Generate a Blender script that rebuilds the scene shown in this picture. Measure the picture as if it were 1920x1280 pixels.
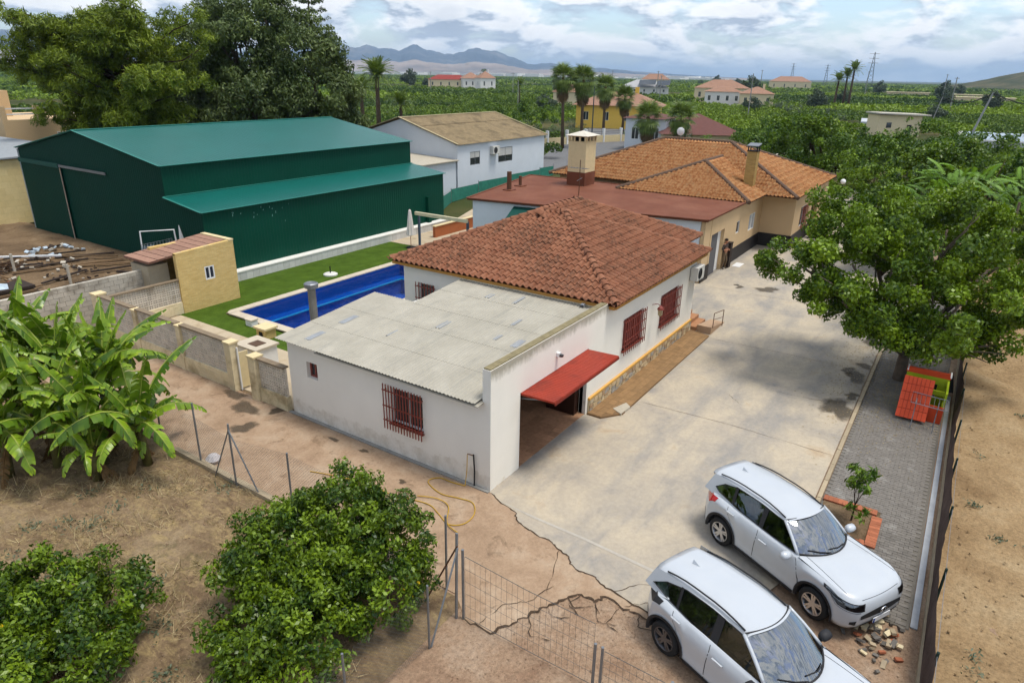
import bpy, bmesh, math, random
import numpy as np
from mathutils import Matrix, Vector
R = math.radians
for o in list(bpy.data.objects):
    bpy.data.objects.remove(o)
scene = bpy.context.scene
col = scene.collection

# ---------------------------------------------------------------- camera
CAM = Vector((-12.37, -8.76, 10.3))
YAW, PITCH, ROLL, FPX = R(33.385), R(21.598), R(-1.019), 1264.1
cd = bpy.data.cameras.new('camera')
cd.sensor_width = 36.0
cd.lens = FPX / 1920 * 36.0
cd.clip_start = 0.1
cd.clip_end = 60000
cam = bpy.data.objects.new('camera', cd)
col.objects.link(cam)
_f = Vector((math.cos(YAW)*math.cos(PITCH), math.sin(YAW)*math.cos(PITCH), -math.sin(PITCH)))
_r = Vector((math.sin(YAW), -math.cos(YAW), 0))
_d = -_r.cross(_f)
_r2 = _r*math.cos(ROLL) + _d*math.sin(ROLL)
_d2 = _d*math.cos(ROLL) - _r*math.sin(ROLL)
cm = Matrix((( _r2.x, -_d2.x, -_f.x, CAM.x), (_r2.y, -_d2.y, -_f.y, CAM.y), (_r2.z, -_d2.z, -_f.z, CAM.z), (0, 0, 0, 1)))
cam.matrix_world = cm
scene.camera = cam

# ---------------------------------------------------------------- sky, sun, exposure
SUN_EL, SUN_AZ = R(73), R(-72)      # direction towards the sun
world = bpy.data.worlds.new('World')
scene.world = world
world.use_nodes = True
def build_world():
    nt = world.node_tree; n = nt.nodes; l = nt.links
    n.clear()
    out = n.new('ShaderNodeOutputWorld')
    sky = n.new('ShaderNodeTexSky'); sky.sky_type = 'NISHITA'; sky.sun_disc = False
    sky.sun_elevation = SUN_EL
    sky.sun_rotation = math.pi/2 - SUN_AZ
    sky.air_density = 1.0; sky.dust_density = 1.2; sky.ozone_density = 3.0; sky.altitude = 50
    b1 = n.new('ShaderNodeBackground'); b1.inputs[1].default_value = 0.105
    l.new(sky.outputs[0], b1.inputs[0])
    tc = n.new('ShaderNodeTexCoord')
    sep = n.new('ShaderNodeSeparateXYZ'); l.new(tc.outputs['Generated'], sep.inputs[0])
    def mth(op, a, b=None, clamp=False):
        m = n.new('ShaderNodeMath'); m.operation = op; m.use_clamp = clamp
        for i, v in enumerate((a, b)):
            if v is None: continue
            if isinstance(v, (int, float)): m.inputs[i].default_value = v
            else: l.new(v, m.inputs[i])
        return m.outputs[0]
    def noise(scale, detail, rough, dist=0.0, off=(0, 0, 0), stretch=2.6):
        mp = n.new('ShaderNodeMapping'); mp.inputs['Location'].default_value = off; mp.inputs['Scale'].default_value = (1, 1, stretch)
        l.new(tc.outputs['Generated'], mp.inputs[0])
        t = n.new('ShaderNodeTexNoise'); t.inputs['Scale'].default_value = scale
        t.inputs['Detail'].default_value = detail; t.inputs['Roughness'].default_value = rough
        t.inputs['Distortion'].default_value = dist
        l.new(mp.outputs[0], t.inputs[0])
        return t.outputs[0]
    def ramp(src, stops):
        r = n.new('ShaderNodeValToRGB'); l.new(src, r.inputs[0])
        els = r.color_ramp.elements
        while len(els) < len(stops): els.new(0.5)
        for e, (p, c) in zip(els, stops):
            e.position = p; e.color = (*c, 1) if len(c) == 3 else c
        return r.outputs[0]
    O = (0.37, 1.21, 0.55)
    c0 = noise(9.0, 9, 0.58, 0.2, O, 3.0); c1 = noise(9.0, 9, 0.58, 0.2, (O[0], O[1], O[2]+0.045), 3.0)   # the same clouds seen a little higher: crowns lighter than bases
    broad = noise(2.6, 4, 0.5, 0.2, (4.0, 0.3, 2.2), 2.4)
    dens = mth('ADD', mth('MULTIPLY', c0, 0.72), mth('MULTIPLY', broad, 0.38))
    mask = ramp(dens, [(0.47, (0, 0, 0)), (0.57, (1, 1, 1))])
    lit = mth('ADD', mth('MULTIPLY', mth('SUBTRACT', c0, c1), 5.6), 0.52, True)
    thick = ramp(dens, [(0.52, (1, 1, 1)), (0.74, (0.70, 0.73, 0.78))])
    shade = ramp(lit, [(0.15, (0.42, 0.48, 0.57)), (0.45, (0.74, 0.79, 0.84)), (0.8, (1.0, 0.99, 0.97))])
    mul = n.new('ShaderNodeMix'); mul.data_type = 'RGBA'; mul.blend_type = 'MULTIPLY'; mul.inputs[0].default_value = 1.0
    l.new(shade, mul.inputs[6]); l.new(thick, mul.inputs[7]); ccol = mul.outputs[2]
    b2 = n.new('ShaderNodeBackground'); b2.inputs[1].default_value = 0.64
    l.new(ccol, b2.inputs[0])
    ms = n.new('ShaderNodeMixShader')
    l.new(mask, ms.inputs[0]); l.new(b1.outputs[0], ms.inputs[1]); l.new(b2.outputs[0], ms.inputs[2])
    l.new(ms.outputs[0], out.inputs[0])
build_world()
sl = bpy.data.lights.new('sun', 'SUN')
sl.energy = 1.5
sl.angle = R(16)
sl.color = (1.0, 0.95, 0.87)
sun = bpy.data.objects.new('sun', sl)
col.objects.link(sun)
_sd = Vector((math.cos(SUN_EL)*math.cos(SUN_AZ), math.cos(SUN_EL)*math.sin(SUN_AZ), math.sin(SUN_EL)))
sun.rotation_euler = _sd.to_track_quat('Z', 'Y').to_euler()
sun.location = (0, -40, 60)
scene.view_settings.view_transform = 'Standard'
scene.view_settings.look = 'None'
scene.view_settings.gamma = 1.0
scene.view_settings.exposure = 1.08
scene.view_settings.use_curve_mapping = False
scene.render.engine = 'CYCLES'
scene.cycles.use_denoising = True
scene.cycles.use_adaptive_sampling = True
scene.cycles.adaptive_threshold = 0.02
scene.cycles.max_bounces = 6
scene.cycles.diffuse_bounces = 3
scene.cycles.glossy_bounces = 3
scene.cycles.transmission_bounces = 4
scene.cycles.transparent_max_bounces = 6
scene.cycles.volume_bounces = 0
scene.cycles.caustics_reflective = False
scene.cycles.caustics_refractive = False

# ---------------------------------------------------------------- helpers
WMI = {}      # inverse world matrix of things that are not at the origin
def link(o, parent=None):
    col.objects.link(o)
    if parent is not None:
        o.parent = parent
        o.matrix_parent_inverse = WMI.get(parent.name, Matrix.Identity(4))
    return o
def tag(o, label=None, cat=None, group=None, kind=None):
    if label: o['label'] = label
    if cat: o['category'] = cat
    if group: o['group'] = group
    if kind: o['kind'] = kind
    return o
def thing(name, label, cat, loc=(0, 0, 0), group=None):
    o = bpy.data.objects.new(name, None)
    o.empty_display_size = 0.3
    o.location = loc
    col.objects.link(o)
    WMI[o.name] = Matrix.Translation(-Vector(loc))
    return tag(o, label, cat, group)
def kids(o):
    return [c for c in bpy.data.objects if c.parent == o]
def index_children():
    d = {}
    for c in bpy.data.objects:
        if c.parent: d.setdefault(c.parent.name, []).append(c)
    return d
def copy_tree(o, idx, parent=None):
    c = o.copy(); col.objects.link(c); c.parent = parent
    for ch in idx.get(o.name, []): copy_tree(ch, idx, c)
    return c
class MB:
    def __init__(s): s.v = []; s.f = []; s.m = []; s.k = 0
    def add(s, pts, faces):
        b = len(s.v); s.v.extend([tuple(p) for p in pts])
        for f in faces: s.f.append(tuple(b+i for i in f)); s.m.append(s.k)
        return s
    def poly(s, pts): return s.add(pts, [tuple(range(len(pts)))])
    def box(s, x0, x1, y0, y1, z0, z1):
        x0, x1 = min(x0, x1), max(x0, x1); y0, y1 = min(y0, y1), max(y0, y1); z0, z1 = min(z0, z1), max(z0, z1)
        p = [(x, y, z) for z in (z0, z1) for y in (y0, y1) for x in (x0, x1)]
        return s.add(p, [(0, 2, 3, 1), (4, 5, 7, 6), (0, 1, 5, 4), (2, 6, 7, 3), (0, 4, 6, 2), (1, 3, 7, 5)])
    def obox(s, c, a, b, h):
        c, a, b, h = map(Vector, (c, a, b, h))
        p = [c + i*a + j*b + k*h for k in (-1, 1) for j in (-1, 1) for i in (-1, 1)]
        return s.add(p, [(0, 2, 3, 1), (4, 5, 7, 6), (0, 1, 5, 4), (2, 6, 7, 3), (0, 4, 6, 2), (1, 3, 7, 5)])
    def beam(s, p, q, w, h, up=(0, 0, 1)):
        p, q = Vector(p), Vector(q); d = (q-p); L = d.length; d.normalize()
        u = Vector(up)
        if abs(d.dot(u)) > 0.98: u = Vector((1, 0, 0))
        side = d.cross(u).normalized(); u2 = side.cross(d)
        return s.obox((p+q)/2, d*(L/2), side*(w/2), u2*(h/2))
    def prism(s, poly, vec):
        n = len(poly); v = Vector(vec)
        p = [Vector(q) for q in poly] + [Vector(q)+v for q in poly]
        return s.add(p, [tuple(range(n))[::-1], tuple(range(n, 2*n))] + [(i, (i+1) % n, n+(i+1) % n, n+i) for i in range(n)])
    def tube(s, pts, r, n=6, caps=True):
        pts = [Vector(p) for p in pts]; m = len(pts)
        rr = r if isinstance(r, (list, tuple)) else [r]*m
        t0 = (pts[1]-pts[0]).normalized()
        u = t0.orthogonal().normalized(); V = []; F = []
        for i, p in enumerate(pts):
            t = (pts[min(i+1, m-1)] - pts[max(i-1, 0)]).normalized()
            u = (u - t*u.dot(t))
            u = u.normalized() if u.length > 1e-5 else t.orthogonal().normalized()
            w = t.cross(u)
            for k in range(n):
                a = 2*math.pi*k/n
                V.append(p + (u*math.cos(a) + w*math.sin(a))*rr[i])
        for i in range(m-1):
            for k in range(n):
                F.append((i*n+k, i*n+(k+1) % n, (i+1)*n+(k+1) % n, (i+1)*n+k))
        if caps:
            F.append(tuple(range(n))[::-1]); F.append(tuple((m-1)*n+k for k in range(n)))
        return s.add(V, F)
    def lathe(s, prof, n=16, c=(0, 0, 0), axis="z", caps=True):
        V = []; F = []; m = len(prof); c = Vector(c)
        for r, z in prof:
            for k in range(n):
                a = 2*math.pi*k/n; x, y = r*math.cos(a), r*math.sin(a)
                V.append(c + (Vector((x, y, z)) if axis == 'z' else Vector((x, z, y)) if axis == 'y' else Vector((z, x, y))))
        for i in range(m-1):
            for k in range(n):
                F.append((i*n+k, i*n+(k+1) % n, (i+1)*n+(k+1) % n, (i+1)*n+k))
        if caps: F.append(tuple(range(n))[::-1]); F.append(tuple((m-1)*n+k for k in range(n)))
        return s.add(V, F)
    def grid(s, rows):
        b = []; n = len(rows[0])
        for r in rows: b.extend(r)
        return s.add(b, [(i*n+j, i*n+j+1, (i+1)*n+j+1, (i+1)*n+j) for i in range(len(rows)-1) for j in range(n-1)])
    def wall(s, axis, a, b, u0, u1, z0, z1, holes=()):
        """wall slab: axis 'x' = plane X in [a,b] running along Y; 'y' = plane Y in [a,b] running along X"""
        us = sorted({u0, u1, *[h[0] for h in holes], *[h[1] for h in holes]})
        zs = sorted({z0, z1, *[h[2] for h in holes], *[h[3] for h in holes]})
        for i in range(len(us)-1):
            run = None
            for j in range(len(zs)-1):
                uc, zc = (us[i]+us[i+1])/2, (zs[j]+zs[j+1])/2
                inh = any(h[0] < uc < h[1] and h[2] < zc < h[3] for h in holes)
                if not inh: run = (run[0], zs[j+1]) if run else (zs[j], zs[j+1])
                if run and (inh or j == len(zs)-2):
                    if axis == 'x': s.box(a, b, us[i], us[i+1], *run)
                    else: s.box(us[i], us[i+1], a, b, *run)
                    run = None
        return s
    def mesh(s, name, smooth=False):
        me = bpy.data.meshes.new(name); me.from_pydata(s.v, [], s.f)
        if any(s.m): me.polygons.foreach_set('material_index', s.m)
        if smooth: me.polygons.foreach_set('use_smooth', [True]*len(s.f))
        me.update()
        return me
    def build(s, name, m, parent=None, smooth=False, fix=False):
        me = s.mesh(name, smooth)
        if fix:
            bm = bmesh.new(); bm.from_mesh(me)
            bmesh.ops.remove_doubles(bm, verts=bm.verts, dist=1e-4)
            bmesh.ops.recalc_face_normals(bm, faces=bm.faces); bm.to_mesh(me); bm.free()
        for q in (m if isinstance(m, (list, tuple)) else [m]): me.materials.append(q)
        return link(bpy.data.objects.new(name, me), parent)
def piece(name, me, mtx, parent):
    o = bpy.data.objects.new(name, me); o.matrix_basis = mtx
    return link(o, parent)
def frame(o, x, y, z):
    return Matrix(((x[0], y[0], z[0], o[0]), (x[1], y[1], z[1], o[1]), (x[2], y[2], z[2], o[2]), (0, 0, 0, 1)))
def np_mesh(name, verts, quads, mats, attr=None, smooth=False, tris=False):
    """fast mesh from numpy arrays; attr = dict of per-vertex float arrays"""
    me = bpy.data.meshes.new(name)
    nv, nf, k = len(verts), len(quads), quads.shape[1]
    me.vertices.add(nv); me.vertices.foreach_set('co', np.ascontiguousarray(verts, dtype=np.float32).ravel())
    me.loops.add(nf*k); me.loops.foreach_set('vertex_index', np.ascontiguousarray(quads, dtype=np.int32).ravel())
    me.polygons.add(nf)
    me.polygons.foreach_set('loop_start', np.arange(0, nf*k, k, dtype=np.int32))
    me.polygons.foreach_set('loop_total', np.full(nf, k, dtype=np.int32))
    if smooth: me.polygons.foreach_set('use_smooth', np.ones(nf, dtype=bool))
    for an, av in (attr or {}).items():
        a = me.attributes.new(an, 'FLOAT', 'POINT'); a.data.foreach_set('value', np.ascontiguousarray(av, dtype=np.float32))
    me.update(calc_edges=True)
    for m in (mats if isinstance(mats, (list, tuple)) else [mats]): me.materials.append(m)
    return me

# ---------------------------------------------------------------- materials
def lin(c, k=1.0):
    o = []
    for v in c:
        v = v/255
        o.append(k*(v/12.92 if v <= 0.04045 else ((v+0.055)/1.055)**2.4))
    return tuple(o)
class NT:
    def __init__(s, name):
        s.m = bpy.data.materials.new(name); s.m.use_nodes = True
        s.n = s.m.node_tree.nodes; s.l = s.m.node_tree.links
        s.p = s.n['Principled BSDF']
    def pos(s, kind='pos'):
        if kind == 'pos': return s.n.new('ShaderNodeNewGeometry').outputs['Position']
        return s.n.new('ShaderNodeTexCoord').outputs['Object']
    def mapv(s, v, scale=(1, 1, 1), rot=(0, 0, 0)):
        m = s.n.new('ShaderNodeMapping'); m.inputs['Scale'].default_value = scale; m.inputs['Rotation'].default_value = rot
        s.l.new(v, m.inputs[0]); return m.outputs[0]
    def noise(s, v, scale, detail=4, rough=0.6, dist=0):
        t = s.n.new('ShaderNodeTexNoise'); t.inputs['Scale'].default_value = scale; t.inputs['Detail'].default_value = detail
        t.inputs['Roughness'].default_value = rough; t.inputs['Distortion'].default_value = dist
        s.l.new(v, t.inputs[0]); return t.outputs[0]
    def vor(s, v, scale, feat='F1'):
        t = s.n.new('ShaderNodeTexVoronoi'); t.inputs['Scale'].default_value = scale; t.feature = feat
        s.l.new(v, t.inputs[0]); return t.outputs[0]
    def ramp(s, src, stops):
        r = s.n.new('ShaderNodeValToRGB'); s.l.new(src, r.inputs[0]); e = r.color_ramp.elements
        while len(e) < len(stops): e.new(0.5)
        for q, (p, c) in zip(e, stops):
            q.position = p; c = (c, c, c) if isinstance(c, (int, float)) else c; q.color = (*c, 1)
        return r.outputs[0]
    def mix(s, f, a, b, mode='MIX'):
        m = s.n.new('ShaderNodeMix'); m.data_type = 'RGBA'; m.blend_type = mode
        for i, v in ((0, f), (6, a), (7, b)):
            if isinstance(v, (int, float)): m.inputs[i].default_value = v if i == 0 else (v, v, v, 1)
            elif isinstance(v, tuple): m.inputs[i].default_value = (*v, 1)
            else: s.l.new(v, m.inputs[i])
        return m.outputs[2]
    def math(s, op, a, b=0.0, clamp=False):
        m = s.n.new('ShaderNodeMath'); m.operation = op; m.use_clamp = clamp
        for i, v in enumerate((a, b)):
            if isinstance(v, (int, float)): m.inputs[i].default_value = v
            else: s.l.new(v, m.inputs[i])
        return m.outputs[0]
    def objrand(s): return s.n.new('ShaderNodeObjectInfo').outputs['Random']
    def attr(s, name):
        a = s.n.new('ShaderNodeAttribute'); a.attribute_name = name; return a.outputs['Fac']
    def bump(s, h, strength=0.3, dist=0.02):
        b = s.n.new('ShaderNodeBump'); b.inputs['Strength'].default_value = strength; b.inputs['Distance'].default_value = dist
        s.l.new(h, b.inputs['Height']); s.l.new(b.outputs[0], s.p.inputs['Normal']); return s
    def col(s, c):
        if isinstance(c, tuple): s.p.inputs['Base Color'].default_value = (*c, 1)
        else: s.l.new(c, s.p.inputs['Base Color'])
        return s
    def set(s, rough=None, spec=None, metal=None, coat=None):
        if rough is not None: s.p.inputs['Roughness'].default_value = rough
        if spec is not None: s.p.inputs['Specular IOR Level'].default_value = spec
        if metal is not None: s.p.inputs['Metallic'].default_value = metal
        if coat is not None: s.p.inputs['Coat Weight'].default_value = coat; s.p.inputs['Coat Roughness'].default_value = 0.03
        return s
MATS = {}
def mat(name, c, var=0.12, scale=4.0, rough=0.8, bump=0.0, bscale=40.0, spec=0.25, metal=0.0, rnd=0.0, dirt=None, dscale=1.2, dlo=0.5, dhi=0.7, coat=None):
    """base colour with fine and coarse mottling, optional second tone (dirt/wear), optional per-object shift"""
    if name in MATS: return MATS[name]
    t = NT(name); v = t.pos()
    a = tuple(x*(1-var) for x in c); b = tuple(min(1, x*(1+var)) for x in c)
    cc = t.ramp(t.noise(v, scale, 5, 0.65), [(0.3, a), (0.7, b)])
    if dirt:
        cc = t.mix(t.ramp(t.noise(v, dscale, 6, 0.65), [(dlo, 0.0), (dhi, 1.0)]), cc, dirt)
    if rnd:
        cc = t.mix(1.0, cc, t.ramp(t.objrand(), [(0.0, 1-rnd), (1.0, 1+rnd*0.6)]), 'MULTIPLY')
    t.col(cc).set(rough, spec, metal, coat)
    if bump: t.bump(t.noise(v, bscale, 4, 0.6), bump, 0.01)
    MATS[name] = t.m
    return t.m
# ================================================================ materials of the place
def m_concrete():
    t = NT('yard_concrete'); v = t.pos()
    a = t.ramp(t.noise(v, 0.55, 7, 0.68, 0.4), [(0.28, lin((170, 165, 158), .70)), (0.44, lin((200, 188, 169), .72)), (0.60, lin((215, 200, 175), .74)), (0.76, lin((206, 177, 140), .70))])
    b = t.ramp(t.noise(t.mapv(v, (0.35, 1.5, 1), (0, 0, R(-62))), 0.5, 7, 0.65, 0.3), [(0.46, 0.0), (0.70, 0.75)])
    c = t.mix(b, a, lin((156, 156, 156), .70))
    f = t.ramp(t.noise(v, 9, 8, 0.75), [(0.25, 0.72), (0.7, 1.0)])
    c = t.mix(0.8, c, f, 'MULTIPLY')
    sp = t.ramp(t.noise(v, 38, 3, 0.8), [(0.27, 0.55), (0.36, 1.0)])
    c = t.mix(0.5, c, sp, 'MULTIPLY')
    t.col(c).set(0.82, 0.2)
    t.bump(t.noise(v, 14, 8, 0.7), 0.25, 0.02)
    return t.m
def m_path():
    t = NT('old_path_concrete'); v = t.pos()
    a = t.ramp(t.noise(v, 0.8, 7, 0.7, 0.3), [(0.3, lin((176, 146, 118), .66)), (0.5, lin((200, 170, 140), .68)), (0.7, lin((216, 192, 164), .70))])
    d = t.ramp(t.noise(v, 1.7, 8, 0.72, 0.6), [(0.56, 0.0), (0.74, 0.8)])
    c = t.mix(d, a, lin((110, 88, 68), .65))
    c = t.mix(0.75, c, t.ramp(t.noise(v, 14, 8, 0.78), [(0.25, 0.6), (0.65, 1.0)]), 'MULTIPLY')
    sp = t.ramp(t.vor(v, 26), [(0.10, 0.55), (0.2, 1.0)])
    c = t.mix(0.35, c, sp, 'MULTIPLY')
    t.col(c).set(0.9, 0.12); t.bump(t.noise(v, 22, 8, 0.75), 0.4, 0.02)
    return t.m
def m_soil(name, cols, straw=None, sc=0.5, green=None):
    t = NT(name); v = t.pos()
    a = t.ramp(t.noise(v, sc, 9, 0.72, 0.4), [(0.28, cols[0]), (0.5, cols[1]), (0.74, cols[2])])
    if straw:
        s = t.ramp(t.noise(t.mapv(v, (2.4, 0.9, 1), (0, 0, R(25))), 1.4, 9, 0.8, 1.2), [(0.48, 0.0), (0.62, 0.9)])
        a = t.mix(s, a, straw)
    if green:
        g = t.ramp(t.noise(v, 0.33, 8, 0.75, 0.5), [(0.56, 0.0), (0.68, 0.75)])
        a = t.mix(g, a, green)
    a = t.mix(0.85, a, t.ramp(t.noise(v, 11, 9, 0.8), [(0.28, 0.38), (0.62, 1.0)]), 'MULTIPLY')
    a = t.mix(0.5, a, t.ramp(t.vor(v, 17), [(0.06, 0.45), (0.3, 1.0)]), 'MULTIPLY')
    t.col(a).set(0.95, 0.08); t.bump(t.noise(v, 9, 10, 0.8), 0.8, 0.06)
    return t.m
def m_tiles():
    t = NT('clay_roof_tile'); v = t.pos()
    a = t.ramp(t.noise(v, 2.3, 5, 0.7), [(0.3, lin((164, 104, 76), .64)), (0.7, lin((194, 136, 104), .66))])
    a = t.mix(1.0, a, t.ramp(t.objrand(), [(0, 0.78), (1, 1.0)]), 'MULTIPLY')
    lich = t.math('MULTIPLY', t.ramp(t.noise(t.mapv(v, (1, 1, 1), (0, 0, 0.6)), 0.75, 5, 0.7), [(0.44, 0.2), (0.60, 1.0)]), t.ramp(t.noise(v, 6.5, 7, 0.8), [(0.43, 0.0), (0.60, 0.85)]))
    a = t.mix(lich, a, lin((78, 62, 50), .7))
    t.col(a).set(0.85, 0.18); t.bump(t.noise(v, 45, 4, 0.7), 0.2, 0.01)
    return t.m
def m_tan_tiles():
    t = NT('mottled_clay_tile'); v = t.pos()
    a = t.ramp(t.noise(v, 3.6, 4, 0.75), [(0.32, lin((166, 100, 60), .64)), (0.46, lin((210, 144, 92), .68)), (0.6, lin((228, 176, 122), .70)), (0.74, lin((184, 116, 76), .64))])
    a = t.mix(t.ramp(t.noise(v, 0.9, 6, 0.75), [(0.55, 0.0), (0.75, 0.5)]), a, lin((120, 88, 66), .6))
    t.col(a).set(0.85, 0.15)
    return t.m
def m_fibre():
    t = NT('fibre_cement_sheet'); v = t.pos()
    a = t.ramp(t.noise(v, 1.1, 7, 0.7, 0.3), [(0.3, lin((184, 178, 162), .68)), (0.7, lin((203, 197, 181), .70))])
    st = t.ramp(t.noise(t.mapv(v, (0.5, 4.0, 1)), 0.9, 7, 0.7), [(0.52, 0.0), (0.75, 0.35)])
    a = t.mix(st, a, lin((130, 134, 134), .68))
    a = t.mix(1.0, a, t.ramp(t.objrand(), [(0, 0.95), (1, 1.0)]), 'MULTIPLY')
    t.col(a).set(0.85, 0.15)
    return t.m
def m_wallpaint(name, c, dirt, base_z=0.0, streak_z=None):
    """painted render: faint blotches, damp staining that hugs the foot, rain streaks under a coping"""
    t = NT(name); v = t.pos()
    a = t.ramp(t.noise(v, 0.9, 6, 0.65), [(0.3, tuple(x*0.93 for x in c)), (0.7, c)])
    sep = t.n.new('ShaderNodeSeparateXYZ'); t.l.new(v, sep.inputs[0])
    h = t.math('SUBTRACT', sep.outputs[2], base_z)
    foot = t.ramp(t.math('ADD', h, t.math('MULTIPLY', t.noise(v, 2.6, 7, 0.7), -0.9)), [(0.0, 0.85), (0.10, 0.0)])
    n2 = t.ramp(t.noise(t.mapv(v, (1.3, 1.3, 1.0)), 2.0, 8, 0.75), [(0.42, 0.0), (0.6, 1.0)])
    a = t.mix(t.math('MULTIPLY', foot, t.math('ADD', t.math('MULTIPLY', n2, 0.32), 0.05)), a, dirt)
    if streak_z:
        d = t.math('SUBTRACT', streak_z, sep.outputs[2])
        ns = t.math('ADD', t.math('MULTIPLY', t.noise(t.mapv(v, (2.6, 2.6, 0.8)), 1.0, 8, 0.75), 0.75), t.math('MULTIPLY', t.noise(v, 9, 6, 0.75), 0.35))
        st = t.ramp(t.math('SUBTRACT', ns, t.math('MULTIPLY', d, 1.25)), [(0.18, 0.0), (0.50, 1.0)])
        a = t.mix(t.math('MULTIPLY', st, 0.72), a, lin((150, 142, 116), .8))
    a = t.mix(0.35, a, t.ramp(t.noise(v, 30, 4, 0.7), [(0.3, 0.85), (0.7, 1.0)]), 'MULTIPLY')
    t.col(a).set(0.85, 0.2); t.bump(t.noise(v, 60, 4, 0.6), 0.15, 0.01)
    return t.m
def m_water():
    t = NT('pool_water'); v = t.pos(); n, l = t.n, t.l
    n.remove(t.p)
    tr = n.new('ShaderNodeBsdfTransparent'); tr.inputs[0].default_value = (0.42, 0.72, 0.92, 1)
    gl = n.new('ShaderNodeBsdfGlossy'); gl.inputs['Roughness'].default_value = 0.03
    fr = n.new('ShaderNodeFresnel'); fr.inputs[0].default_value = 1.33
    b = n.new('ShaderNodeBump'); b.inputs['Strength'].default_value = 0.7; b.inputs['Distance'].default_value = 0.04
    l.new(t.noise(v, 2.6, 5, 0.6, 0.8), b.inputs['Height'])
    l.new(b.outputs[0], gl.inputs['Normal']); l.new(b.outputs[0], fr.inputs['Normal'])
    mx = n.new('ShaderNodeMixShader'); l.new(fr.outputs[0], mx.inputs[0]); l.new(tr.outputs[0], mx.inputs[1]); l.new(gl.outputs[0], mx.inputs[2])
    l.new(mx.outputs[0], n['Material Output'].inputs[0])
    return t.m
def m_leaf(name, dark, light, rough=0.5, trans=0.25, spec=0.35, tip=None):
    """leaf colour runs with the per-leaf tint, some light comes through"""
    t = NT(name)
    c = t.ramp(t.attr('tint'), [(0.0, dark), (0.55, tuple((a+b)/2 for a, b in zip(dark, light))), (0.92 if tip else 1.0, light)] + ([(1.0, tip)] if tip else []))
    t.col(c).set(rough, spec)
    tl = t.n.new('ShaderNodeBsdfTranslucent'); t.l.new(t.mix(1.0, c, (1.0, 1.0, 0.55), 'MULTIPLY'), tl.inputs[0])
    mx = t.n.new('ShaderNodeMixShader'); mx.inputs[0].default_value = trans
    t.l.new(t.p.outputs[0], mx.inputs[1]); t.l.new(tl.outputs[0], mx.inputs[2])
    t.l.new(mx.outputs[0], t.n['Material Output'].inputs[0])
    return t.m
def m_metal_sheet(name, c, freq, axis=0, rough=0.45, dirt=0.15, spec=0.35):
    """profiled sheet metal: fine ribs as relief, slight fading"""
    t = NT(name); v = t.pos()
    a = t.ramp(t.noise(v, 0.5, 6, 0.65), [(0.3, tuple(x*(1-dirt) for x in c)), (0.7, c)])
    sep = t.n.new('ShaderNodeSeparateXYZ'); t.l.new(v, sep.inputs[0])
    w = t.math('SINE', t.math('MULTIPLY', sep.outputs[axis], 2*math.pi*freq))
    w = t.ramp(t.math('ADD', t.math('MULTIPLY', w, 0.5), 0.5), [(0.75, 0.0), (0.95, 1.0)])
    t.col(a).set(rough, spec); t.bump(w, 0.5, 0.03)
    return t.m
def m_glass(name, tint, base=0.06):
    t = NT(name); n, l = t.n, t.l; n.remove(t.p)
    tr = n.new('ShaderNodeBsdfTransparent'); tr.inputs[0].default_value = (*tint, 1)
    gl = n.new('ShaderNodeBsdfGlossy'); gl.inputs['Roughness'].default_value = 0.015; gl.inputs[0].default_value = (0.9, 0.95, 1, 1)
    lw = n.new('ShaderNodeFresnel'); lw.inputs[0].default_value = 1.6
    f = t.math('ADD', lw.outputs[0], base, True)
    mx = n.new('ShaderNodeMixShader'); l.new(f, mx.inputs[0]); l.new(tr.outputs[0], mx.inputs[1]); l.new(gl.outputs[0], mx.inputs[2])
    l.new(mx.outputs[0], n['Material Output'].inputs[0])
    return t.m
M_CONC = m_concrete(); M_PATH = m_path()
M_SOIL = m_soil('orchard_soil', (lin((120, 96, 74), .62), lin((172, 146, 114), .64), lin((208, 184, 148), .66)), lin((206, 180, 130), .68), 0.7, lin((92, 96, 52), .6))
M_FIELD = m_soil('field_soil', (lin((168, 136, 98), .64), lin((206, 174, 130), .66), lin((226, 200, 158), .68)), None, 0.45)
M_GRAVEL = m_soil('pink_gravel', (lin((170, 134, 108), .68), lin((202, 170, 140), .70), lin((222, 198, 172), .72)), None, 0.9)
M_JUNKSOIL = m_soil('yard_soil', (lin((96, 78, 60), .62), lin((158, 132, 102), .64), lin((200, 174, 140), .66)), None, 0.35)
M_FARGROUND = m_soil('far_ground', (lin((62, 84, 40), .5), lin((96, 104, 58), .55), lin((160, 140, 100), .55)), None, 0.02)
M_TILE = m_tiles(); M_TAN_TILE = m_tan_tiles(); M_FIBRE = m_fibre()
M_WHITE = m_wallpaint('white_render', lin((238, 234, 225), .92), lin((160, 138, 100), .8))
M_WHITE_FACADE = m_wallpaint('white_facade_render', lin((245, 240, 228), .97), lin((200, 176, 130), .85), -0.5, 3.45)  # tone lifted above the other walls: the sunlit side is put into the colour
M_TANWALL = m_wallpaint('tan_render', lin((220, 190, 148), .86), lin((150, 120, 84), .7), -0.3)
M_BLUEWHITE = m_wallpaint('pale_render', lin((226, 232, 238), .9), lin((150, 150, 146), .7), -0.2)
M_CREAM = mat('cream_paint', lin((226, 206, 160), .85), .06)
M_YELLOW_STRIPE = mat('ochre_stripe_paint', lin((222, 172, 92), .82), .08)
M_BRICK_YELLOW = None
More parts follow.
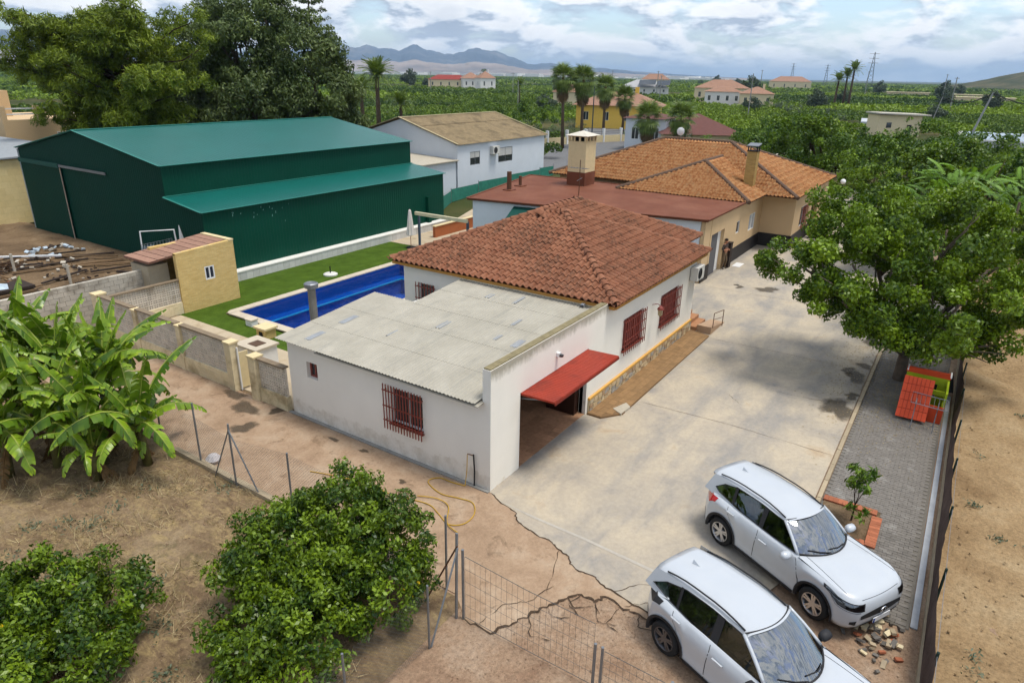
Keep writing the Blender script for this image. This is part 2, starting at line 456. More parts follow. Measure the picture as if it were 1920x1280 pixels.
def m_brick(name, c1, c2, mort, w=0.24, h=0.06, axis='y'):
    t = NT(name); v = t.pos()
    sep = t.n.new('ShaderNodeSeparateXYZ'); t.l.new(v, sep.inputs[0])
    cb = t.n.new('ShaderNodeCombineXYZ')
    t.l.new(t.math('ADD', sep.outputs[0], sep.outputs[1]), cb.inputs[0]); t.l.new(sep.outputs[2], cb.inputs[1])
    b = t.n.new('ShaderNodeTexBrick'); t.l.new(cb.outputs[0], b.inputs[0])
    b.inputs['Scale'].default_value = 1.0; b.inputs['Brick Width'].default_value = w; b.inputs['Row Height'].default_value = h
    b.inputs['Mortar Size'].default_value = 0.006; b.inputs['Color1'].default_value = (*c1, 1); b.inputs['Color2'].default_value = (*c2, 1); b.inputs['Mortar'].default_value = (*mort, 1)
    c = t.mix(0.5, b.outputs[0], t.ramp(t.noise(v, 3, 6, 0.7), [(0.3, 0.75), (0.7, 1.0)]), 'MULTIPLY')
    t.col(c).set(0.88, 0.15); t.bump(b.outputs[1], -0.4, 0.02)
    return t.m
M_BRICK_YELLOW = m_brick('yellow_brick', lin((236, 206, 138), .85), lin((222, 186, 116), .85), lin((214, 190, 138), .8))
M_BRICK_CHIM = m_brick('ochre_chimney_brick', lin((198, 164, 96), .8), lin((176, 142, 80), .8), lin((190, 168, 120), .75))
M_LATTICE = mat('cream_lattice_block', lin((222, 212, 196), .85), .08, rnd=.12, dirt=lin((160, 140, 110), .7), dlo=.55, dhi=.75)
M_BLOCK = mat('grey_concrete_block', lin((206, 198, 182), .76), .12, 3, .92, .4, 30, rnd=.1, dirt=lin((160, 150, 134), .68))
M_CREAMBLOCK = mat('cream_block', lin((230, 214, 176), .86), .08, rnd=.08, dirt=lin((184, 164, 126), .75))
M_STEEL = mat('galvanised_steel', lin((150, 154, 158), .7), .1, 8, .45, spec=.5, metal=.6)
M_RUSTSTEEL = mat('rusty_steel', lin((120, 84, 62), .6), .2, 9, .8)
M_REDIRON = mat('oxide_red_iron', lin((146, 70, 60), .78), .12, 12, .5)
M_DARK = mat('dark_void', (0.012, 0.012, 0.013), 0)
M_WHITEPVC = mat('white_frame', lin((236, 236, 234), .88), .03, rough=.4)
M_PANE = NT('window_pane').col((0.03, 0.035, 0.04)).set(0.05, 0.8).m
M_BLIND = mat('roller_blind', lin((214, 212, 206), .8), .04)
M_BROWNROOF = mat('brown_waterproof_coating', lin((136, 80, 56), .60), .14, .8, .85, .3, 8, dirt=lin((162, 106, 80), .58), dscale=.5, dlo=.45, dhi=.75)
M_PAVER = mat('grey_paver', lin((142, 136, 128), .62), .14, 5, .92, .3, 60, rnd=.16, dirt=lin((176, 172, 164), .62), dscale=1.6, dlo=.56, dhi=.72)
M_MORTAR = mat('sand_joint', lin((132, 126, 116), .60), .12, 12, .95)
M_KERB = mat('beige_kerb', lin((196, 178, 148), .66), .12, 4, .9, rnd=.12)
M_REDBRICK = mat('red_edging_brick', lin((198, 122, 88), .66), .14, 8, .9, rnd=.2)
M_TERRACE = mat('beige_terrace_tile', lin((214, 196, 166), .68), .1, 1.2, .85, dirt=lin((180, 158, 126), .65))
M_COPING = mat('pool_coping_stone', lin((226, 212, 188), .7), .06, 5, .85, rnd=.08)
M_WALKTILE = mat('brown_walk_tile', lin((170, 134, 92), .64), .14, 6, .8, rnd=.15)
M_WALKJOINT = mat('walk_joint', lin((150, 118, 82), .62), .1)
M_CRACK = mat('crack_earth', lin((96, 78, 62), .55), .3, 9, 1.0)
M_WET = mat('oil_stain', lin((112, 100, 82), .5), .2, 5, .5)
M_GREENROOF = m_metal_sheet('green_roof_sheet', lin((20, 118, 108), .62), 4.0, 0, .38)
M_GREENWALL = m_metal_sheet('green_wall_sheet', lin((0, 88, 68), .55), 5.0, 0, .6, .15, .15)
M_GREENGABLE = m_metal_sheet('green_gable_sheet', lin((0, 78, 62), .5), 5.0, 1, .65, .15, .1)  # darker copy of the wall sheet: the gable's shade is put into the colour
M_WATER = m_water()
def m_mosaic():
    t = NT('pool_mosaic'); v = t.pos()
    c = t.ramp(t.noise(v, 14, 3, 0.9), [(0.35, lin((10, 72, 160), .9)), (0.65, lin((34, 124, 214), .9))])
    t.col(c).set(0.3, 0.5); return t.m
M_MOSAIC = m_mosaic()
M_CYAN = mat('cyan_mosaic', lin((90, 220, 235), .9), .1, 20, .3)

# ================================================================ ground and paving
def sheet(name, poly, z, m, kind='structure', parent=None, thick=0.0):
    mb = MB()
    if thick: mb.prism([(x, y, z-thick) for x, y in poly], (0, 0, thick))
    else: mb.poly([(x, y, z) for x, y in poly])
    o = mb.build(name, m, parent, fix=bool(thick))
    if parent is None and kind: o['kind'] = kind
    return o
def sheet_rects(name, rects, z, m, thick=0.0):
    mb = MB()
    for x0, x1, y0, y1 in rects:
        if thick: mb.box(x0, x1, y0, y1, z-thick, z)
        else: mb.poly([(x0, y0, z), (x1, y0, z), (x1, y1, z), (x0, y1, z)])
    return tag(mb.build(name, m), kind='structure')
PX0, PX1, PY0, PY1 = 4.85, 15.6, 12.75, 17.5     # inside of the pool
BIG = 30000
sheet_rects('ground', [(-BIG, PX0, -BIG, BIG), (PX1, BIG, -BIG, BIG), (PX0, PX1, -BIG, PY0), (PX0, PX1, PY1, BIG)], 0.0, M_FARGROUND)
def bumpy(name, x0, x1, y0, y1, step, amp, m, z0=0.02, seed=1, edge=1.0, fn=None):
    rng = np.random.RandomState(seed)
    nx, ny = int((x1-x0)/step)+1, int((y1-y0)/step)+1
    xs, ys = np.linspace(x0, x1, nx), np.linspace(y0, y1, ny)
    X, Y = np.meshgrid(xs, ys, indexing='ij')
    Z = np.zeros_like(X)
    for s, a in ((3.0, 1.0), (1.3, .55), (0.6, .35), (0.28, .25)):
        for _ in range(5):
            th = rng.rand()*6.28; ph = rng.rand()*6.28
            Z += a*np.sin((X*np.cos(th)+Y*np.sin(th))*6.28/s*(.7+.6*rng.rand())+ph)/5
    Z += rng.randn(*X.shape)*.22
    E_ = np.minimum(np.minimum(X-x0, x1-X), np.minimum(Y-y0, y1-Y)).clip(0, edge)/edge
    Z = z0 + amp*(Z+1.0)*E_
    if fn is not None: Z = Z + fn(X, Y)
    idx = np.arange(nx*ny).reshape(nx, ny)
    q = np.stack([idx[:-1, :-1], idx[1:, :-1], idx[1:, 1:], idx[:-1, 1:]], -1).reshape(-1, 4)
    me = np_mesh(name, np.stack([X, Y, Z], -1).reshape(-1, 3), q, m, smooth=True)
    o = bpy.data.objects.new(name, me); col.objects.link(o)
    return tag(o, kind='structure')
bumpy('orchard_soil', -16, -3.55, -1.9, 22, 0.14, 0.05, M_SOIL, 0.012, 3)
sheet_rects('gate_ground', [(-16, 2.5, -12, 1), (2.5, 44, -12, -7.2)], 0.006, M_GRAVEL)
sheet_rects('site_earth', [(-20, 3.1, 1.0, 24), (24, 48, 2.4, 22)], 0.007, M_JUNKSOIL)
bumpy('dirt_field', -8, 44, -46, -10.05, 0.28, 0.07, M_FIELD, 0.015, 5)
# front passage (older, broken concrete) and the yard slab, split by the long crack
CRACK = [(-0.05, -0.05), (-0.28, -0.55), (-0.37, -1.03), (-0.62, -1.24), (-0.76, -1.6), (-0.84, -1.95), (-0.87, -2.42), (-1.0, -2.64), (-1.09, -3.0), (-1.29, -3.13), (-1.39, -3.42), (-1.34, -3.73), (-1.47, -3.99), (-1.52, -4.33), (-1.62, -4.75), (-1.68, -5.2), (-1.79, -5.54)]
BREAK = [(-3.96, -2.2), (-3.98, -2.84), (-3.49, -3.06), (-3.1, -3.2), (-2.72, -3.4), (-2.26, -3.61), (-1.99, -3.81), (-2.03, -4.13), (-1.76, -4.25), (-1.85, -4.66), (-1.81, -5.05), (-1.84, -5.5)]
def jag(pts, n=4, amp=0.035, seed=0):
    rng = random.Random(seed); out = []
    for a, b in zip(pts, pts[1:]):
        for k in range(n):
            t = k/n; out.append((a[0]+(b[0]-a[0])*t + rng.uniform(-amp, amp)*(k > 0), a[1]+(b[1]-a[1])*t + rng.uniform(-amp, amp)*(k > 0)))
    out.append(pts[-1]); return out
CR = jag(CRACK, 4, .03, 1); BR = jag(BREAK, 5, .05, 2)
sheet('yard_slab', CR[::-1] + [(0.0, 2.4), (36, 2.4), (60, 2.4), (60, -7.2), (0.75, -7.2), (-0.2, -6.9), (-1.2, -6.2)], 0.03, M_CONC, thick=0.05)
sheet('front_passage', [(x-.006, y+.006) for x, y in CR] + [p for p in BR[::-1]] + [(-3.5, -1.6), (-3.5, 22), (-0.05, 22)], 0.024, M_PATH, thick=0.04)
def ribbon(name, pts, w, z, m, seed=0):
    rng = random.Random(seed); mb = MB(); Lp = []; Rp = []
    for i, p in enumerate(pts):
        a, b = Vector((*pts[max(i-1, 0)], 0)), Vector((*pts[min(i+1, len(pts)-1)], 0))
        d = (b-a).normalized(); nrm = Vector((-d.y, d.x, 0)); ww = w*rng.uniform(.15, 1.0)*(0.2 if i in (0, len(pts)-1) else 1)
        Lp.append(Vector((*p, z)) + nrm*ww/2); Rp.append(Vector((*p, z)) - nrm*ww/2)
    mb.grid([Lp, Rp])
    return tag(mb.build(name, m), kind='structure')
ribbon('crack', CR, .045, 0.036, M_CRACK, 3)
ribbon('crack', BR, .07, 0.0305, M_CRACK, 4)
# crazed concrete beside the broken edge, and finer cracks in the yard
rc = random.Random(8)
for i in range(3, len(BREAK)-1):
    p = BREAK[i]; q = BREAK[i+1]
    a = (p[0]+rc.uniform(-.02, .02), p[1]); ln = rc.uniform(.25, .6); th = math.atan2(q[1]-p[1], q[0]-p[0])+R(rc.uniform(-125, -65))
    b = (a[0]+ln*math.cos(th), a[1]+ln*math.sin(th)); c = (b[0]+.4*math.cos(th+R(75)), b[1]+.4*math.sin(th+R(75)))
    ribbon('crack', jag([a, b, c], 4, .03, i), .03, 0.0325, M_CRACK, i)
for k, pts in enumerate([[(-1.8, -4.7), (-1.3, -5.2), (-1.1, -5.9)], [(-1.0, -2.7), (-1.6, -2.9), (-2.4, -3.2)], [(-3.9, -2.5), (-3.2, -2.6), (-2.8, -3.0), (-2.1, -3.2)], [(9.6, -3.4), (9.3, -3.7), (9.1, -3.9)], [(10.8, -4.3), (10.9, -5.9), (11.3, -6.9)], [(-1.55, -4.3), (-1.0, -4.7), (-.2, -6.3)]]):
    ribbon('crack', jag(pts, 6, .03, 40+k), .022, 0.0365, M_CRACK, k)
# damp and oil patches with shapes of their own
def m_stain():
    t = NT('damp_stain_film'); v = t.pos(); n, l = t.n, t.l
    t.col(t.ramp(t.noise(v, 5, 5, .7), [(.3, lin((86, 76, 62), .5)), (.7, lin((120, 106, 86), .55))])).set(.6, .3)
    a = t.ramp(t.math('ADD', t.attr('edge'), t.math('MULTIPLY', t.noise(v, 5.5, 8, .75), .9)), [(.60, 0.0), (.98, .62)])
    tr = n.new('ShaderNodeBsdfTransparent'); mx = n.new('ShaderNodeMixShader'); l.new(a, mx.inputs[0]); l.new(tr.outputs[0], mx.inputs[1]); l.new(t.p.outputs[0], mx.inputs[2]); l.new(mx.outputs[0], n['Material Output'].inputs[0])
    return t.m
M_STAIN = m_stain()
def blot(cx, cy, r, seed, z=0.0345, sx=1.0):
    rng = random.Random(seed); n = 26; ph = [rng.random()*6.28 for _ in range(5)]; V = [(cx, cy, z)]; E_ = [1.0]
    for ring in (.5, 1.0):
        for k in range(n):
            a = 2*math.pi*k/n; rr = ring*1.5*r*(1+.22*math.sin(2*a+ph[0])+.16*math.sin(3*a+ph[1])+.12*math.sin(5*a+ph[2])); V.append((cx+rr*math.cos(a)*sx, cy+rr*math.sin(a), z)); E_.append(.62 if ring < 1 else 0.0)
    F = [(0, 1+k, 1+(k+1) % n, 1+(k+1) % n) for k in range(n)]
    me = bpy.data.meshes.new('damp_stain'); me.from_pydata(V, [], [(0, 1+k, 1+(k+1) % n) for k in range(n)]+[(1+k, 1+n+k, 1+n+(k+1) % n, 1+(k+1) % n) for k in range(n)]); at_ = me.attributes.new('edge', 'FLOAT', 'POINT'); at_.data.foreach_set('value', E_); me.materials.append(M_STAIN)
    o = bpy.data.objects.new('damp_stain', me); col.objects.link(o); tag(o, kind='structure')
for k, (x, y, r_, sx) in enumerate([(10.7, -6.75, .42, 1.7), (12.0, -7.0, .2, 1.4), (13.9, -6.85, .3, 1.6), (14.35, -6.5, .22, 1.3), (15.2, -6.95, .2, 1.4), (23.3, -1.2, .45, 1.0), (22.9, .1, .15, 1.5), (23.2, .35, .12, 1.5), (18.2, -6.9, .3, 2.0)]):
    blot(x, y, r_, 70+k, sx=sx)
ribbon('slab_seam', [(-.22, -.5), (-.3, -1.6), (-.32, -3), (-.42, -4.6), (-.5, -6.4)], .10, 0.0352, mat('pale_seam', lin((200, 192, 178), .7), .1, 6, .9), 5)
for x_ in (7.3, 14.6, 22.0): ribbon('slab_seam', jag([(x_, -7.2), (x_+.1, -4), (x_-.05, -1.05 if x_ < 15 else 2.0)], 8, .015, 9), .02, 0.0353, M_CRACK, 6)
for k, (x, y, r_, sx) in enumerate([(-.75, 9.3, .42, .8), (-.35, 10.4, .35, .7), (-1.6, 8.2, .3, 1.0), (-.3, 8.3, .22, .8), (-.5, 5.4, .16, .5), (-.45, 4.2, .14, .5), (-1.0, 2.2, .1, .8)]): blot(x, y, r_, 170+k, 0.0285, sx)
# paver strip along the fence, kerb towards the yard
strip = sheet('paver_strip', [(0.9, -7.36), (0.9, -9.72), (34, -9.72), (34, -7.36)], 0.028, M_MORTAR)
def paver_mesh():
    w, d, h, b = .098, .198, .016, .004
    mb = MB(); top = [(-w/2+b, -d/2+b, h), (w/2-b, -d/2+b, h), (w/2-b, d/2-b, h), (-w/2+b, d/2-b, h)]
    lo = [(-w/2, -d/2, 0), (w/2, -d/2, 0), (w/2, d/2, 0), (-w/2, d/2, 0)]
    mb.add(top+lo, [(0, 1, 2, 3)] + [(4+i, 4+(i+1) % 4, (i+1) % 4, i) for i in range(4)])
    return mb
pm = paver_mesh(); pme = pm.mesh('paver'); pme.materials.append(M_PAVER)
cells = []
rp = random.Random(5)
for i in range(int((26-.95)/.1)):
    for j in range(11):
        x = .95+.05+i*.1; y = -9.66+.1+j*.2+(.1 if i % 2 else 0)
        if y > -7.42 or y < -9.66: continue
        if 3.2 < x < 4.95 and -8.75 < y < -7.4: continue          # planter bed
        cells.append(((x-CAM.x)**2+(y-CAM.y)**2, x, y))
cells.sort()
rest = MB()
for n_, (_, x, y) in enumerate(cells):
    z = 0.026 + rp.uniform(-.003, .003)
    if n_ < 300:
        piece('paver', pme, Matrix.Translation((x, y, z)) @ Matrix.Rotation(rp.uniform(-.02, .02), 4, 'Z'), strip)
    else:
        rest.add([(vx+x, vy+y, vz+z) for vx, vy, vz in pm.v], pm.f)
tag(rest.build('pavers', M_PAVER, strip), kind='stuff')
kerb = tag(bpy.data.objects.new('kerb', None), kind='structure'); col.objects.link(kerb)
km = MB().box(-.485, .485, -.055, .055, 0, .12).mesh('kerb_stone'); km.materials.append(M_KERB)
for i in range(32):
    piece('kerb_stone', km, Matrix.Translation((1.25+i*.99, -7.29, -.045+rp.uniform(-.004, .004))), kerb)
# pale drain strip and dirt at the foot of the fence
sheet('drain_channel', [(1.0, -9.73), (14, -9.76), (14, -9.88), (1.0, -9.86)], 0.04, mat('pale_drain', lin((196, 200, 204), .68), .12, 3, .8), thick=.03)
# artificial lawn, terraces
M_TURF = None
def m_turf():
    t = NT('artificial_turf'); v = t.pos()
    c = t.ramp(t.noise(v, 1.3, 6, 0.7), [(0.3, lin((78, 106, 28), .6)), (0.7, lin((104, 134, 44), .64))])
    c = t.mix(0.7, c, t.ramp(t.noise(v, 60, 3, 0.8), [(0.3, 0.55), (0.7, 1.0)]), 'MULTIPLY')
    t.col(c).set(0.9, 0.1); t.bump(t.noise(v, 90, 3, 0.8), 0.6, 0.02); return t.m
M_TURF = m_turf()
PO = .42
lx0, lx1, ly0, ly1 = 3.2, 19.35, 9.6, 21.8
sheet_rects('artificial_lawn', [(lx0, PX0-.1, ly0, ly1), (PX1+.1, lx1, ly0, ly1), (PX0-.1, PX1+.1, ly0, PY0-.1), (PX0-.1, PX1+.1, PY1+.1, ly1)], 0.012, M_TURF)
sheet('pool_path', [(0.1, 7.9), (3.195, 7.9), (3.195, 19.3), (0.1, 19.3)], 0.03, M_TERRACE)
sheet('terrace', [(19.36, 6), (19.36, 22.2), (25.6, 22.2), (36, 26), (36, 18.8), (24, 18.8), (24, 6)], 0.018, M_TERRACE)
# raised yard behind the block wall and under the green warehouse
bumpy('raised_yard', -14, 7.2, 20.9, 60, 0.22, 0.05, M_JUNKSOIL, 0.46, 9, .3)
tag(MB().box(-14, 30, 20.86, 60, -.3, 0.44).build('raised_yard_base', M_JUNKSOIL), kind='structure') if False else None
sheet('road', [(40, 20.5), (56, 24), (56, 34), (64, 38), (100, 54), (160, 74), (160, 62), (100, 42), (76, 30), (60, 20.5)], 0.02, mat('asphalt', lin((150, 150, 150), .45), .1, 1.5, .9))
# ================================================================ white house with tiled hip roof and annex
HOUSE = thing('white_house', 'white rendered house with orange tiled hip roof and grey corrugated annex, red barred windows', 'house', (0, 0, 0))
def tile_mb(w=.255, L=.42):
    prof = [(0, .0), (.04, -.012), (.075, .0), (.10, .045), (.135, .082), (.165, .09), (.195, .082), (.23, .045), (.255, .0)]
    k = w/.255; mb = MB(); n = len(prof)
    lowr = [(x*k, 0, z+.05) for x, z in prof]; up = [(x*k, L, z+.0) for x, z in prof]; lip = [(x*k, .004, z+.008) for x, z in prof]
    mb.add(lowr+up+lip, [(i, i+1, n+i+1, n+i) for i in range(n-1)] + [(2*n+i, 2*n+i+1, i+1, i) for i in range(n-1)])
    return mb
TILE = tile_mb(); TILE_ME = TILE.mesh('roof_tile'); TILE_ME.materials.append(M_TILE)
def clip_mesh(mb, planes, name, m, parent):
    me = mb.mesh(name)
    bm = bmesh.new(); bm.from_mesh(me)
    for co, no in planes:      # keep the side the normal points away from
        bmesh.ops.bisect_plane(bm, geom=bm.verts[:]+bm.edges[:]+bm.faces[:], plane_co=co, plane_no=no, clear_outer=True)
    bm.to_mesh(me); bm.free(); me.materials.append(m)
    return link(bpy.data.objects.new(name, me), parent)
TILE_CAND = []
def tile_slope(p0, p1, up, ulen, planes, roof, w=.255, h=.335, zoff=.03, indiv=True, bank=TILE_CAND):
    """tiles on a slope: p0-p1 eave, up = unit vector up the slope; planes cut hips and valleys"""
    p0, p1, up = Vector(p0), Vector(p1), Vector(up).normalized()
    u = (p1-p0); L = u.length; u.normalize(); n = u.cross(up).normalized()
    if n.z < 0: n = -n
    nx, ny = int(L/w)+1, int(ulen/h)+1
    rest = MB(); rr = random.Random(int(L*100))
    for j in range(ny):
        for i in range(nx):
            o = p0 + u*(i*w) + up*(j*h) + n*(zoff + rr.uniform(-.004, .004))
            du = u + up*rr.uniform(-.012, .012); M_ = frame(o, du.normalized(), up, n)
            corners = [M_ @ Vector(c) for c in ((0, 0, 0), (w, 0, 0), (0, .42, 0), (w, .42, 0))]
            ds = [[(c-Vector(co)).dot(Vector(no)) for c in corners] for co, no in planes]
            if any(min(d) > 0 for d in ds): continue
            inside = all(max(d) < 0 for d in ds) and i*w+w <= L+.1
            c0 = corners[0]
            if indiv and inside: bank.append(((c0-CAM).length, M_, rest, roof))
            else: rest.add([M_ @ Vector(v) for v in TILE.v], TILE.f)
    return rest, planes
def ridge_line(a, b, roof, m, r=.13, step=.36):
    a, b = Vector(a), Vector(b); d = b-a; n = int(d.length/step)+1; d.normalize()
    side = d.cross(Vector((0, 0, 1))).normalized(); up = side.cross(d)
    mb = MB(); A = [math.pi*k/6 for k in range(7)]
    lo = [(math.cos(t)*r*1.08, 0, math.sin(t)*r*1.08+.02) for t in A]; hi = [(math.cos(t)*r*.9, step*1.12, math.sin(t)*r*.9) for t in A]
    mb.add(lo+hi, [(i, i+1, 8+i, 7+i) for i in range(6)]); me = mb.mesh('ridge_tile', True); me.materials.append(m)
    rr = random.Random(n)
    for i in range(n):
        o = a + d*(i*step)
        piece('ridge_tile', me, frame(o, side, d, up) @ Matrix.Rotation(rr.uniform(-.03, .03), 4, 'Y'), roof)
EZ = 3.42                          # eave height
X0, X1, Y0, Y1 = 6.55, 15.65, -0.25, 9.5
RX, RZ = 11.1, 5.17
RYA, RYB = 4.3, 5.25
BY, BX1, BRX = 1.05, 18.35, 14.05  # back wing
# --- walls
wl = MB()
wl.wall('y', 0.0, 0.25, 0.0, 6.5, 0.0, 3.50, [(1.38, 5.32, 0, 2.36)])                 # annex facade with garage opening
wl.wall('x', 0.0, 0.25, 0.25, 7.78, 0.0, 2.56, [(2.27, 3.45, 1.02, 2.12), (6.47, 6.95, 1.48, 2.02)])
wl.prism([(0.25, 7.53, 0), (3.5, 7.53, 0), (3.5, 7.53, 2.90), (0.25, 7.53, 2.62)], (0, .25, 0))
wl.wall('x', 3.25, 3.5, 6.15, 7.53, 0.0, 2.85)
wl.wall('y', 6.15, 6.4, 3.5, 6.85, 0, 2.9)
wl.wall('y', 0.003, 0.28, 6.5, 14.95, 0.0, 3.40, [(7.86, 9.5, 1.40, 2.56), (11.2, 13.05, 1.32, 2.56)])
wl.wall('x', 6.85, 7.1, 0.28, 9.1, 0.0, 3.40, [(7.55, 8.35, 1.5, 2.65)])
wl.wall('x', 14.7, 14.95, 0.28, 1.4, 0.0, 3.40)
wl.box(14.95, 18.0, 1.4, 9.1, 0, 3.38)
wl.wall('y', 8.85, 9.1, 7.1, 14.95, 0, 3.4)
wall_o = wl.build('wall', [M_WHITE_FACADE], HOUSE)
for p in wall_o.data.polygons:
    pass
wall_o.data.materials.append(M_WHITE)
for p in wall_o.data.polygons:
    if abs(p.normal.y) < .5 or p.center.y > .6: p.material_index = 1
MB().box(0.02, 6.46, 0.02, .23, 3.5, 3.535).build('parapet_cap', mat('weathered_cap', lin((150, 138, 104), .7), .25, 6, .95, .4, 20), HOUSE)
MB().box(-.12, -.002, .0, 7.9, 0.02, 0.055).build('base_strip', mat('grey_footing', lin((168, 166, 160), .66), .12, 5, .9), HOUSE)
# inside of the garage
gf = MB().box(0.26, 6.8, 0.26, 6.1, -.02, .034).build('garage_floor', M_WALKJOINT, HOUSE)
gm = MB().box(-.148, .148, -.148, .148, 0, .01).mesh('floor_tile'); gm.materials.append(mat('garage_floor_tile', lin((196, 150, 114), .72), .2, 9, .7, rnd=.2))
for i in range(14):
    for j in range(12):
        piece('floor_tile', gm, Matrix.Translation((1.5+i*.3, .18+j*.3, .031)), gf)
MB().box(6.6, 6.84, .27, 6.12, 0.04, 3.3).build('inner_wall', mat('inner_wall_paint', lin((226, 214, 186), .85), .05), HOUSE)
MB().box(5.32, 5.5, .12, .24, .03, 2.3).build('door_post', mat('grey_door_post', lin((150, 140, 128), .6), .1), HOUSE)
MB().box(5.02, 5.24, .26, 1.3, .04, 2.1).build('inner_door', mat('dark_brown_door', lin((64, 38, 28), .7), .1, rough=.4), HOUSE)
# up-and-over garage door standing out over the opening
gd = MB(); 
gd_o = thing  # placeholder to keep names tidy
slab = MB().obox((3.33, -.48, 2.33), (1.93, 0, 0), (0, .58, -.02), (0, .0, .022)).build('garage_door', mat('red_door_paint', lin((176, 62, 40), .72), .1, 3, .42, dirt=lin((140, 50, 36), .7)), HOUSE)
slat_me = MB().box(-.042, .042, -.575, .575, 0, .012).mesh('slat'); slat_me.materials.append(MATS['red_door_paint'])
for i in range(40):
    piece('slat', slat_me, Matrix.Translation((1.45+i*.0965, -.48, 2.353)) @ Matrix.Rotation(-.034, 4, 'X'), slab)
MB().box(1.4, 5.26, -1.075, -1.05, 2.28, 2.345).build('door_edge', mat('dark_red_edge', lin((140, 52, 38), .7), .1), slab)
for x in (1.5, 5.16): MB().beam((x, 0.05, 2.15), (x, -.7, 2.31), .03, .03).build('door_arm', M_STEEL, HOUSE)
# plinth of irregular stones and ochre band
plinth = MB().box(5.46, 14.98, -.045, 0.0, 0.0, .50).build('plinth', mat('plinth_mortar', lin((206, 188, 150), .72), .1, 8), HOUSE)
MB().box(5.45, 14.99, -.075, .001, .50, .575).build('ochre_band', M_YELLOW_STRIPE, HOUSE)
MB().box(14.94, 15.0, -.075, 1.38, .5, .575).build('ochre_band', M_YELLOW_STRIPE, HOUSE)
rs = random.Random(12)
M_STONES = [mat('plinth_stone_a', lin((214, 198, 166), .75), .2, 9, .85), mat('plinth_stone_b', lin((186, 180, 168), .72), .2, 9, .85), mat('plinth_stone_c', lin((222, 198, 156), .74), .18, 9, .85), mat('plinth_stone_d', lin((198, 168, 132), .7), .2, 9, .85)]
x = 5.5
gridpts = {}
ncol, nrow = 34, 3
for i in range(ncol+1):
    for j in range(nrow+1):
        gx = 5.5+i*(9.42/ncol) + (rs.uniform(-.08, .08) if 0 < i < ncol else 0); gz = .015+j*(.475/nrow)+(rs.uniform(-.045, .045) if 0 < j < nrow else 0)
        gridpts[i, j] = (gx, gz)
for i in range(ncol):
    for j in range(nrow):
        q = [gridpts[i, j], gridpts[i+1, j], gridpts[i+1, j+1], gridpts[i, j+1]]
        cx, cz = sum(a for a, _ in q)/4, sum(b for _, b in q)/4; k = rs.uniform(.84, .92); dpt = rs.uniform(.02, .045)
        pts = []
        for (a, b), (a2, b2) in zip(q, q[1:]+q[:1]):
            pts += [(cx+(a*.86+a2*.14-cx)*k, cz+(b*.86+b2*.14-cz)*k), (cx+(a*.14+a2*.86-cx)*k, cz+(b*.14+b2*.86-cz)*k)]
        mb = MB().prism([(a-cx, 0, b-cz) for a, b in pts], (0, -dpt, 0))
        me = mb.mesh('stone'); me.materials.append(rs.choice(M_STONES))
        piece('stone', me, Matrix.Translation((cx, -.04, cz)), plinth)
# raised tiled walk along the facade
walk = tag(sheet('side_walk', [(5.35, -.05), (5.35, -.55), (6.0, -1.02), (14.7, -.98), (14.95, -.05)], 0.09, M_WALKJOINT, thick=.09), kind='structure')
wt = MB().box(-.163, .163, -.115, .115, 0, .012).mesh('walk_tile'); wt.materials.append(M_WALKTILE)
for i in range(28):
    for j in range(4):
        x, y = 5.55+i*.332, -.18-j*.236
        if y < -.55-(x-5.35)*.72+.12 and x < 6.0: continue
        if x > 14.75: continue
        piece('walk_tile', wt, Matrix.Translation((x, y, .088)), walk)
MB().prism([(5.9, -1.0, .02), (6.55, -1.04, .02), (6.75, -.8, .02), (6.1, -.62, .02)], (0, 0, .095)).build('broken_walk_patch', mat('pale_mortar', lin((206, 196, 176), .68), .1, 6, .9, .4, 30), walk)
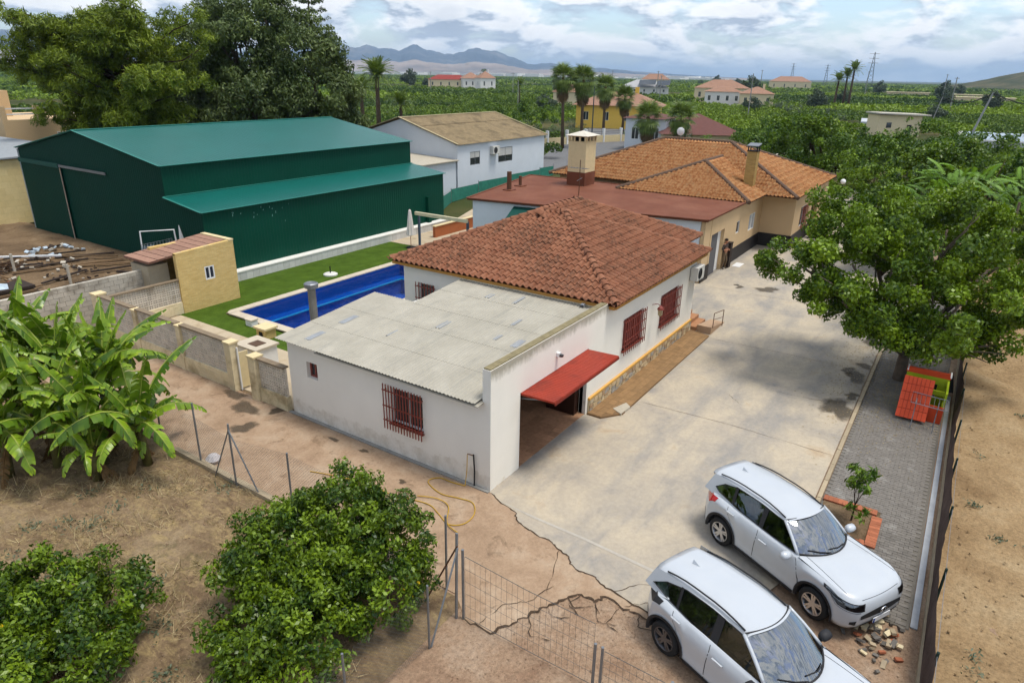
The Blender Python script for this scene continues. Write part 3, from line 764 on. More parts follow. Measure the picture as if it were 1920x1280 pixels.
# --- windows with oxide red grilles
def grille(o, u, v, nrm, W, H, nb, bars, parent, r=.012, over=.07, stand=.11):
    """o = lower left corner, u along, v up, nrm outwards"""
    o, u, v, nrm = map(Vector, (o, u, v, nrm)); g = MB()
    for t in bars: g.beam(o+v*t*H-u*.05+nrm*stand, o+v*t*H+u*(W+.05)+nrm*stand, .022, .03)
    for t in (bars[0], bars[-1]):
        for s in (0.02, W-.02): g.beam(o+v*t*H+u*s, o+v*t*H+u*s+nrm*stand, .02, .02)
    root = g.build('window_grille', M_REDIRON, parent)
    bm_ = MB().box(-r, r, -r, r, -over, H+over*.7).mesh('bar'); bm_.materials.append(M_REDIRON)
    for i in range(nb):
        piece('bar', bm_, Matrix.Translation(o+u*(W*i/(nb-1))+nrm*(stand+.012)), root)
    return root
def window(o, u, v, nrm, W, H, parent, depth=.1, fm=None, split=2, blind=0.0, sill=None, pane=None):
    o, u, v, nrm = map(Vector, (o, u, v, nrm)); fm = fm or M_WHITEPVC; f = MB(); t = .055; b = -depth
    def bar(a, c): f.beam(a+nrm*b, c+nrm*b, t, t, nrm)
    bar(o+u*t/2, o+u*t/2+v*H); bar(o+u*(W-t/2), o+u*(W-t/2)+v*H); bar(o+v*t/2+u*t, o+v*t/2+u*(W-t)); bar(o+v*(H-t/2)+u*t, o+v*(H-t/2)+u*(W-t))
    for k in range(1, split): bar(o+u*(W*k/split)+v*t, o+u*(W*k/split)+v*(H-t))
    root = f.build('window', fm, parent)
    for k in range(split):
        a, c = W*k/split+t*.5, W*(k+1)/split-t*.5; q = nrm*(b-.01)
        MB().poly([o+u*a+v*t*.7+q, o+u*c+v*t*.7+q, o+u*c+v*(H-t*.7)+q, o+u*a+v*(H-t*.7)+q]).build('pane', pane or M_PANE, root)
    if blind:
        q = nrm*(b+.012); MB().obox(o+u*W/2+v*(H*(1-blind/2)-.02)+q, u*(W/2-t), v*(H*blind/2-.01), nrm*.008).build('blind', M_BLIND, root)
    if sill:
        MB().obox(o+u*W/2+v*(-.02)+nrm*(-.02), u*(W/2+.04), v*.02, nrm*.10).build('sill', sill, root)
    return root
fX, fY, fZ = (1, 0, 0), (0, 1, 0), (0, 0, 1)
M_REDSILL = mat('red_sill_tile', lin((150, 78, 62), .7), .1)
window((7.86, 0.003, 1.40), fX, fZ, (0, -1, 0), 1.64, 1.16, HOUSE, split=3, pane=mat('shutter_red', lin((128, 62, 56), .75), .1, rough=.5),  sill=M_REDSILL, fm=mat('brown_frame', lin((150, 84, 74), .78), .1))
grille((7.80, 0.003, 1.36), fX, fZ, (0, -1, 0), 1.76, 1.2, 12, (.06, .36, .66, .95), HOUSE)
window((11.2, 0.003, 1.32), fX, fZ, (0, -1, 0), 1.85, 1.24, HOUSE, split=3, pane=MATS['shutter_red'],  sill=M_REDSILL, fm=MATS['brown_frame'])
grille((11.14, 0.003, 1.28), fX, fZ, (0, -1, 0), 1.95, 1.26, 13, (.06, .36, .66, .95), HOUSE)
window((0, 3.45, 1.02), (0, -1, 0), fZ, (-1, 0, 0), 1.18, 1.10, HOUSE, split=2, sill=M_REDSILL, depth=.12)
grille((0, 3.62, .95), (0, -1, 0), fZ, (-1, 0, 0), 1.38, 1.2, 14, (.12, .5, .9), HOUSE, over=.12)
window((0, 6.95, 1.48), (0, -1, 0), fZ, (-1, 0, 0), .48, .54, HOUSE, split=2, depth=.16, fm=MATS['brown_frame'])
window((6.85, 8.35, 1.5), (0, -1, 0), fZ, (-1, 0, 0), .8, 1.15, HOUSE, split=1, depth=.12)
grille((6.85, 8.4, 1.45), (0, -1, 0), fZ, (-1, 0, 0), .9, 1.2, 7, (.1, .5, .9), HOUSE)
# --- hip roof with real tiles
roof = MB()
def P(x, y, z): return (x, y, z)
eb = .10
A, B, C_, D_ = (X0, Y0, EZ), (X1, Y0, EZ), (X1, Y1, EZ), (X0, Y1, EZ)
E1, E2 = (RX, RYA, RZ), (RX, RYB, RZ)
roof.add([A, B, C_, D_, E1, E2], [(3, 0, 4, 5), (0, 1, 4), (1, 2, 5, 4), (2, 3, 5)])
BA, BB = (10.6, BY, EZ), (BX1, BY, EZ)
BR0, BR1 = (RX, 5.32, RZ), (BRX, 5.32, RZ)
roof.add([BA, BB, BR1, BR0, (BX1, 9.6, EZ), (RX, 9.6, EZ)], [(0, 1, 2, 3), (1, 4, 2), (4, 5, 3, 2)])
roof_o = roof.build('roof', mat('roof_underlay', lin((120, 70, 48), .6), .1), HOUSE)
fa = MB()
fa.box(X0+.02, X0+.09, Y0+.05, Y1-.05, EZ-.12, EZ-.01); fa.box(X0+.1, X1-.1, Y0+.02, Y0+.09, EZ-.12, EZ-.01)
fa.build('eave_board', mat('ochre_eave', lin((206, 150, 78), .72), .1), HOUSE)
sl = (RZ-EZ)/(RX-X0); sy = (RZ-EZ)/(RYA-Y0); sy2 = (RZ-EZ)/(Y1-RYB); sb = (RZ-EZ)/(5.32-BY)
def hipplane(e, c, keep):
    """vertical plane through eave corner e and ridge end c; keep = point on the side to keep"""
    e, c, k = Vector(e), Vector(c), Vector(keep); d = c-e; n = Vector((d.y, -d.x, 0)).normalized()
    if (k-e).dot(n) > 0: n = -n
    return (e, n)
s1 = tile_slope((X0-.06, Y0, EZ), (X0-.06, Y1, EZ), (1, 0, sl), 5.0, [hipplane(A, E1, (X0, 4, 0)), hipplane(D_, E2, (X0, 4, 0)), ((RX, 0, 0), Vector((1, 0, 0)))], roof_o)
s2 = tile_slope((X1, Y0-.06, EZ), (X0, Y0-.06, EZ), (0, 1, sy), 5.0, [hipplane(A, E1, (RX, Y0, 0)), hipplane(B, E1, (RX, Y0, 0))], roof_o)
s4 = tile_slope((BX1, BY-.05, EZ), (BA[0], BY-.05, EZ), (0, 1, sb), 4.8, [hipplane(BB, BR1, (14, BY, 0)), ((0, 5.32, 0), Vector((0, 1, 0)))], roof_o, indiv=False)
s3 = tile_slope((X1+.06, Y1, EZ), (X1+.06, Y0, EZ), (-1, 0, sl), 5.0, [hipplane(B, E1, (X1, 4, 0)), ((RX, 0, 0), Vector((-1, 0, 0))), hipplane(C_, E2, (X1, 4, 0))], roof_o, indiv=False)
TILE_CAND.sort(key=lambda q: q[0])
for k, (_, M_, rest_, rf) in enumerate(TILE_CAND):
    if k < 300: piece('roof_tile', TILE_ME, M_, rf)
    else: rest_.add([M_ @ Vector(v) for v in TILE.v], TILE.f)
for (rest_, planes) in (s1, s2, s3, s4):
    tag(clip_mesh(rest_, planes, 'roof_tiles', M_TILE, roof_o), kind='stuff')
for a, b in ((A, E1), (D_, E2), (B, E1), (BB, BR1)):
    ridge_line((a[0], a[1], a[2]+.07), (b[0], b[1], b[2]+.07), roof_o, M_TILE)
ridge_line((RX, RYA, RZ+.07), (RX, RYB+.1, RZ+.07), roof_o, M_TILE); ridge_line((RX, 5.32, RZ+.07), (BRX, 5.32, RZ+.07), roof_o, M_TILE)
# --- corrugated annex roof, sheet by sheet
def sheet_mesh(name, L, W, lam=.117, amp=.014, m=M_FIBRE):
    mb = MB(); n = int(W/lam*5); rows = []
    for xx, dz in ((0, .008), (L, 0)):
        rows.append([(xx, W*k/n, amp*math.sin(2*math.pi*W*k/n/lam)+dz) for k in range(n+1)])
    mb.grid(rows); mb.grid([[(0, W*k/n, amp*math.sin(2*math.pi*W*k/n/lam)-.0) for k in range(n+1)], rows[0]])
    me = mb.mesh(name, True); me.materials.append(m); return me
AZ0, AZ1 = 2.62, 3.22
asl = (AZ1-AZ0)/(6.55+.3); al = math.atan(asl)
ar = MB().obox((3.1, 3.2, 2.86), (3.4*math.cos(al), 0, 3.4*math.sin(al)), (0, 3.0, 0), (0, 0, .012)).build('annex_roof', M_FIBRE, HOUSE)
Ls = 1.42; SM = sheet_mesh('roof_sheet', Ls+.12, 1.022)
for i in range(5):
    for j in range(8):
        y0 = .28+j*.955
        x0 = -.3+i*Ls*math.cos(al)
        if j >= 6 and i >= 3: continue
        if j == 7 and False: continue
        M_ = Matrix.Translation((x0, y0, AZ0+(x0+.3)*asl+.024+.003*(j % 2))) @ Matrix.Rotation(-al, 4, 'Y')
        piece('roof_sheet', SM, M_, ar)
M_LAP = mat('damp_lap', lin((170, 174, 178), .66), .15, 5, .8)
rl = random.Random(4)
lapm = [sheet_mesh('lap_strip', .75, (.117*k), m=M_LAP) for k in (1, 2)]
for i in range(5):
    for j in range(1, 8):
        if rl.random() < .55: continue
        if j >= 6 and i >= 3: continue
        x0 = -.3+i*Ls*math.cos(al)+rl.uniform(.1, .5); y0 = .28+j*.955-.117*rl.choice((1, 1, 2))
        y0 = .28+round((y0-.28)/.117)*.117
        piece('lap_strip', lapm[rl.random() < .35], Matrix.Translation((x0, y0, AZ0+(x0+.3)*asl+.036)) @ Matrix.Rotation(-al, 4, 'Y') @ Matrix.Scale(rl.uniform(.5, 1.2), 4, (1, 0, 0)), ar)
# small fittings: lights and camera on the wall
def bulkhead(o, n, name, label):
    o, n = Vector(o), Vector(n); t = thing(name, label, 'lamp', o)
    MB().obox(o+n*.05, n*.05, n.cross(Vector(fZ))*.06, (0, 0, .06)).build('housing', M_WHITEPVC, t)
    MB().lathe([(.0, -.02), (.06, 0), (.07, .06), (.0, .09)], 10, o+n*.14+Vector((0, 0, -.05))).build('lens', M_PANE, t)
    return t
bulkhead((3.3, 0, 2.85), (0, -1, 0), 'wall_floodlight', 'small white floodlight on the facade above the red garage door')
bulkhead((6.55, .9, 3.28), (-1, 0, 0), 'wall_floodlight', 'small pale floodlight under the tiled eave over the corrugated roof')
# bracket lantern between the windows
ln = thing('wall_lantern', 'dark bracket lantern on the white facade between the two barred windows', 'lantern', (10.35, 0, 2.2))
MB().tube([(10.35, 0, 2.45), (10.35, -.2, 2.52), (10.35, -.33, 2.45)], .015).build('bracket', M_REDIRON, ln)
MB().lathe([(.02, .22), (.05, .2), (.1, .14), (.08, -.1), (.03, -.14)], 6, (10.35, -.33, 2.2)).build('lamp_glass', mat('amber_lamp_glass', lin((190, 170, 130), .7), .1, rough=.2), ln)
MB().lathe([(.13, .12), (.1, .2), (.02, .27)], 6, (10.35, -.33, 2.2)).build('lamp_cap', M_REDIRON, ln)
def ac_unit(o, W, label, nrm=(0, -1, 0), sc=1.0, grp=None):
    o = Vector(o); n = Vector(nrm); u = n.cross(Vector(fZ)); t = thing('air_conditioner', label, 'air conditioner', o, grp)
    MB().obox(o+n*.18*sc+Vector((0, 0, .3*sc)), u*.42*sc, n*.15*sc, (0, 0, .28*sc)).build('casing', mat('ac_casing', lin((224, 222, 214), .82), .05, rough=.5), t)
    c = o+n*.335*sc+u*.1*sc+Vector((0, 0, .3*sc)); g = MB()
    for k in range(5): 
        rr_ = (.05+k*.045)*sc; pts = [c+u*math.cos(a)*rr_+Vector((0, 0, math.sin(a)*rr_)) for a in [2*math.pi*i/14 for i in range(15)]]
        g.tube(pts, .006*sc, 4)
    g.build('fan_grille', M_DARK, t)
    disc = MB(); disc.poly([c-n*.004+u*math.cos(2*math.pi*i/18)*.22*sc+Vector((0, 0, math.sin(2*math.pi*i/18)*.22*sc)) for i in range(18)]).build('fan_recess', mat('ac_recess', lin((90, 92, 92), .6), .05), t)
    b = MB()
    for s in (-.3, .3): b.beam(o+u*s*sc+n*.0, o+u*s*sc+n*.34*sc, .03, .03)
    b.build('bracket', M_STEEL, t); return t
ac_unit((14.62, 0, 2.45), .8, 'white air conditioner on the facade corner under the tiled eave')
# standpipe and hose bib on the front wall
tp = thing('water_tap', 'black standpipe with small tap on the front wall by the corner', 'tap', (0, .48, 0))
MB().tube([(-.06, .48, .03), (-.06, .47, .5), (-.06, .5, 1.0)], .022, 6).build('pipe', mat('black_pipe', (.02, .02, .02), .1), tp)
MB().tube([(-.06, .5, .97), (-.12, .66, 1.0)], .015, 6).build('spout', M_RUSTSTEEL, tp)
hz = .045
hose = thing('garden_hose', 'thin yellow hose looped on the front passage below the tap', 'hose', (-.3, 1.0, 0))
MB().tube([(-.12, .66, .97), (-.13, .67, .5), (-.2, .68, .06)] , .012, 6).build('hose_drop', mat('yellow_hose', lin((206, 164, 60), .75), .1), hose)
cp = [(-.2, .68), (-.27, 1.1), (-.3, 1.5), (-.62, 1.62), (-.85, 1.0), (-.75, .5), (-.7, .06), (-1.05, -.26), (-1.5, -.3), (-1.75, .0), (-1.55, .5), (-1.4, 1.0), (-1.62, 2.0), (-1.62, 2.9), (-1.9, 4.0), (-2.1, 4.6)]
def catmull(pts, n=6):
    pts = [Vector(p) for p in pts]; out = []
    for i in range(len(pts)-1):
        p0, p1, p2, p3 = pts[max(i-1, 0)], pts[i], pts[i+1], pts[min(i+2, len(pts)-1)]
        for k in range(n):
            t = k/n; out.append(.5*((2*p1)+(p2-p0)*t+(2*p0-5*p1+4*p2-p3)*t*t+(3*p1-p0-3*p2+p3)*t**3))
    out.append(pts[-1]); return out
MB().tube(catmull([(a, b, hz) for a, b in cp]), .014, 5).build('hose_coil', MATS['yellow_hose'], hose)
cp2 = [(-1.9, -.4), (-1.75, .05), (-1.2, .45), (-1.1, .9), (-1.3, 1.4)]
MB().tube(catmull([(a, b, hz+.02) for a, b in cp2]), .014, 5).build('hose_loop', MATS['yellow_hose'], hose)
# flue pipe on the pool side of the annex
fl = thing('flue_pipe', 'grey metal flue pipe with rain cap rising behind the corrugated roof', 'flue', (1.45, 8.15, 0))
MB().tube([(1.45, 8.15, .03), (1.45, 8.15, 3.82)], .13, 14).build('pipe', mat('dull_zinc', lin((150, 146, 138), .6), .15, 5, .6, metal=.3), fl)
MB().lathe([(.13, 3.76), (.22, 3.8), (.23, 3.93), (.19, 3.96), (.17, 3.93), (.01, 3.90)], 16, (1.45, 8.15, 0)).build('rain_cap', M_STEEL, fl)
# steps and railing at the side entrance
st = thing('entrance_steps', 'terracotta entrance steps with landing and ramp beside the white house', 'steps', (15.6, -.4, 0))
M_TERRA = mat('terracotta_step', lin((206, 150, 108), .66), .1, 5, .85, rnd=.1)
for k in range(3): MB().box(15.05, 16.4, .9-k*.34, 1.38, .03+.0+(0 if k else 0)+0, .52-k*.17).build('step', M_TERRA, st) if False else MB().box(15.0, 16.3, .38-k*.32+.0, .70-k*.32, .03, .54-k*.16).build('step', M_TERRA, st)
MB().box(15.0, 16.3, .71, 1.38, .03, .56).build('landing', M_TERRA, st)
MB().prism([(14.97, -.95, .03), (16.9, -.95, .03), (16.9, -.95, .06), (14.97, -.95, .36)], (0, .62, 0)).build('ramp', mat('pink_ramp', lin((206, 172, 140), .66), .08), st)
rg = MB(); rg.tube([(15.0, -1.0, .35), (15.0, -1.0, 1.0), (16.4, -1.0, .78), (16.4, -1.0, .03)], .018, 6); rg.tube([(15.0, -1.0, .72), (16.4, -1.0, .45)], .012, 6)
rg.build('handrail', M_RUSTSTEEL, st)
# ================================================================ swimming pool
pool = thing('swimming_pool', 'rectangular swimming pool with deep blue mosaic and pale stone coping set in lawn', 'pool', (10, 15, 0))
b = MB(); zb = -1.5
b.poly([(PX0, PY0, zb), (PX1, PY0, zb), (PX1, PY1, zb), (PX0, PY1, zb)])
for p, q in (((PX0, PY0), (PX1, PY0)), ((PX1, PY0), (PX1, PY1)), ((PX1, PY1), (PX0, PY1)), ((PX0, PY1), (PX0, PY0))):
    b.poly([(*p, zb), (*q, zb), (*q, .06), (*p, .06)])
b.box(PX0+.002, PX1-.002, PY1-.55, PY1-.002, zb, -.62); b.box(PX1-.55, PX1-.004, PY0+.002, PY1-.56, zb, -.62)
basin = b.build('basin', M_MOSAIC, pool)
MB().box(PX0+.6, PX1-.56, PY1-.63, PY1-.56, -.66, -.6).build('bench_edge', M_CYAN, basin)
MB().box(PX1-.63, PX1-.56, PY0, PY1-.64, -.66, -.6).build('bench_edge', M_CYAN, basin)
MB().poly([(PX0, PY0, .0), (PX1, PY0, .0), (PX1, PY1, .0), (PX0, PY1, .0)]).build('water', M_WATER, pool)
# coping stones, one by one
cop = MB().box(PX0-.3, PX1+.3, PY0-.3, PY0-.001, -.02, .05)
ck = random.Random(3)
def coping(x0, x1, y0, y1):
    me = MB().box(x0-(x0+x1)/2+.004, x1-(x0+x1)/2-.004, y0-(y0+y1)/2+.004, y1-(y0+y1)/2-.004, 0, .05).mesh('coping_stone'); me.materials.append(M_COPING)
    piece('coping_stone', me, Matrix.Translation(((x0+x1)/2, (y0+y1)/2, .075+ck.uniform(-.002, .002))), pool)
n = 22
for i in range(n):
    a, c = PX0+(PX1-PX0)*i/n, PX0+(PX1-PX0)*(i+1)/n
    coping(a, c, PY1-.03, PY1+.42); coping(a, c, PY0-.42, PY0+.03)
for i in range(10):
    a, c = PY0+.03+(PY1-PY0-.06)*i/10, PY0+.03+(PY1-PY0-.06)*(i+1)/10
    coping(PX0-.42, PX0+.03, a, c); coping(PX1-.03, PX1+.42, a, c)
for cx, cy, a0 in ((PX0, PY0, 180), (PX1, PY0, 270), (PX1, PY1, 0), (PX0, PY1, 90)):
    pts = [(cx, cy)] + [(cx+.42*math.cos(R(a0+k*15)), cy+.42*math.sin(R(a0+k*15))) for k in range(7)]
    MB().prism([(x, y, .075) for x, y in pts], (0, 0, .05)).build('coping_stone', M_COPING, pool)
rim = MB()
rim.box(PX0-.36, PX0-.001, PY0-.36, PY1+.36, -.02, .073); rim.box(PX1+.001, PX1+.36, PY0-.36, PY1+.36, -.02, .073)
rim.box(PX0, PX1, PY1+.001, PY1+.36, -.02, .073); rim.box(PX0, PX1, PY0-.36, PY0-.001, -.02, .073)
rim.build('rim_wall', mat('rim_concrete', lin((170, 150, 120), .6), .1), pool)
MB().tube([(PX1-2.2, PY0+.3, -.3), (PX1-2.2, PY0+.3, .55), (PX1-2.2, PY0-.2, .75), (PX1-2.2, PY0-.35, .13)], .02, 6).build('ladder_rail', M_STEEL, pool)
# parasol foot and closed parasol
pb = thing('parasol_base', 'round white parasol base with short stub standing alone on the lawn', 'parasol base', (11.66, 18.95, .01))
MB().lathe([(.38, .012), (.38, .08), (.3, .12), (.06, .14)], 20, (11.66, 18.95, 0)).build('disc', mat('white_concrete', lin((226, 224, 216), .8), .05), pb)
MB().tube([(11.66, 18.95, .12), (11.66, 18.95, .5)], .03, 8).build('stub', M_DARK, pb)
ps = thing('closed_parasol', 'closed white parasol on a thin pole at the end of the lawn', 'parasol', (18.9, 19.6, .01))
MB().tube([(18.9, 19.6, .012), (18.9, 19.6, 2.45)], .022, 6).build('pole', MATS['brown_frame'], ps)
prof = [(.03, 2.44), (.07, 2.35), (.10, 2.1), (.15, 1.6), (.2, 1.05), (.23, .85), (.16, .82)]
V = []; mb = MB(); nn = 16
rows = [[(18.9+r_*(1+.28*(k % 2))*math.cos(2*math.pi*k/nn), 19.6+r_*(1+.28*(k % 2))*math.sin(2*math.pi*k/nn), z) for k in range(nn+1)] for r_, z in prof]
mb.grid(rows).build('canopy', mat('white_canvas', lin((232, 222, 214), .85), .06), ps)
MB().lathe([(.3, .012), (.3, .07), (.1, .1)], 16, (18.9, 19.6, 0)).build('foot', M_DARK, ps)
# retractable awning frame beyond the lawn
aw = thing('awning_frame', 'cream roller awning box on grey posts beyond the pool lawn', 'awning', (20, 18.4, 0))
MB().box(19.45, 19.6, 15.6, 19.7, 2.0, 2.2).build('cassette', mat('cream_metal', lin((226, 214, 178), .85), .05, rough=.5), aw)
for y in (15.7, 19.55): MB().box(19.62, 19.74, y-.06, y+.06, .02, 2.05).build('post', mat('slate_post', lin((92, 108, 126), .7), .08), aw)
# low orange wall and rubble beside the brown-roofed building
lw = thing('low_orange_wall', 'low terracotta coloured garden wall beyond the awning frame', 'wall', (24, 21, 0))
MB().box(22.0, 31, 20.2, 20.4, .02, .75).build('panel', mat('terracotta_paint', lin((196, 116, 72), .7), .08), lw)
MB().box(21.95, 31.1, 20.15, 20.45, .75, .80).build('capping', M_CREAM, lw)
# white retaining kerb below the warehouse, faced with tiles
rk = thing('retaining_kerb', 'low white tiled retaining wall between the lawn and the green warehouse', 'retaining wall', (15, 22, 0))
MB().box(6.5, 25.6, 21.83, 22.33, -.02, .46).build('core', mat('white_core', lin((206, 206, 202), .8), .05), rk)
MB().box(6.5, 25.6, 21.78, 22.34, .46, .52).build('capping', mat('white_cap', lin((236, 234, 226), .88), .05), rk)
tm = MB().box(-.192, .192, -.012, .012, 0, .445).mesh('facing_tile'); tm.materials.append(mat('white_facing_tile', lin((218, 218, 214), .82), .06, 4, .6, rnd=.1))
for i in range(48): piece('facing_tile', tm, Matrix.Translation((6.72+i*.395, 21.816, .01)), rk)

# ================================================================ green warehouse
wh = thing('green_warehouse', 'large dark green sheet metal warehouse with lower side aisle', 'warehouse', (16, 30, .5))
wx0, wx1 = 6.8, 25.55
sec = [(22.34, .5), (22.34, 3.68), (25.35, 4.08), (25.35, 5.66), (33.5, 6.92), (41.2, 5.5), (41.2, .5)]
MB().poly([(wx0, y, z) for y, z in sec[::-1]]).build('gable_wall', M_GREENGABLE, wh); MB().poly([(wx1, y, z) for y, z in sec]).build('gable_wall', M_GREENGABLE, wh)
for (a, c) in ((0, 1), (2, 3), (5, 6)):
    MB().poly([(wx0, *sec[a]), (wx1, *sec[a]), (wx1, *sec[c]), (wx0, *sec[c])]).build('side_wall', M_GREENWALL, wh)
def roof_panel(mb, p, q, over=.12):
    (y0, z0), (y1, z1) = p, q
    mb.prism([(wx0-over, y0, z0+.02), (wx0-over, y1, z1+.02), (wx0-over, y1, z1+.06), (wx0-over, y0, z0+.06)], (wx1-wx0+2*over, 0, 0))
for nm, p, q in (('main_roof', (25.25, 5.65), (33.5, 6.92)), ('main_roof', (33.5, 6.92), (41.3, 5.48)), ('aisle_roof', (22.22, 3.665), (25.34, 4.08))):
    mb = MB(); roof_panel(mb, p, q); ro = mb.build(nm, M_GREENROOF, wh)
tr = MB()   # pale edge trims
M_TRIM = mat('pale_green_trim', lin((70, 160, 145), .6), .05, rough=.4)
for p, q in (((25.25, 5.72), (33.5, 6.99)), ((33.5, 6.99), (41.3, 5.55)), ((22.22, 3.735), (25.34, 4.15))):
    tr.beam((wx0-.13, *p), (wx0-.13, *q), .1, .03)
for y, z in ((25.22, 5.71), (22.2, 3.72), (25.33, 4.17)): tr.beam((wx0-.12, y, z), (wx1+.12, y, z), .09, .03)
tr.beam((wx0-.12, 33.5, 7.0), (wx1+.12, 33.5, 7.0), .25, .03)
tr.build('edge_trim', M_TRIM, wh)
door = MB().box(wx0-.1, wx0-.04, 35.95, 41.0, .5, 4.75).build('sliding_door', M_GREENGABLE, wh)
MB().box(wx0-.16, wx0-.101, 30.7, 41.0, 4.78, 4.92).build('door_track', M_STEEL, wh)
MB().box(wx0-.2, wx0-.161, 35.95, 41.0, 4.72, 4.98).build('track_cover', mat('green_cover', lin((40, 96, 84), .6), .1), wh)
MB().box(wx0-.13, wx0-.1, 35.9, 35.98, .5, 4.75).build('door_edge', mat('rust_white_edge', lin((190, 170, 150), .7), .3, 6), door)
MB().box(wx0-.05, wx0+.03, 41.15, 41.28, .5, 5.45).build('corner_flashing', mat('galvanised_corner', lin((170, 180, 180), .7), .1), wh)
MB().box(23.6, 23.9, 22.1, 22.33, .5, 2.3).build('side_vent', M_GREENWALL, wh)
ch = MB(); rc2 = random.Random(7)       # chipped paint flecks on the aisle wall
for k in range(16):
    x, z = rc2.uniform(8.3, 12.8), 0; z = 3.55-(x-8.3)*.03-abs(rc2.gauss(0, .35)); w_ = rc2.uniform(.02, .05); h_ = rc2.uniform(.05, .16)
    ch.poly([(x, 22.335, z), (x+w_, 22.335, z+.02), (x+w_*1.2, 22.335, z+h_), (x+.01, 22.335, z+h_*.8)])
ch.build('paint_chips', mat('bare_metal_chip', lin((150, 200, 190), .7), .1), wh)

# ================================================================ pool shed and lattice walls
ph = thing('pool_shed', 'small yellow brick pool shed with sloping tiled roof and one window', 'shed', (4.8, 20.5, 0))
px0, px1, py0, py1 = 3.45, 6.35, 19.4, 21.6
w_ = MB()
w_.wall('y', py0, py0+.2, px0, px1, 0.012, 2.74, [(4.72, 5.2, 1.28, 1.9)])
w_.wall('y', py1-.2, py1, px0, px1, 0.012, 2.74)
w_.box(px1-.2, px1, py0+.2, py1-.2, .012, 2.86)
w_.build('brick_wall', M_BRICK_YELLOW, ph)
MB().box(px0-.9, px0+.01, py0+.75, py1-.1, .012, 2.25).build('side_wall', mat('grey_plaster', lin((190, 176, 150), .75), .1, 3, .9, .3), ph)
rf = MB().obox((4.4, 20.75, 2.64), (1.98, 0, .17), (0, .98, 0), (0, 0, .03)).build('roof', mat('dark_tile', lin((160, 116, 96), .6), .15), ph)
MB().box(px1-.22, px1+.02, py0-.02, py1+.02, 2.86, 2.92).build('parapet_cap', M_CREAM, ph)
MB().prism([(px0, py0-.003, 2.69), (px1, py0-.003, 2.74), (px1, py0-.003, 2.88), (px0, py0-.003, 2.75)], (0, .2, 0)).build('gable_edge', M_BRICK_YELLOW, ph)
tmm = MB().obox((0, 0, 0), (.19, 0, .016), (0, 1.0, 0), (0, 0, .012)).mesh('roof_tile_row'); tmm.materials.append(mat('brown_pink_tile', lin((184, 142, 120), .62), .15, 6, .9, rnd=.15))
for i in range(9): piece('roof_tile_row', tmm, Matrix.Translation((2.62+i*.42, 20.75, 2.525+i*.036+.02)), rf)
window((4.72, py0, 1.28), fX, fZ, (0, -1, 0), .48, .62, ph, depth=.03, split=2)
# perforated block mesh: 0.2 m square with four openings
def lattice_me():
    mb = MB(); s = .098; t = .0125
    for u in (-s+t, 0, s-t): mb.box(u-t, u+t, -.025, .025, -s, s)
    for z in (-s+t, 0, s-t):
        for a, c in ((-s+2*t, -t), (t, s-2*t)): mb.box(a, c, -.025, .025, z-t, z+t)
    mb.poly([(-.02, -.01, -.06), (.06, -.01, .02), (.055, .01, .03), (-.03, .01, -.05)]); mb.poly([(-.06, -.01, .05), (.02, -.01, -.06), (.03, .01, -.05), (-.05, .01, .06)])
    me = mb.mesh('lattice_block'); me.materials.append(M_LATTICE); return me
LME = lattice_me()
BME = MB().box(-.193, .193, -.09, .09, -.094, .094).mesh('block'); BME.materials.append(M_CREAMBLOCK)
CAPM = mat('brown_wall_cap', lin((150, 132, 108), .7), .12)
def lattice_wall(name, label, axis, c, u0, u1, zbase, zl, rows, capped=True):
    """solid block courses below, rows of lattice blocks above"""
    t = thing(name, label, 'wall', (c, u0, 0) if axis == 'x' else (u0, c, 0), 'lattice garden walls round the pool')
    core = MB().wall(axis, c-.085, c+.085, u0, u1, .01, zbase).build('base_core', M_CREAMBLOCK, t)
    rot = Matrix.Rotation(R(90), 4, 'Z') if axis == 'x' else Matrix.Identity(4)
    pos = lambda u, z: Matrix.Translation((c, u, z) if axis == 'x' else (u, c, z)) @ rot
    nb = max(1, int((u1-u0)/.4)); nz = max(1, int((zbase-.02)/.2))
    sx = (u1-u0)/nb/.4
    for i in range(nb):
        for j in range(nz): piece('block', BME, pos(u0+(i+.5)*(u1-u0)/nb, .12+j*.2) @ Matrix.Scale(sx, 4, (1, 0, 0)) @ Matrix.Scale(1.04, 4, (0, 1, 0)), core)
    nl = int((u1-u0)/.2); sl_ = (u1-u0)/nl/.2
    for i in range(nl):
        for j in range(rows): piece('lattice_block', LME, pos(u0+(i+.5)*(u1-u0)/nl, zbase+.1+j*.2) @ Matrix.Scale(sl_, 4, (1, 0, 0)), t)
    zt = zbase+rows*.2
    MB().wall(axis, c-.11, c+.11, u0, u1, zt, zt+.05).build('capping', CAPM, t)
    return t
lattice_wall('lattice_wall', 'short lattice block wall between the pool gate and the annex corner', 'x', -.02, 7.95, 9.3, .52, 0, 5)
lattice_wall('lattice_wall', 'lattice block wall on the far side of the pool gate beside the banana leaves', 'x', -.02, 10.95, 13.6, .55, 0, 6)
lattice_wall('lattice_wall', 'middle length of lattice block wall half hidden by banana leaves', 'x', -.02, 13.85, 16.5, .55, 0, 6)
lattice_wall('lattice_wall', 'lattice block wall at the far left corner of the pool enclosure', 'x', -.02, 16.75, 19.2, .55, 0, 6)
lattice_wall('lattice_wall', 'cream lattice wall running from corner pillar to the yellow shed', 'y', 19.5, .25, 3.44, .55, 0, 5)
def pillar(x, y, h, label, s=.17):
    t = thing('wall_pillar', label, 'pillar', (x, y, 0), 'cream pillars of the pool walls')
    MB().box(x-s, x+s, y-s, y+s, .01, h).build('shaft', M_CREAMBLOCK, t)
    MB().box(x-s-.03, x+s+.03, y-s-.03, y+s+.03, h, h+.06).build('cap', M_CREAM, t)
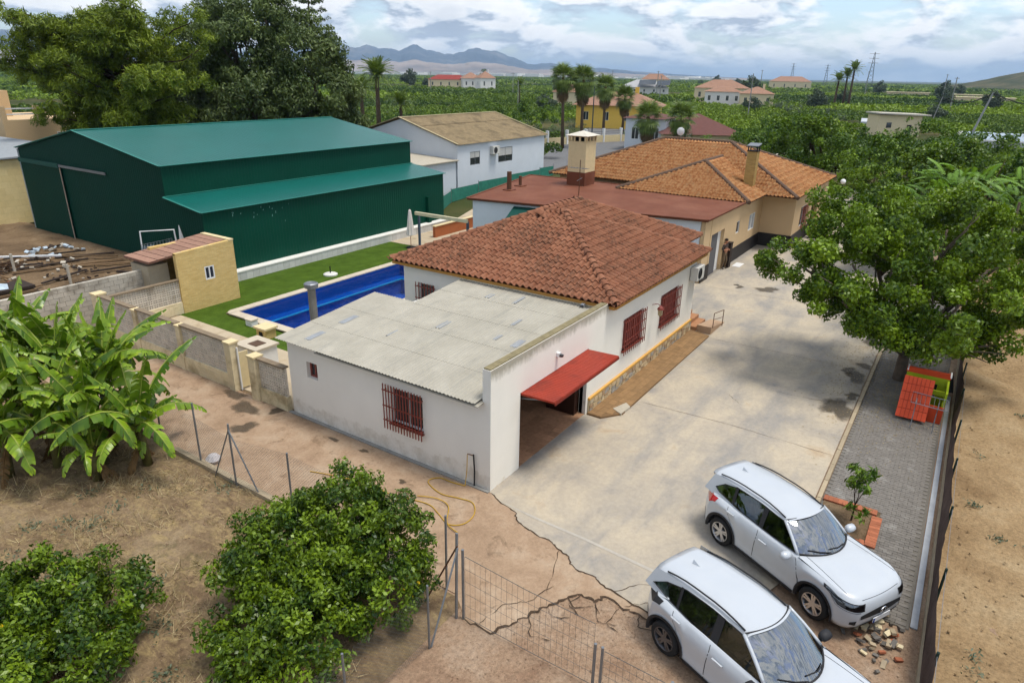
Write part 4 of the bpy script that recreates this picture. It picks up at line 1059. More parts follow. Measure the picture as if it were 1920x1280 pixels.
pillar(-.02, 9.5, 1.55, 'cream pillar on the near side of the pool gate opening'); pillar(-.02, 10.75, 1.75, 'cream pillar on the far side of the pool gate opening', .16)
pillar(-.02, 13.72, 1.7, 'cream pillar between lattice walls behind the banana leaves', .12); pillar(-.02, 16.62, 1.7, 'thin pillar between the two farthest lattice walls', .12); pillar(.02, 19.42, 1.8, 'corner pillar where both lattice walls meet', .2)
gt = thing('pool_gate_leaf', 'white metal gate leaf standing open against its pillar', 'gate', (.1, 10.55, 0))
MB().box(.02, .06, 10.5, 10.56, .03, 1.6).build('stile', M_WHITEPVC, gt); MB().box(.06, .42, 10.51, 10.55, .1, 1.4).build('panel', M_CREAM, gt)
ct = thing('garden_counter', 'pale tiled garden counter with white doors by the pool gate', 'counter', (1.7, 11.8, 0))
MB().box(1.25, 2.15, 11.25, 12.4, .03, .86).build('cabinet', M_WHITEPVC, ct); MB().box(1.18, 2.22, 11.18, 12.47, .86, .93).build('worktop', M_COPING, ct); MB().box(1.45, 1.9, 11.5, 12.0, .93, .945).build('hob', mat('brown_plate', lin((110, 84, 66), .6), .1), ct)
dg = thing('pet_house', 'small cream stone effect box house on the lawn edge', 'box', (3.75, 14.05, 0))
MB().box(3.5, 4.0, 13.75, 14.35, .012, .42).build('body', M_BRICK_YELLOW, dg); MB().box(3.42, 4.07, 13.67, 14.43, .42, .5).build('lid', M_CREAM, dg); MB().box(3.47, 3.5, 13.95, 14.15, .05, .3).build('opening', M_DARK, dg)
sk = thing('skimmer_box', 'white skimmer box against the near end of the pool coping', 'box', (4.3, 15.9, 0))
MB().box(4.1, 4.42, 15.5, 15.9, .012, .28).build('body', M_WHITEPVC, sk); MB().box(4.07, 4.45, 15.47, 15.93, .28, .32).build('lid', M_COPING, sk)
# grey block retaining wall
gw = thing('grey_block_wall', 'bare grey concrete block wall holding the cluttered yard', 'wall', (0, 20.8, 0))
core = MB().box(-13, 3.3, 20.72, 20.88, .0, 2.0).build('core', M_MORTAR, gw)
GBM = MB().box(-.194, .194, -.1, .1, -.094, .094).mesh('block'); GBM.materials.append(M_BLOCK)
for i in range(24):
    for j in range(10): piece('block', GBM, Matrix.Translation((3.1-i*.4+(.2 if j % 2 else 0), 20.8, .11+j*.2)), gw)
# ================================================================ clutter in the raised yard
ZY = .52
rj = random.Random(21)
M_TIMBER = mat('weathered_timber', lin((150, 122, 90), .6), .25, 8, .9, rnd=.3)
M_DKTIMBER = mat('dark_timber', lin((72, 60, 52), .6), .25, 8, .9, rnd=.3)
def plank(x, y, L, ang, m, label, z=ZY+.08, w=.16, h=.06, tilt=0.0):
    d = Vector((math.cos(R(ang))*math.cos(R(tilt)), math.sin(R(ang))*math.cos(R(tilt)), math.sin(R(tilt)))); p = Vector((x, y, z))
    return tag(MB().beam(p-d*L/2, p+d*L/2, w, h).build('plank', m), label, 'plank', 'planks and beams lying in the raised yard')
for k, (x, y, L, a, m, lb) in enumerate([(4.2, 31.5, 4.5, -28, M_DKTIMBER, 'dark beam lying nearest the warehouse door'), (3.4, 29.5, 5, -18, M_TIMBER, 'long pale plank in the middle of the yard'), (4.9, 28.2, 3.2, -35, M_TIMBER, 'pale plank lying across the bare soil near warehouse wall'), (2.6, 30.6, 4.2, -10, M_DKTIMBER, 'dark beam beside the broken white gutter'), (.9, 33.2, 2.6, -42, M_DKTIMBER, 'short dark beam on the brush heap'), (5.0, 25.2, 3, -60, M_DKTIMBER, 'dark beam lying towards the mesh panel'), (5.6, 26.5, 3.4, 80, M_TIMBER, 'pale plank along the foot of warehouse gable')]):
    plank(x, y, L, a, m, lb)
gut = tag(MB().beam((1.6, 33.9, ZY+.2), (4.0, 31.7, ZY+.15), .14, .08).build('white_gutter', M_WHITEPVC), 'length of white gutter lying on the yard debris', 'gutter')
pal = thing('timber_stack', 'stack of pallets and boards with dark flaps by the block wall', 'timber stack', (-1.6, 24.5, ZY))
for k in range(5): MB().box(-3.1+rj.uniform(-.1, .1), -.2+rj.uniform(-.2, .2), 23.6+k*.12, 25.4+rj.uniform(-.1, .1), ZY+.12+k*.17, ZY+.24+k*.17).build('board_layer', M_TIMBER if k % 2 else M_DKTIMBER, pal)
for k in range(6): MB().obox((-2.6+k*.45, 23.35, ZY+.3), (.19, 0, 0), (0, .2, .3), (0, .012, -.01)).build('flap', mat('charcoal_flap', lin((64, 64, 66), .6), .2, rnd=.3), pal)
tg = tag(MB().add([(-2.4, 24.6, 1.42), (-1.3, 24.3, 1.44), (-.9, 25.2, 1.40), (-2.0, 25.6, 1.41), (-1.7, 24.9, 1.68), (-1.4, 24.4, 1.12)], [(0, 1, 4), (1, 2, 4), (2, 3, 4), (3, 0, 4), (0, 5, 1)]).build('plastic_sheet', mat('pale_blue_plastic', lin((196, 212, 224), .8), .08, rough=.4)), 'crumpled pale blue plastic sheet on the timber stack', 'plastic sheet')
bl = tag(MB().lathe([(.3, 0), (.34, .3), (.2, .55), (.05, .6)], 9, (-3.6, 25.2, ZY+.05)).build('plastic_bag', mat('grey_blue_bag', lin((170, 186, 200), .7), .2, 8, .6)), 'grey blue plastic bag beside the timber stack', 'bag')
br = thing('brush_heap', 'heap of dry brown brush and prunings beside the yard path', 'brush heap', (0, 33, ZY)); mb = MB()
for k in range(260):
    a = rj.uniform(0, 6.28); r_ = rj.uniform(0, 1.6)**1.0; p = Vector((-.3+r_*math.cos(a)*1.5, 31.8+r_*math.sin(a), ZY+.05+rj.uniform(0, .55)*(1-r_/1.9)))
    d = Vector((rj.uniform(-1, 1), rj.uniform(-1, 1), rj.uniform(-.3, .5))).normalized()*rj.uniform(.3, .7); mb.tube([p-d, p+d], .018, 3, False)
mb.build('twigs', mat('dry_twig', lin((96, 70, 48), .6), .25, 9), br)
rd = thing('red_pipes', 'pair of red metal pipes lying by the brush heap', 'pipes', (-2.4, 29.5, ZY))
for dy in (0, .14): MB().tube([(-3.6, 30.2+dy, ZY+.18), (-1.3, 28.4+dy, ZY+.16)], .05, 7).build('pipe', mat('red_pipe_paint', lin((178, 52, 56), .75), .1), rd)
def rubble(x, y, n, spread, label, name='rubble_heap', mats=None, z=0.0, smin=.06, smax=.16):
    t = thing(name, label, 'rubble', (x, y, z)); mats = mats or [M_BLOCK, M_TIMBER, M_REDBRICK]
    for k in range(n):
        a, r_ = rj.uniform(0, 6.28), spread*math.sqrt(rj.random()); s = rj.uniform(smin, smax)
        q = Matrix.Rotation(rj.uniform(0, 6.28), 3, 'Z') @ Matrix.Rotation(rj.uniform(-.6, .6), 3, 'X') @ Matrix.Rotation(rj.uniform(-.6, .6), 3, 'Y')
        h_ = s*.55+max(0, (1-r_/spread))*smax*1.2
        mb = MB().obox((x+r_*math.cos(a), y+r_*math.sin(a), z+h_), q @ Vector((s, 0, 0)), q @ Vector((0, s*rj.uniform(.4, .8), 0)), q @ Vector((0, 0, s*rj.uniform(.3, .5))))
        mb.build('chunk', rj.choice(mats), t)
    return t
rubble(-.2, 29.2, 26, .9, 'heap of pale rubble in the middle of the raised yard', z=ZY)
rubble(4.4, 33.4, 30, 1.4, 'scattered rubble and scrap at the warehouse door', z=ZY, mats=[M_BLOCK, M_DKTIMBER, MATS['pale_blue_plastic']])
rubble(-4.5, 43.5, 34, 2.0, 'heap of brick rubble by the far yellow wall', z=ZY, smax=.3)
for k, (x, y, L, a, m, lb) in enumerate([(2.2, 27.4, 2.6, 20, M_DKTIMBER, 'dark board lying behind the block wall near the stake'), (1.2, 31.6, 3.4, -30, M_DKTIMBER, 'dark beam crossing the brush heap'), (4.9, 30.4, 2.8, -50, M_TIMBER, 'pale batten leaning towards the warehouse door'), (3.6, 32.6, 3.8, -22, M_DKTIMBER, 'long dark beam under the white gutter'), (-.6, 26.4, 3.0, 12, M_TIMBER, 'pale board beside the timber stack'), (-3.4, 27.4, 2.4, 40, M_TIMBER, 'pale board at the left near the red pipes'), (3.0, 25.6, 2.2, -8, M_DKTIMBER, 'short dark board close to the block wall'), (4.6, 26.9, 2.6, -14, M_DKTIMBER, 'dark board halfway to the shed')]):
    plank(x, y, L, a, m, lb, z=ZY+.14)
rubble(2.6, 31.2, 34, 1.8, 'spread of broken blocks and scraps in the yard centre', z=ZY, mats=[M_BLOCK, M_DKTIMBER, M_TIMBER], smin=.04, smax=.14)
rubble(3.2, 28.0, 30, 1.6, 'dark scraps scattered on bare soil before the shed', z=ZY, mats=[M_DKTIMBER, M_DKTIMBER, M_BLOCK], smin=.03, smax=.1)
rubble(-3.0, 33.5, 30, 1.5, 'brown debris heap at the left end of the yard path', z=ZY, mats=[M_DKTIMBER, M_TIMBER, M_REDBRICK], smin=.06, smax=.2)
for x, y in ((1.9, 26.2), (1.2, 30.4)): tag(MB().box(x-.05, x+.05, y-.05, y+.05, ZY, ZY+1.0).build('stake', M_BLOCK), 'short concrete stake standing in the yard soil ' + ('near the block wall' if y < 28 else 'by the brush heap'), 'stake', 'stakes in the raised yard')
mp = thing('mesh_panel', 'leaning galvanised mesh panels with pale frame beside the shed', 'mesh panel', (4, 22.5, ZY)); mb = MB()
p0, ux, uz = Vector((4.0, 23.6, ZY)), Vector((1.7, .2, 0)), Vector((.5, .5, 1.75))
for k in range(11): mb.tube([p0+uz*k/10, p0+ux+uz*k/10], .014, 4); mb.tube([p0+ux*k/10, p0+ux*k/10+uz], .012, 4)
mb.build('mesh', M_STEEL, mp); MB().poly([p0+Vector((.05, .06, 0)), p0+ux+Vector((.05, .06, 0)), p0+ux+uz*.95+Vector((.05, .06, 0)), p0+uz*.95+Vector((.05, .06, 0))]).build('backing', m_glass('cloudy_sheet', (.45, .6, .62), .1), mp)
fr = MB(); fr.tube([(4.5, 24.2, ZY), (4.6, 24.2, 2.9), (6.2, 24.0, 2.75), (6.3, 24.0, ZY)], .04, 6); fr.build('pipe_frame', M_WHITEPVC, mp)
MB().prism([(6.35, 23.9, ZY+1.3), (6.75, 23.9, ZY+1.0), (6.45, 23.9, 2.95)], (0, .05, 0)).build('white_board', M_WHITEPVC, mp)
# ================================================================ far-left yellow wall, neighbour
yb = thing('yellow_outbuilding', 'pale yellow block outbuilding at the left beyond the warehouse', 'building', (4, 47, ZY))
MB().box(4.6, 12, 43.6, 60, .4, 4.6).build('wall', m_brick('pale_yellow_block', lin((236, 216, 160), .85), lin((228, 206, 148), .85), lin((214, 194, 140), .8), .8, .4), yb)
MB().obox((8, 52, 4.72), (4.2, 0, .1), (0, 8.6, 0), (0, 0, .05)).build('roof', mat('grey_sheet_roof', lin((176, 182, 186), .62), .1), yb)
NX, NY = 13.2, 59.5
nh = thing('terraced_neighbour_house', 'cream flat roofed house with roof terrace railings at the left behind the warehouse', 'house', (NX+5, NY+5, 0))
MB().box(NX, NX+10, NY, NY+11, 0, 6.0).build('wall', M_TANWALL, nh)
MB().box(NX+.5, NX+3, NY+5.5, NY+8.5, 6.0, 8.2).build('stair_tower', M_TANWALL, nh)
for y in (.2, 2.8, 5.3, 8.6, 10.8): MB().box(NX, NX+.4, NY+y-.2, NY+y+.2, 6.0, 7.1).build('terrace_pier', M_TANWALL, nh)
for z in (6.4, 6.85): MB().box(NX+.1, NX+.2, NY+.42, NY+10.6, z, z+.1).build('railing', M_WHITEPVC, nh)
for x in (2.8, 5.2, 7.6, 9.8): MB().box(NX+x-.2, NX+x+.2, NY, NY+.4, 6.0, 7.1).build('terrace_pier', M_TANWALL, nh)
for z in (6.4, 6.85): MB().box(NX+.42, NX+9.6, NY+.1, NY+.2, z, z+.1).build('railing', M_WHITEPVC, nh)
MB().obox((NX-1.4, NY+8, 3.4), (1.5, 0, .5), (0, 2.6, 0), (0, 0, .06)).build('porch_roof', M_TAN_TILE, nh)
MB().box(NX-2.3, NX-.02, NY+6, NY+10, 0, 2.9).build('porch', M_BROWNROOF, nh)
window((NX, NY+4.6, 3.6), (0, -1, 0), fZ, (-1, 0, 0), 1.2, 1.3, nh, depth=-.01, split=2); window((NX+4, NY, 3.6), fX, fZ, (0, -1, 0), 1.4, 1.3, nh, depth=-.01, split=2)
# ================================================================ white barn
bn = thing('white_barn', 'white rendered barn with weathered brown fibre cement gable roof', 'barn', (45, 37, 0))
bx0, bx1, by0, byr, by1, bz, bzr = 37.5, 52.7, 30.4, 37.2, 44, 4.25, 6.2
w_ = MB()
w_.wall('y', by0, by0+.25, bx0, bx1, 0, bz, [(39.4, 40.95, 2.3, 3.5), (44.0, 46.5, 2.15, 3.55)])
w_.build('wall', M_BLUEWHITE, bn)
MB().prism([(bx0+.001, by0+.26, 0), (bx0+.001, by1, 0), (bx0+.001, by1, bz), (bx0+.001, byr, bzr), (bx0+.001, by0+.26, bz+.06)], (.25, 0, 0)).build('gable_wall', M_BLUEWHITE, bn)
MB().prism([(bx1-.25, by0+.26, 0), (bx1-.25, by1, 0), (bx1-.25, by1, bz), (bx1-.25, byr, bzr), (bx1-.25, by0+.26, bz+.06)], (.249, 0, 0)).build('gable_wall', M_BLUEWHITE, bn)
MB().box(bx0+.3, bx1-.3, by1-.3, by1-.05, 0, bz).build('rear_wall', M_BLUEWHITE, bn)
M_BARNROOF = mat('lichened_fibre_cement', lin((168, 148, 114), .6), .2, 2.5, .95, .4, 12, dirt=lin((120, 106, 84), .58), dscale=.7)
def corr(name, x0, x1, ya, za, yb_, zb_, lam, amp, m, parent, over=0):
    n = int((x1-x0)/lam*4); rows = [[(x0+(x1-x0)*k/n, y, z+amp*math.sin(2*math.pi*k/4)) for k in range(n+1)] for y, z in ((ya, za), (yb_, zb_))]
    return MB().grid(rows).build(name, m, parent, True)
for nm, (a, c) in (('roof', ((by0-.25, bz-.02), (byr-2.2, bzr-.62))), ('roof', ((byr-2.3, bzr-.60), (byr, bzr+.08))), ('roof', ((by1+.25, bz-.02), (byr, bzr+.08)))):
    corr(nm, bx0-.25, bx1+.25, a[0], a[1]+.06, c[0], c[1]+.06, .2, .035, M_BARNROOF, bn)
MB().obox(((bx0+bx1)/2, byr, bzr+.17), ((bx1-bx0)/2+.27, 0, 0), (0, .16, 0), (0, 0, .03)).build('ridge_cap', mat('pale_ridge', lin((206, 190, 150), .7), .15, 4), bn)
for x in (bx0-.25, bx1+.25):
    for yy in (by0-.25, by1+.25): MB().beam((x, yy, bz+.11), (x, byr, bzr+.2), .16, .05).build('verge', MATS['pale_ridge'], bn)
window((39.4, by0, 2.3), fX, fZ, (0, -1, 0), 1.55, 1.2, bn, depth=.05, split=2, blind=.45, fm=M_STEEL)
window((44.0, by0, 2.15), fX, fZ, (0, -1, 0), 2.5, 1.4, bn, depth=.05, split=2, blind=.55, fm=M_STEEL)
ac_unit((43.1, by0, 3.05), .8, 'grey air conditioner on the white barn wall between its windows', (0, -1, 0), 1.3)
lt = thing('barn_lean_to', 'pale lean-to with flat roof against the barn gable', 'lean-to', (35, 33, 0))
MB().box(32.6, 37.3, 30.45, 36, 0, 2.9).build('wall', M_BLUEWHITE, lt); MB().obox((34.9, 33.2, 3.05), (2.6, 0, .0), (0, 3.0, .12), (0, 0, .04)).build('roof', mat('pale_sheet', lin((206, 196, 176), .68), .1), lt)
nt_ = thing('green_netting_fence', 'green debris netting fence along the foot of the white barn', 'fence', (36, 27.5, 0))
mb = MB(); pts = [(29, 25.5), (33, 27.6), (38, 28.4), (44, 28.8), (50, 29.2), (53.5, 29.6)]
for (a, c) in zip(pts, pts[1:]): mb.poly([(*a, .05), (*c, .05), (*c, 1.0), (*a, 1.15)])
mb.build('netting', m_glass('green_net', (.25, .6, .5), 0) if False else mat('green_net', lin((62, 150, 128), .6), .2, 3), nt_)
for p in pts: MB().tube([(*p, 0), (*p, 1.25)], .03, 5).build('post', M_STEEL, nt_)
# ================================================================ brown-roofed flat building
fb = thing('flat_roofed_building', 'low building with flat brown coated roof between the houses', 'building', (26, 9, 0))
rp_ = [(22.0, 1.95), (30.3, 1.95), (30.3, 18.0), (19.5, 15.6)]
MB().prism([(x, y, 3.38) for x, y in rp_], (0, 0, .1)).build('roof', M_BROWNROOF, fb)
rim_ = MB()
for a, c in zip(rp_, rp_[1:]+rp_[:1]): rim_.beam((*a, 3.49), (*c, 3.49), .14, .06)
rim_.build('roof_edge', M_BROWNROOF, fb)
w_ = MB(); w_.wall('y', 2.1, 2.35, 23.3, 30.4, 0, 3.377, [(23.5, 25.75, 0.03, 2.42), (28.05, 28.72, 1.68, 2.42)])
w_.build('facade', M_TANWALL, fb)
MB().prism([(23.3, 2.36, 0), (22.2, 2.36, 0), (19.75, 15.35, 0), (20.1, 15.35, 0)], (0, 0, 3.377)).build('side_wall', M_BLUEWHITE, fb)
MB().prism([(20.1, 15.36, 0), (19.75, 15.36, 0), (30.2, 17.7, 0), (30.2, 17.5, 0)], (0, 0, 3.377)).build('end_wall', M_BLUEWHITE, fb)
MB().box(22.25, 23.296, 2.12, 2.34, 0, 3.377).build('wall_return', M_TANWALL, fb)
MB().box(22.2, 23.47, 2.06, 2.1, 0.03, .86).build('dark_plinth', mat('dark_slate_plinth', lin((58, 54, 54), .6), .15, 3, .6), fb)
MB().box(26.0, 33.52, 2.06, 2.099, 0.03, .86).build('dark_plinth', MATS['dark_slate_plinth'], fb)
MB().box(23.5, 24.9, 2.2, 2.24, .04, 2.4).build('garage_door', mat('grey_roller_door', lin((120, 118, 120), .6), .05), fb); MB().box(24.95, 25.75, 2.3, 2.33, .04, 2.4).build('inner_panel', M_WHITEPVC, fb)
window((28.05, 2.1, 1.68), fX, fZ, (0, -1, 0), .67, .74, fb, depth=.06, split=1)
ga = thing('green_awning', 'dark green canvas awning on the pale wall below the brown roof', 'awning', (20, 12.5, 2.6))
def side_pt(t, off): 
    a, c = Vector((22.2, 2.36, 0)), Vector((19.75, 15.35, 0)); d = (c-a).normalized(); n_ = Vector((-d.y, d.x, 0)); n_ = n_ if n_.x < 0 else -n_
    return a+(c-a)*t+n_*off
p_, q_ = side_pt(.45, .02), side_pt(.80, .02); p2, q2 = side_pt(.45, 1.3), side_pt(.80, 1.3)
MB().prism([p_+Vector((0, 0, 3.2)), q_+Vector((0, 0, 3.2)), q2+Vector((0, 0, 2.7)), p2+Vector((0, 0, 2.7))], (0, 0, .03)).build('canvas', mat('green_canvas', lin((12, 84, 74), .6), .1), ga)
MB().beam(p2+Vector((0, 0, 2.68)), q2+Vector((0, 0, 2.68)), .06, .08).build('front_bar', M_WHITEPVC, ga)
MB().tube([q_+Vector((0, 0, 2.1)), q2+Vector((0, 0, 2.66))], .015, 5).build('arm', M_STEEL, ga); MB().tube([p_+Vector((0, 0, 2.1)), p2+Vector((0, 0, 2.66))], .015, 5).build('arm', M_STEEL, ga)
chm = thing('cream_chimney', 'tall square cream chimney with louvred cap on the brown roof', 'chimney', (28.7, 13, 3.5))
MB().box(28.0, 29.4, 12.35, 13.65, 4.35, 6.3).build('shaft', M_CREAM, chm); MB().box(27.98, 29.42, 12.33, 13.67, 3.48, 4.35).build('base', M_BROWNROOF, chm)
lv = MB(); lv.box(28.2, 29.2, 12.55, 13.45, 6.3, 6.62); lv.build('flue_void', M_DARK, chm)
for k in range(4):
    for x, y in ((27.99, 12.42+k*.4), (29.39, 12.42+k*.4), (28.08+k*.41, 12.34), (28.08+k*.41, 13.64)): MB().box(x-.05, x+.05, y-.05, y+.05, 6.3, 6.6).build('cap_post', M_CREAM, chm)
MB().box(27.95, 29.45, 12.3, 13.7, 6.6, 6.66).build('cap_slab', M_CREAM, chm); MB().add([(27.8, 12.15, 6.66), (29.6, 12.15, 6.66), (29.6, 13.85, 6.66), (27.8, 13.85, 6.66), (28.7, 13, 6.95)], [(0, 1, 4), (1, 2, 4), (2, 3, 4), (3, 0, 4), (3, 2, 1, 0)]).build('cap_roof', mat('pale_cap', lin((220, 212, 196), .8), .06), chm)
for nm, x, y, h, r_, lb in (('vent_pipe', 23.5, 15.3, 1.15, .15, 'thick rust brown vent pipe near the left edge of the brown roof'), ('vent_pipe', 25.4, 15.7, .65, .1, 'short rust brown vent pipe on the brown roof')):
    t = thing(nm, lb, 'pipe', (x, y, 3.48), 'vent pipes on the brown roof'); MB().tube([(x, y, 3.48), (x, y, 3.48+h)], r_, 12).build('stack', M_RUSTSTEEL, t); MB().box(x-.3, x+.3, y-.3, y+.3, 3.48, 3.54).build('flashing', M_BROWNROOF, t)
an = thing('tv_antenna', 'thin mast with television antenna bars above the brown roof', 'antenna', (20.6, 9.0, 3.4)); MB().tube([(21.4, 9.2, 3.4), (21.4, 9.2, 6.0)], .025, 5).build('mast', M_RUSTSTEEL, an)
mb = MB(); mb.tube([(21.4, 8.7, 5.55), (21.4, 9.9, 5.55)], .015, 4)
for k in range(7): mb.tube([(21.15, 8.75+k*.18, 5.55), (21.65, 8.75+k*.18, 5.55)], .01, 4)
mb.tube([(21.1, 9.2, 4.9), (21.7, 9.2, 5.0)], .012, 4); mb.build('elements', M_STEEL, an)
# ================================================================ tan house with mottled hip roofs
th = thing('tan_house', 'tan rendered house with mottled orange hip roofs and dark plinth', 'house', (38, 6, 0))
TZ = 3.45; ts = .394
def wave_slope(a, c, top, mb, lam=.23, amp=.07, nrows=15):
    """barrel tile courses over a slope given eave a-c and the ridge polyline points (quad/tri), as one wavy surface"""
    a, c = Vector(a), Vector(c); t0, t1 = Vector(top[0]), Vector(top[1])
    L = (c-a).length; u = (c-a).normalized(); nrm = u.cross(t0-a).normalized()
    if nrm.z < 0: nrm = -nrm
    upv = nrm.cross(u); upv = upv if upv.z > 0 else -upv
    h0, h1 = (t0-a).dot(upv), 0; s0, s1 = (t0-a).dot(u), (t1-a).dot(u); A0, A1 = min(0, s0), max(L, s1); n = int((A1-A0)/lam)*4
    rows = []
    for j in range(nrows+1):
        for lip in (0, 1):
            if j == nrows and lip: continue
            f = j/nrows; lo, hi = s0*f, L+(s1-L)*f; row = []
            zz = .045 if lip == 0 and j else .0
            if lip == 1 or j == 0: zz = .045 if j == 0 and lip == 0 else 0.05
            else: zz = 0.0
            for k in range(n+1):
                s = min(max(A0+(A1-A0)*k/n, lo), hi); ph = 2*math.pi*s/lam
                row.append(a+u*s+upv*(h0*f)+nrm*(.03+amp*max(-.25, math.sin(ph))+zz))
            rows.append(row)
    mb.grid(rows)
def tan_part(polys, ridges, name='roof_tiles'):
    mb = MB()
    for a, c, t in polys: wave_slope(a, c, t, mb)
    o = mb.build(name, M_TAN_TILE, troof, True); tag(o, kind='stuff')
    for a, c in ridges: MB().tube([Vector(a)+Vector((0, 0, .06)), Vector(c)+Vector((0, 0, .06))], .13, 8).build('ridge', mat('dark_ridge_mortar', lin((120, 96, 78), .6), .2, 8), troof)
mx0, mx1, my0, my1 = 32.1, 44.8, -.28, 17.5; mrx, mz = (mx0+mx1)/2, TZ+ts*(mx1-mx0)/2; ra, rb = my0+(mx1-mx0)/2, my1-(mx1-mx0)/2
ux0, uy0, uy1 = 28.6, 1.7, 10.3; ury = (uy0+uy1)/2; uz_ = TZ+ts*(uy1-uy0)/2; uax = ux0+(uy1-uy0)/2; ubx = mx0+(uz_-TZ)/ts
und = MB(); und.add([(mx0, my0, TZ), (mx1, my0, TZ), (mx1, my1, TZ), (mx0, my1, TZ), (mrx, ra, mz), (mrx, rb, mz)], [(3, 0, 4, 5), (0, 1, 4), (1, 2, 5, 4), (2, 3, 5)])
und.add([(ux0, uy0, TZ), (mx0+.2, uy0, TZ), (ubx+.2, ury, uz_), (uax, ury, uz_), (ux0, uy1, TZ), (mx0+.2, uy1, TZ)], [(0, 1, 2, 3), (4, 0, 3), (5, 4, 3, 2)])
troof = und.build('roof', MATS['roof_underlay'], th)
e = [(mx0, my0, TZ), (mx1, my0, TZ), (mx1, my1, TZ), (mx0, my1, TZ)]; r1, r2 = (mrx, ra, mz), (mrx, rb, mz)
tan_part([(e[3], e[0], (r2, r1)), (e[0], e[1], (r1, r1)), (e[1], e[2], (r1, r2)), (e[2], e[3], (r2, r2))], [(e[0], r1), (e[1], r1), (e[3], r2), (r1, r2)])
f_ = [(ux0, uy0, TZ), (mx0, uy0, TZ), (ux0, uy1, TZ), (mx0, uy1, TZ)]; ua, ub = (uax, ury, uz_), (ubx, ury, uz_)
tan_part([(f_[2], f_[0], (ua, ua)), (f_[0], f_[1], (ua, ub)), (f_[3], f_[2], (ub, ua))], [(f_[0], ua), (f_[2], ua), (ua, ub)])
w_ = MB()
w_.wall('y', 2.1, 2.35, 30.41, 33.75, 0, 3.44, [(30.75, 32.1, 1.38, 2.42)]); w_.wall('x', 33.5, 33.75, 0.3, 2.1, 0, 3.44)
w_.wall('y', .05, .3, 33.5, 44.3, 0, 3.44, [(35.5, 37.2, 1.1, 2.45), (39.0, 41.2, .4, 2.9)])
w_.box(32.9, 33.1, 2.4, 17.0, 0, 3.44); w_.box(44.0, 44.29, .31, 17, 0, 3.44); w_.box(33.2, 44, 16.8, 17.0, 0, 3.44); w_.box(29.2, 29.4, 2.4, 9.9, 3.5, 3.52)
w_.build('wall', M_TANWALL, th)
MB().box(38.9, 41.3, 1.2, 1.3, .3, 3.0).build('porch_back', mat('porch_back_paint', lin((170, 120, 90), .7), .08), th)  # even brown wall tone, deeper than the tan render
for s in ((33.46, 33.499, .011, 2.06, .03, .88), (33.46, 38.9, .012, .049, .03, .88)): MB().box(*s).build('dark_plinth', MATS['dark_slate_plinth'], th)
MB().box(38.6, 42, -1.2, .04, .03, .35).build('porch_floor', M_TERRA, th)
window((30.75, 2.1, 1.38), fX, fZ, (0, -1, 0), 1.35, 1.04, th, depth=.06, split=2, pane=mat('pale_pane', lin((196, 204, 210), .7), .1, rough=.1))
window((35.5, .05, 1.1), fX, fZ, (0, -1, 0), 1.7, 1.35, th, depth=.06, split=2)
gr_ = grille((35.5, .05, 1.05), fX, fZ, (0, -1, 0), 1.7, 1.4, 9, (.1, .5, .9), th)
tc_ = thing('brick_chimney', 'slim ochre brick chimney with metal cowl on the tan house roof', 'chimney', (32.6, 2.9, 3.9))
MB().box(32.3, 32.9, 2.6, 3.2, 3.6, 6.05).build('shaft', M_BRICK_CHIM, tc_)
cw = MB(); cw.box(32.27, 32.93, 2.57, 3.23, 6.05, 6.1)
for sx in (32.33, 32.87):
    for sy in (2.63, 3.17): cw.box(sx-.03, sx+.03, sy-.03, sy+.03, 6.1, 6.4)
cw.build('cowl_frame', M_DARK, tc_); MB().obox((32.6, 2.9, 6.45), (.38, 0, .06), (0, .36, 0), (0, 0, .02)).build('cowl_lid', M_STEEL, tc_)
def globe(x, y, z, label, pole=True):
    t = thing('globe_lamp', label, 'lamp', (x, y, 0 if pole else z), 'white globe lamps by the tan house')
    MB().lathe([(.01, -.2), (.1, -.17), (.17, -.1), (.2, 0), (.17, .1), (.1, .17), (.01, .2)], 14, (x, y, z)).build('globe', mat('opal_glass', lin((240, 240, 236), .9), .02, rough=.3), t)
    if pole: MB().tube([(x, y, 0.03), (x, y, z-.18)], .04, 6).build('post', M_DARK, t)
    else: MB().tube([(x, y+.3, z-.2), (x, y, z-.2)], .02, 5).build('bracket', M_DARK, t)
globe(38.3, -.35, 2.9, 'white globe lamp on a bracket by the porch', False); globe(44.5, -.9, 3.2, 'white globe lamp on a post at the far house corner')
gp = thing('iron_gate', 'dark iron gate with stone pillars beyond the tan house', 'gate', (47, -2.5, 0))
for y in (-1.6, -5.6): MB().box(46.8, 47.3, y-.25, y+.25, .02, 2.2).build('pillar', M_BLOCK, gp)
mb = MB()
for k in range(20): mb.box(47.02, 47.06, -5.3+k*.18, -5.26+k*.18, .1, 1.9)
for z in (.2, 1.0, 1.8): mb.box(47.0, 47.08, -5.35, -1.85, z, z+.05)
mb.build('bars', M_DARK, gp)
# potted plant, bollards by the facade
tt = thing('dark_tree_guard', 'narrow dark wooden post cabinet against the tan facade', 'cabinet', (26.6, 1.9, 0))
MB().box(26.35, 26.75, 1.8, 2.05, .03, 1.45).build('panel', M_DKTIMBER, tt); MB().box(26.32, 26.78, 1.78, 2.05, 1.45, 1.5).build('top', M_DKTIMBER, tt)
mat_ = tag(MB().box(26.9, 27.9, 1.3, 1.75, .032, .05).build('door_mat', M_WHITEPVC), 'pale mat lying on the concrete beside the standing man', 'mat')
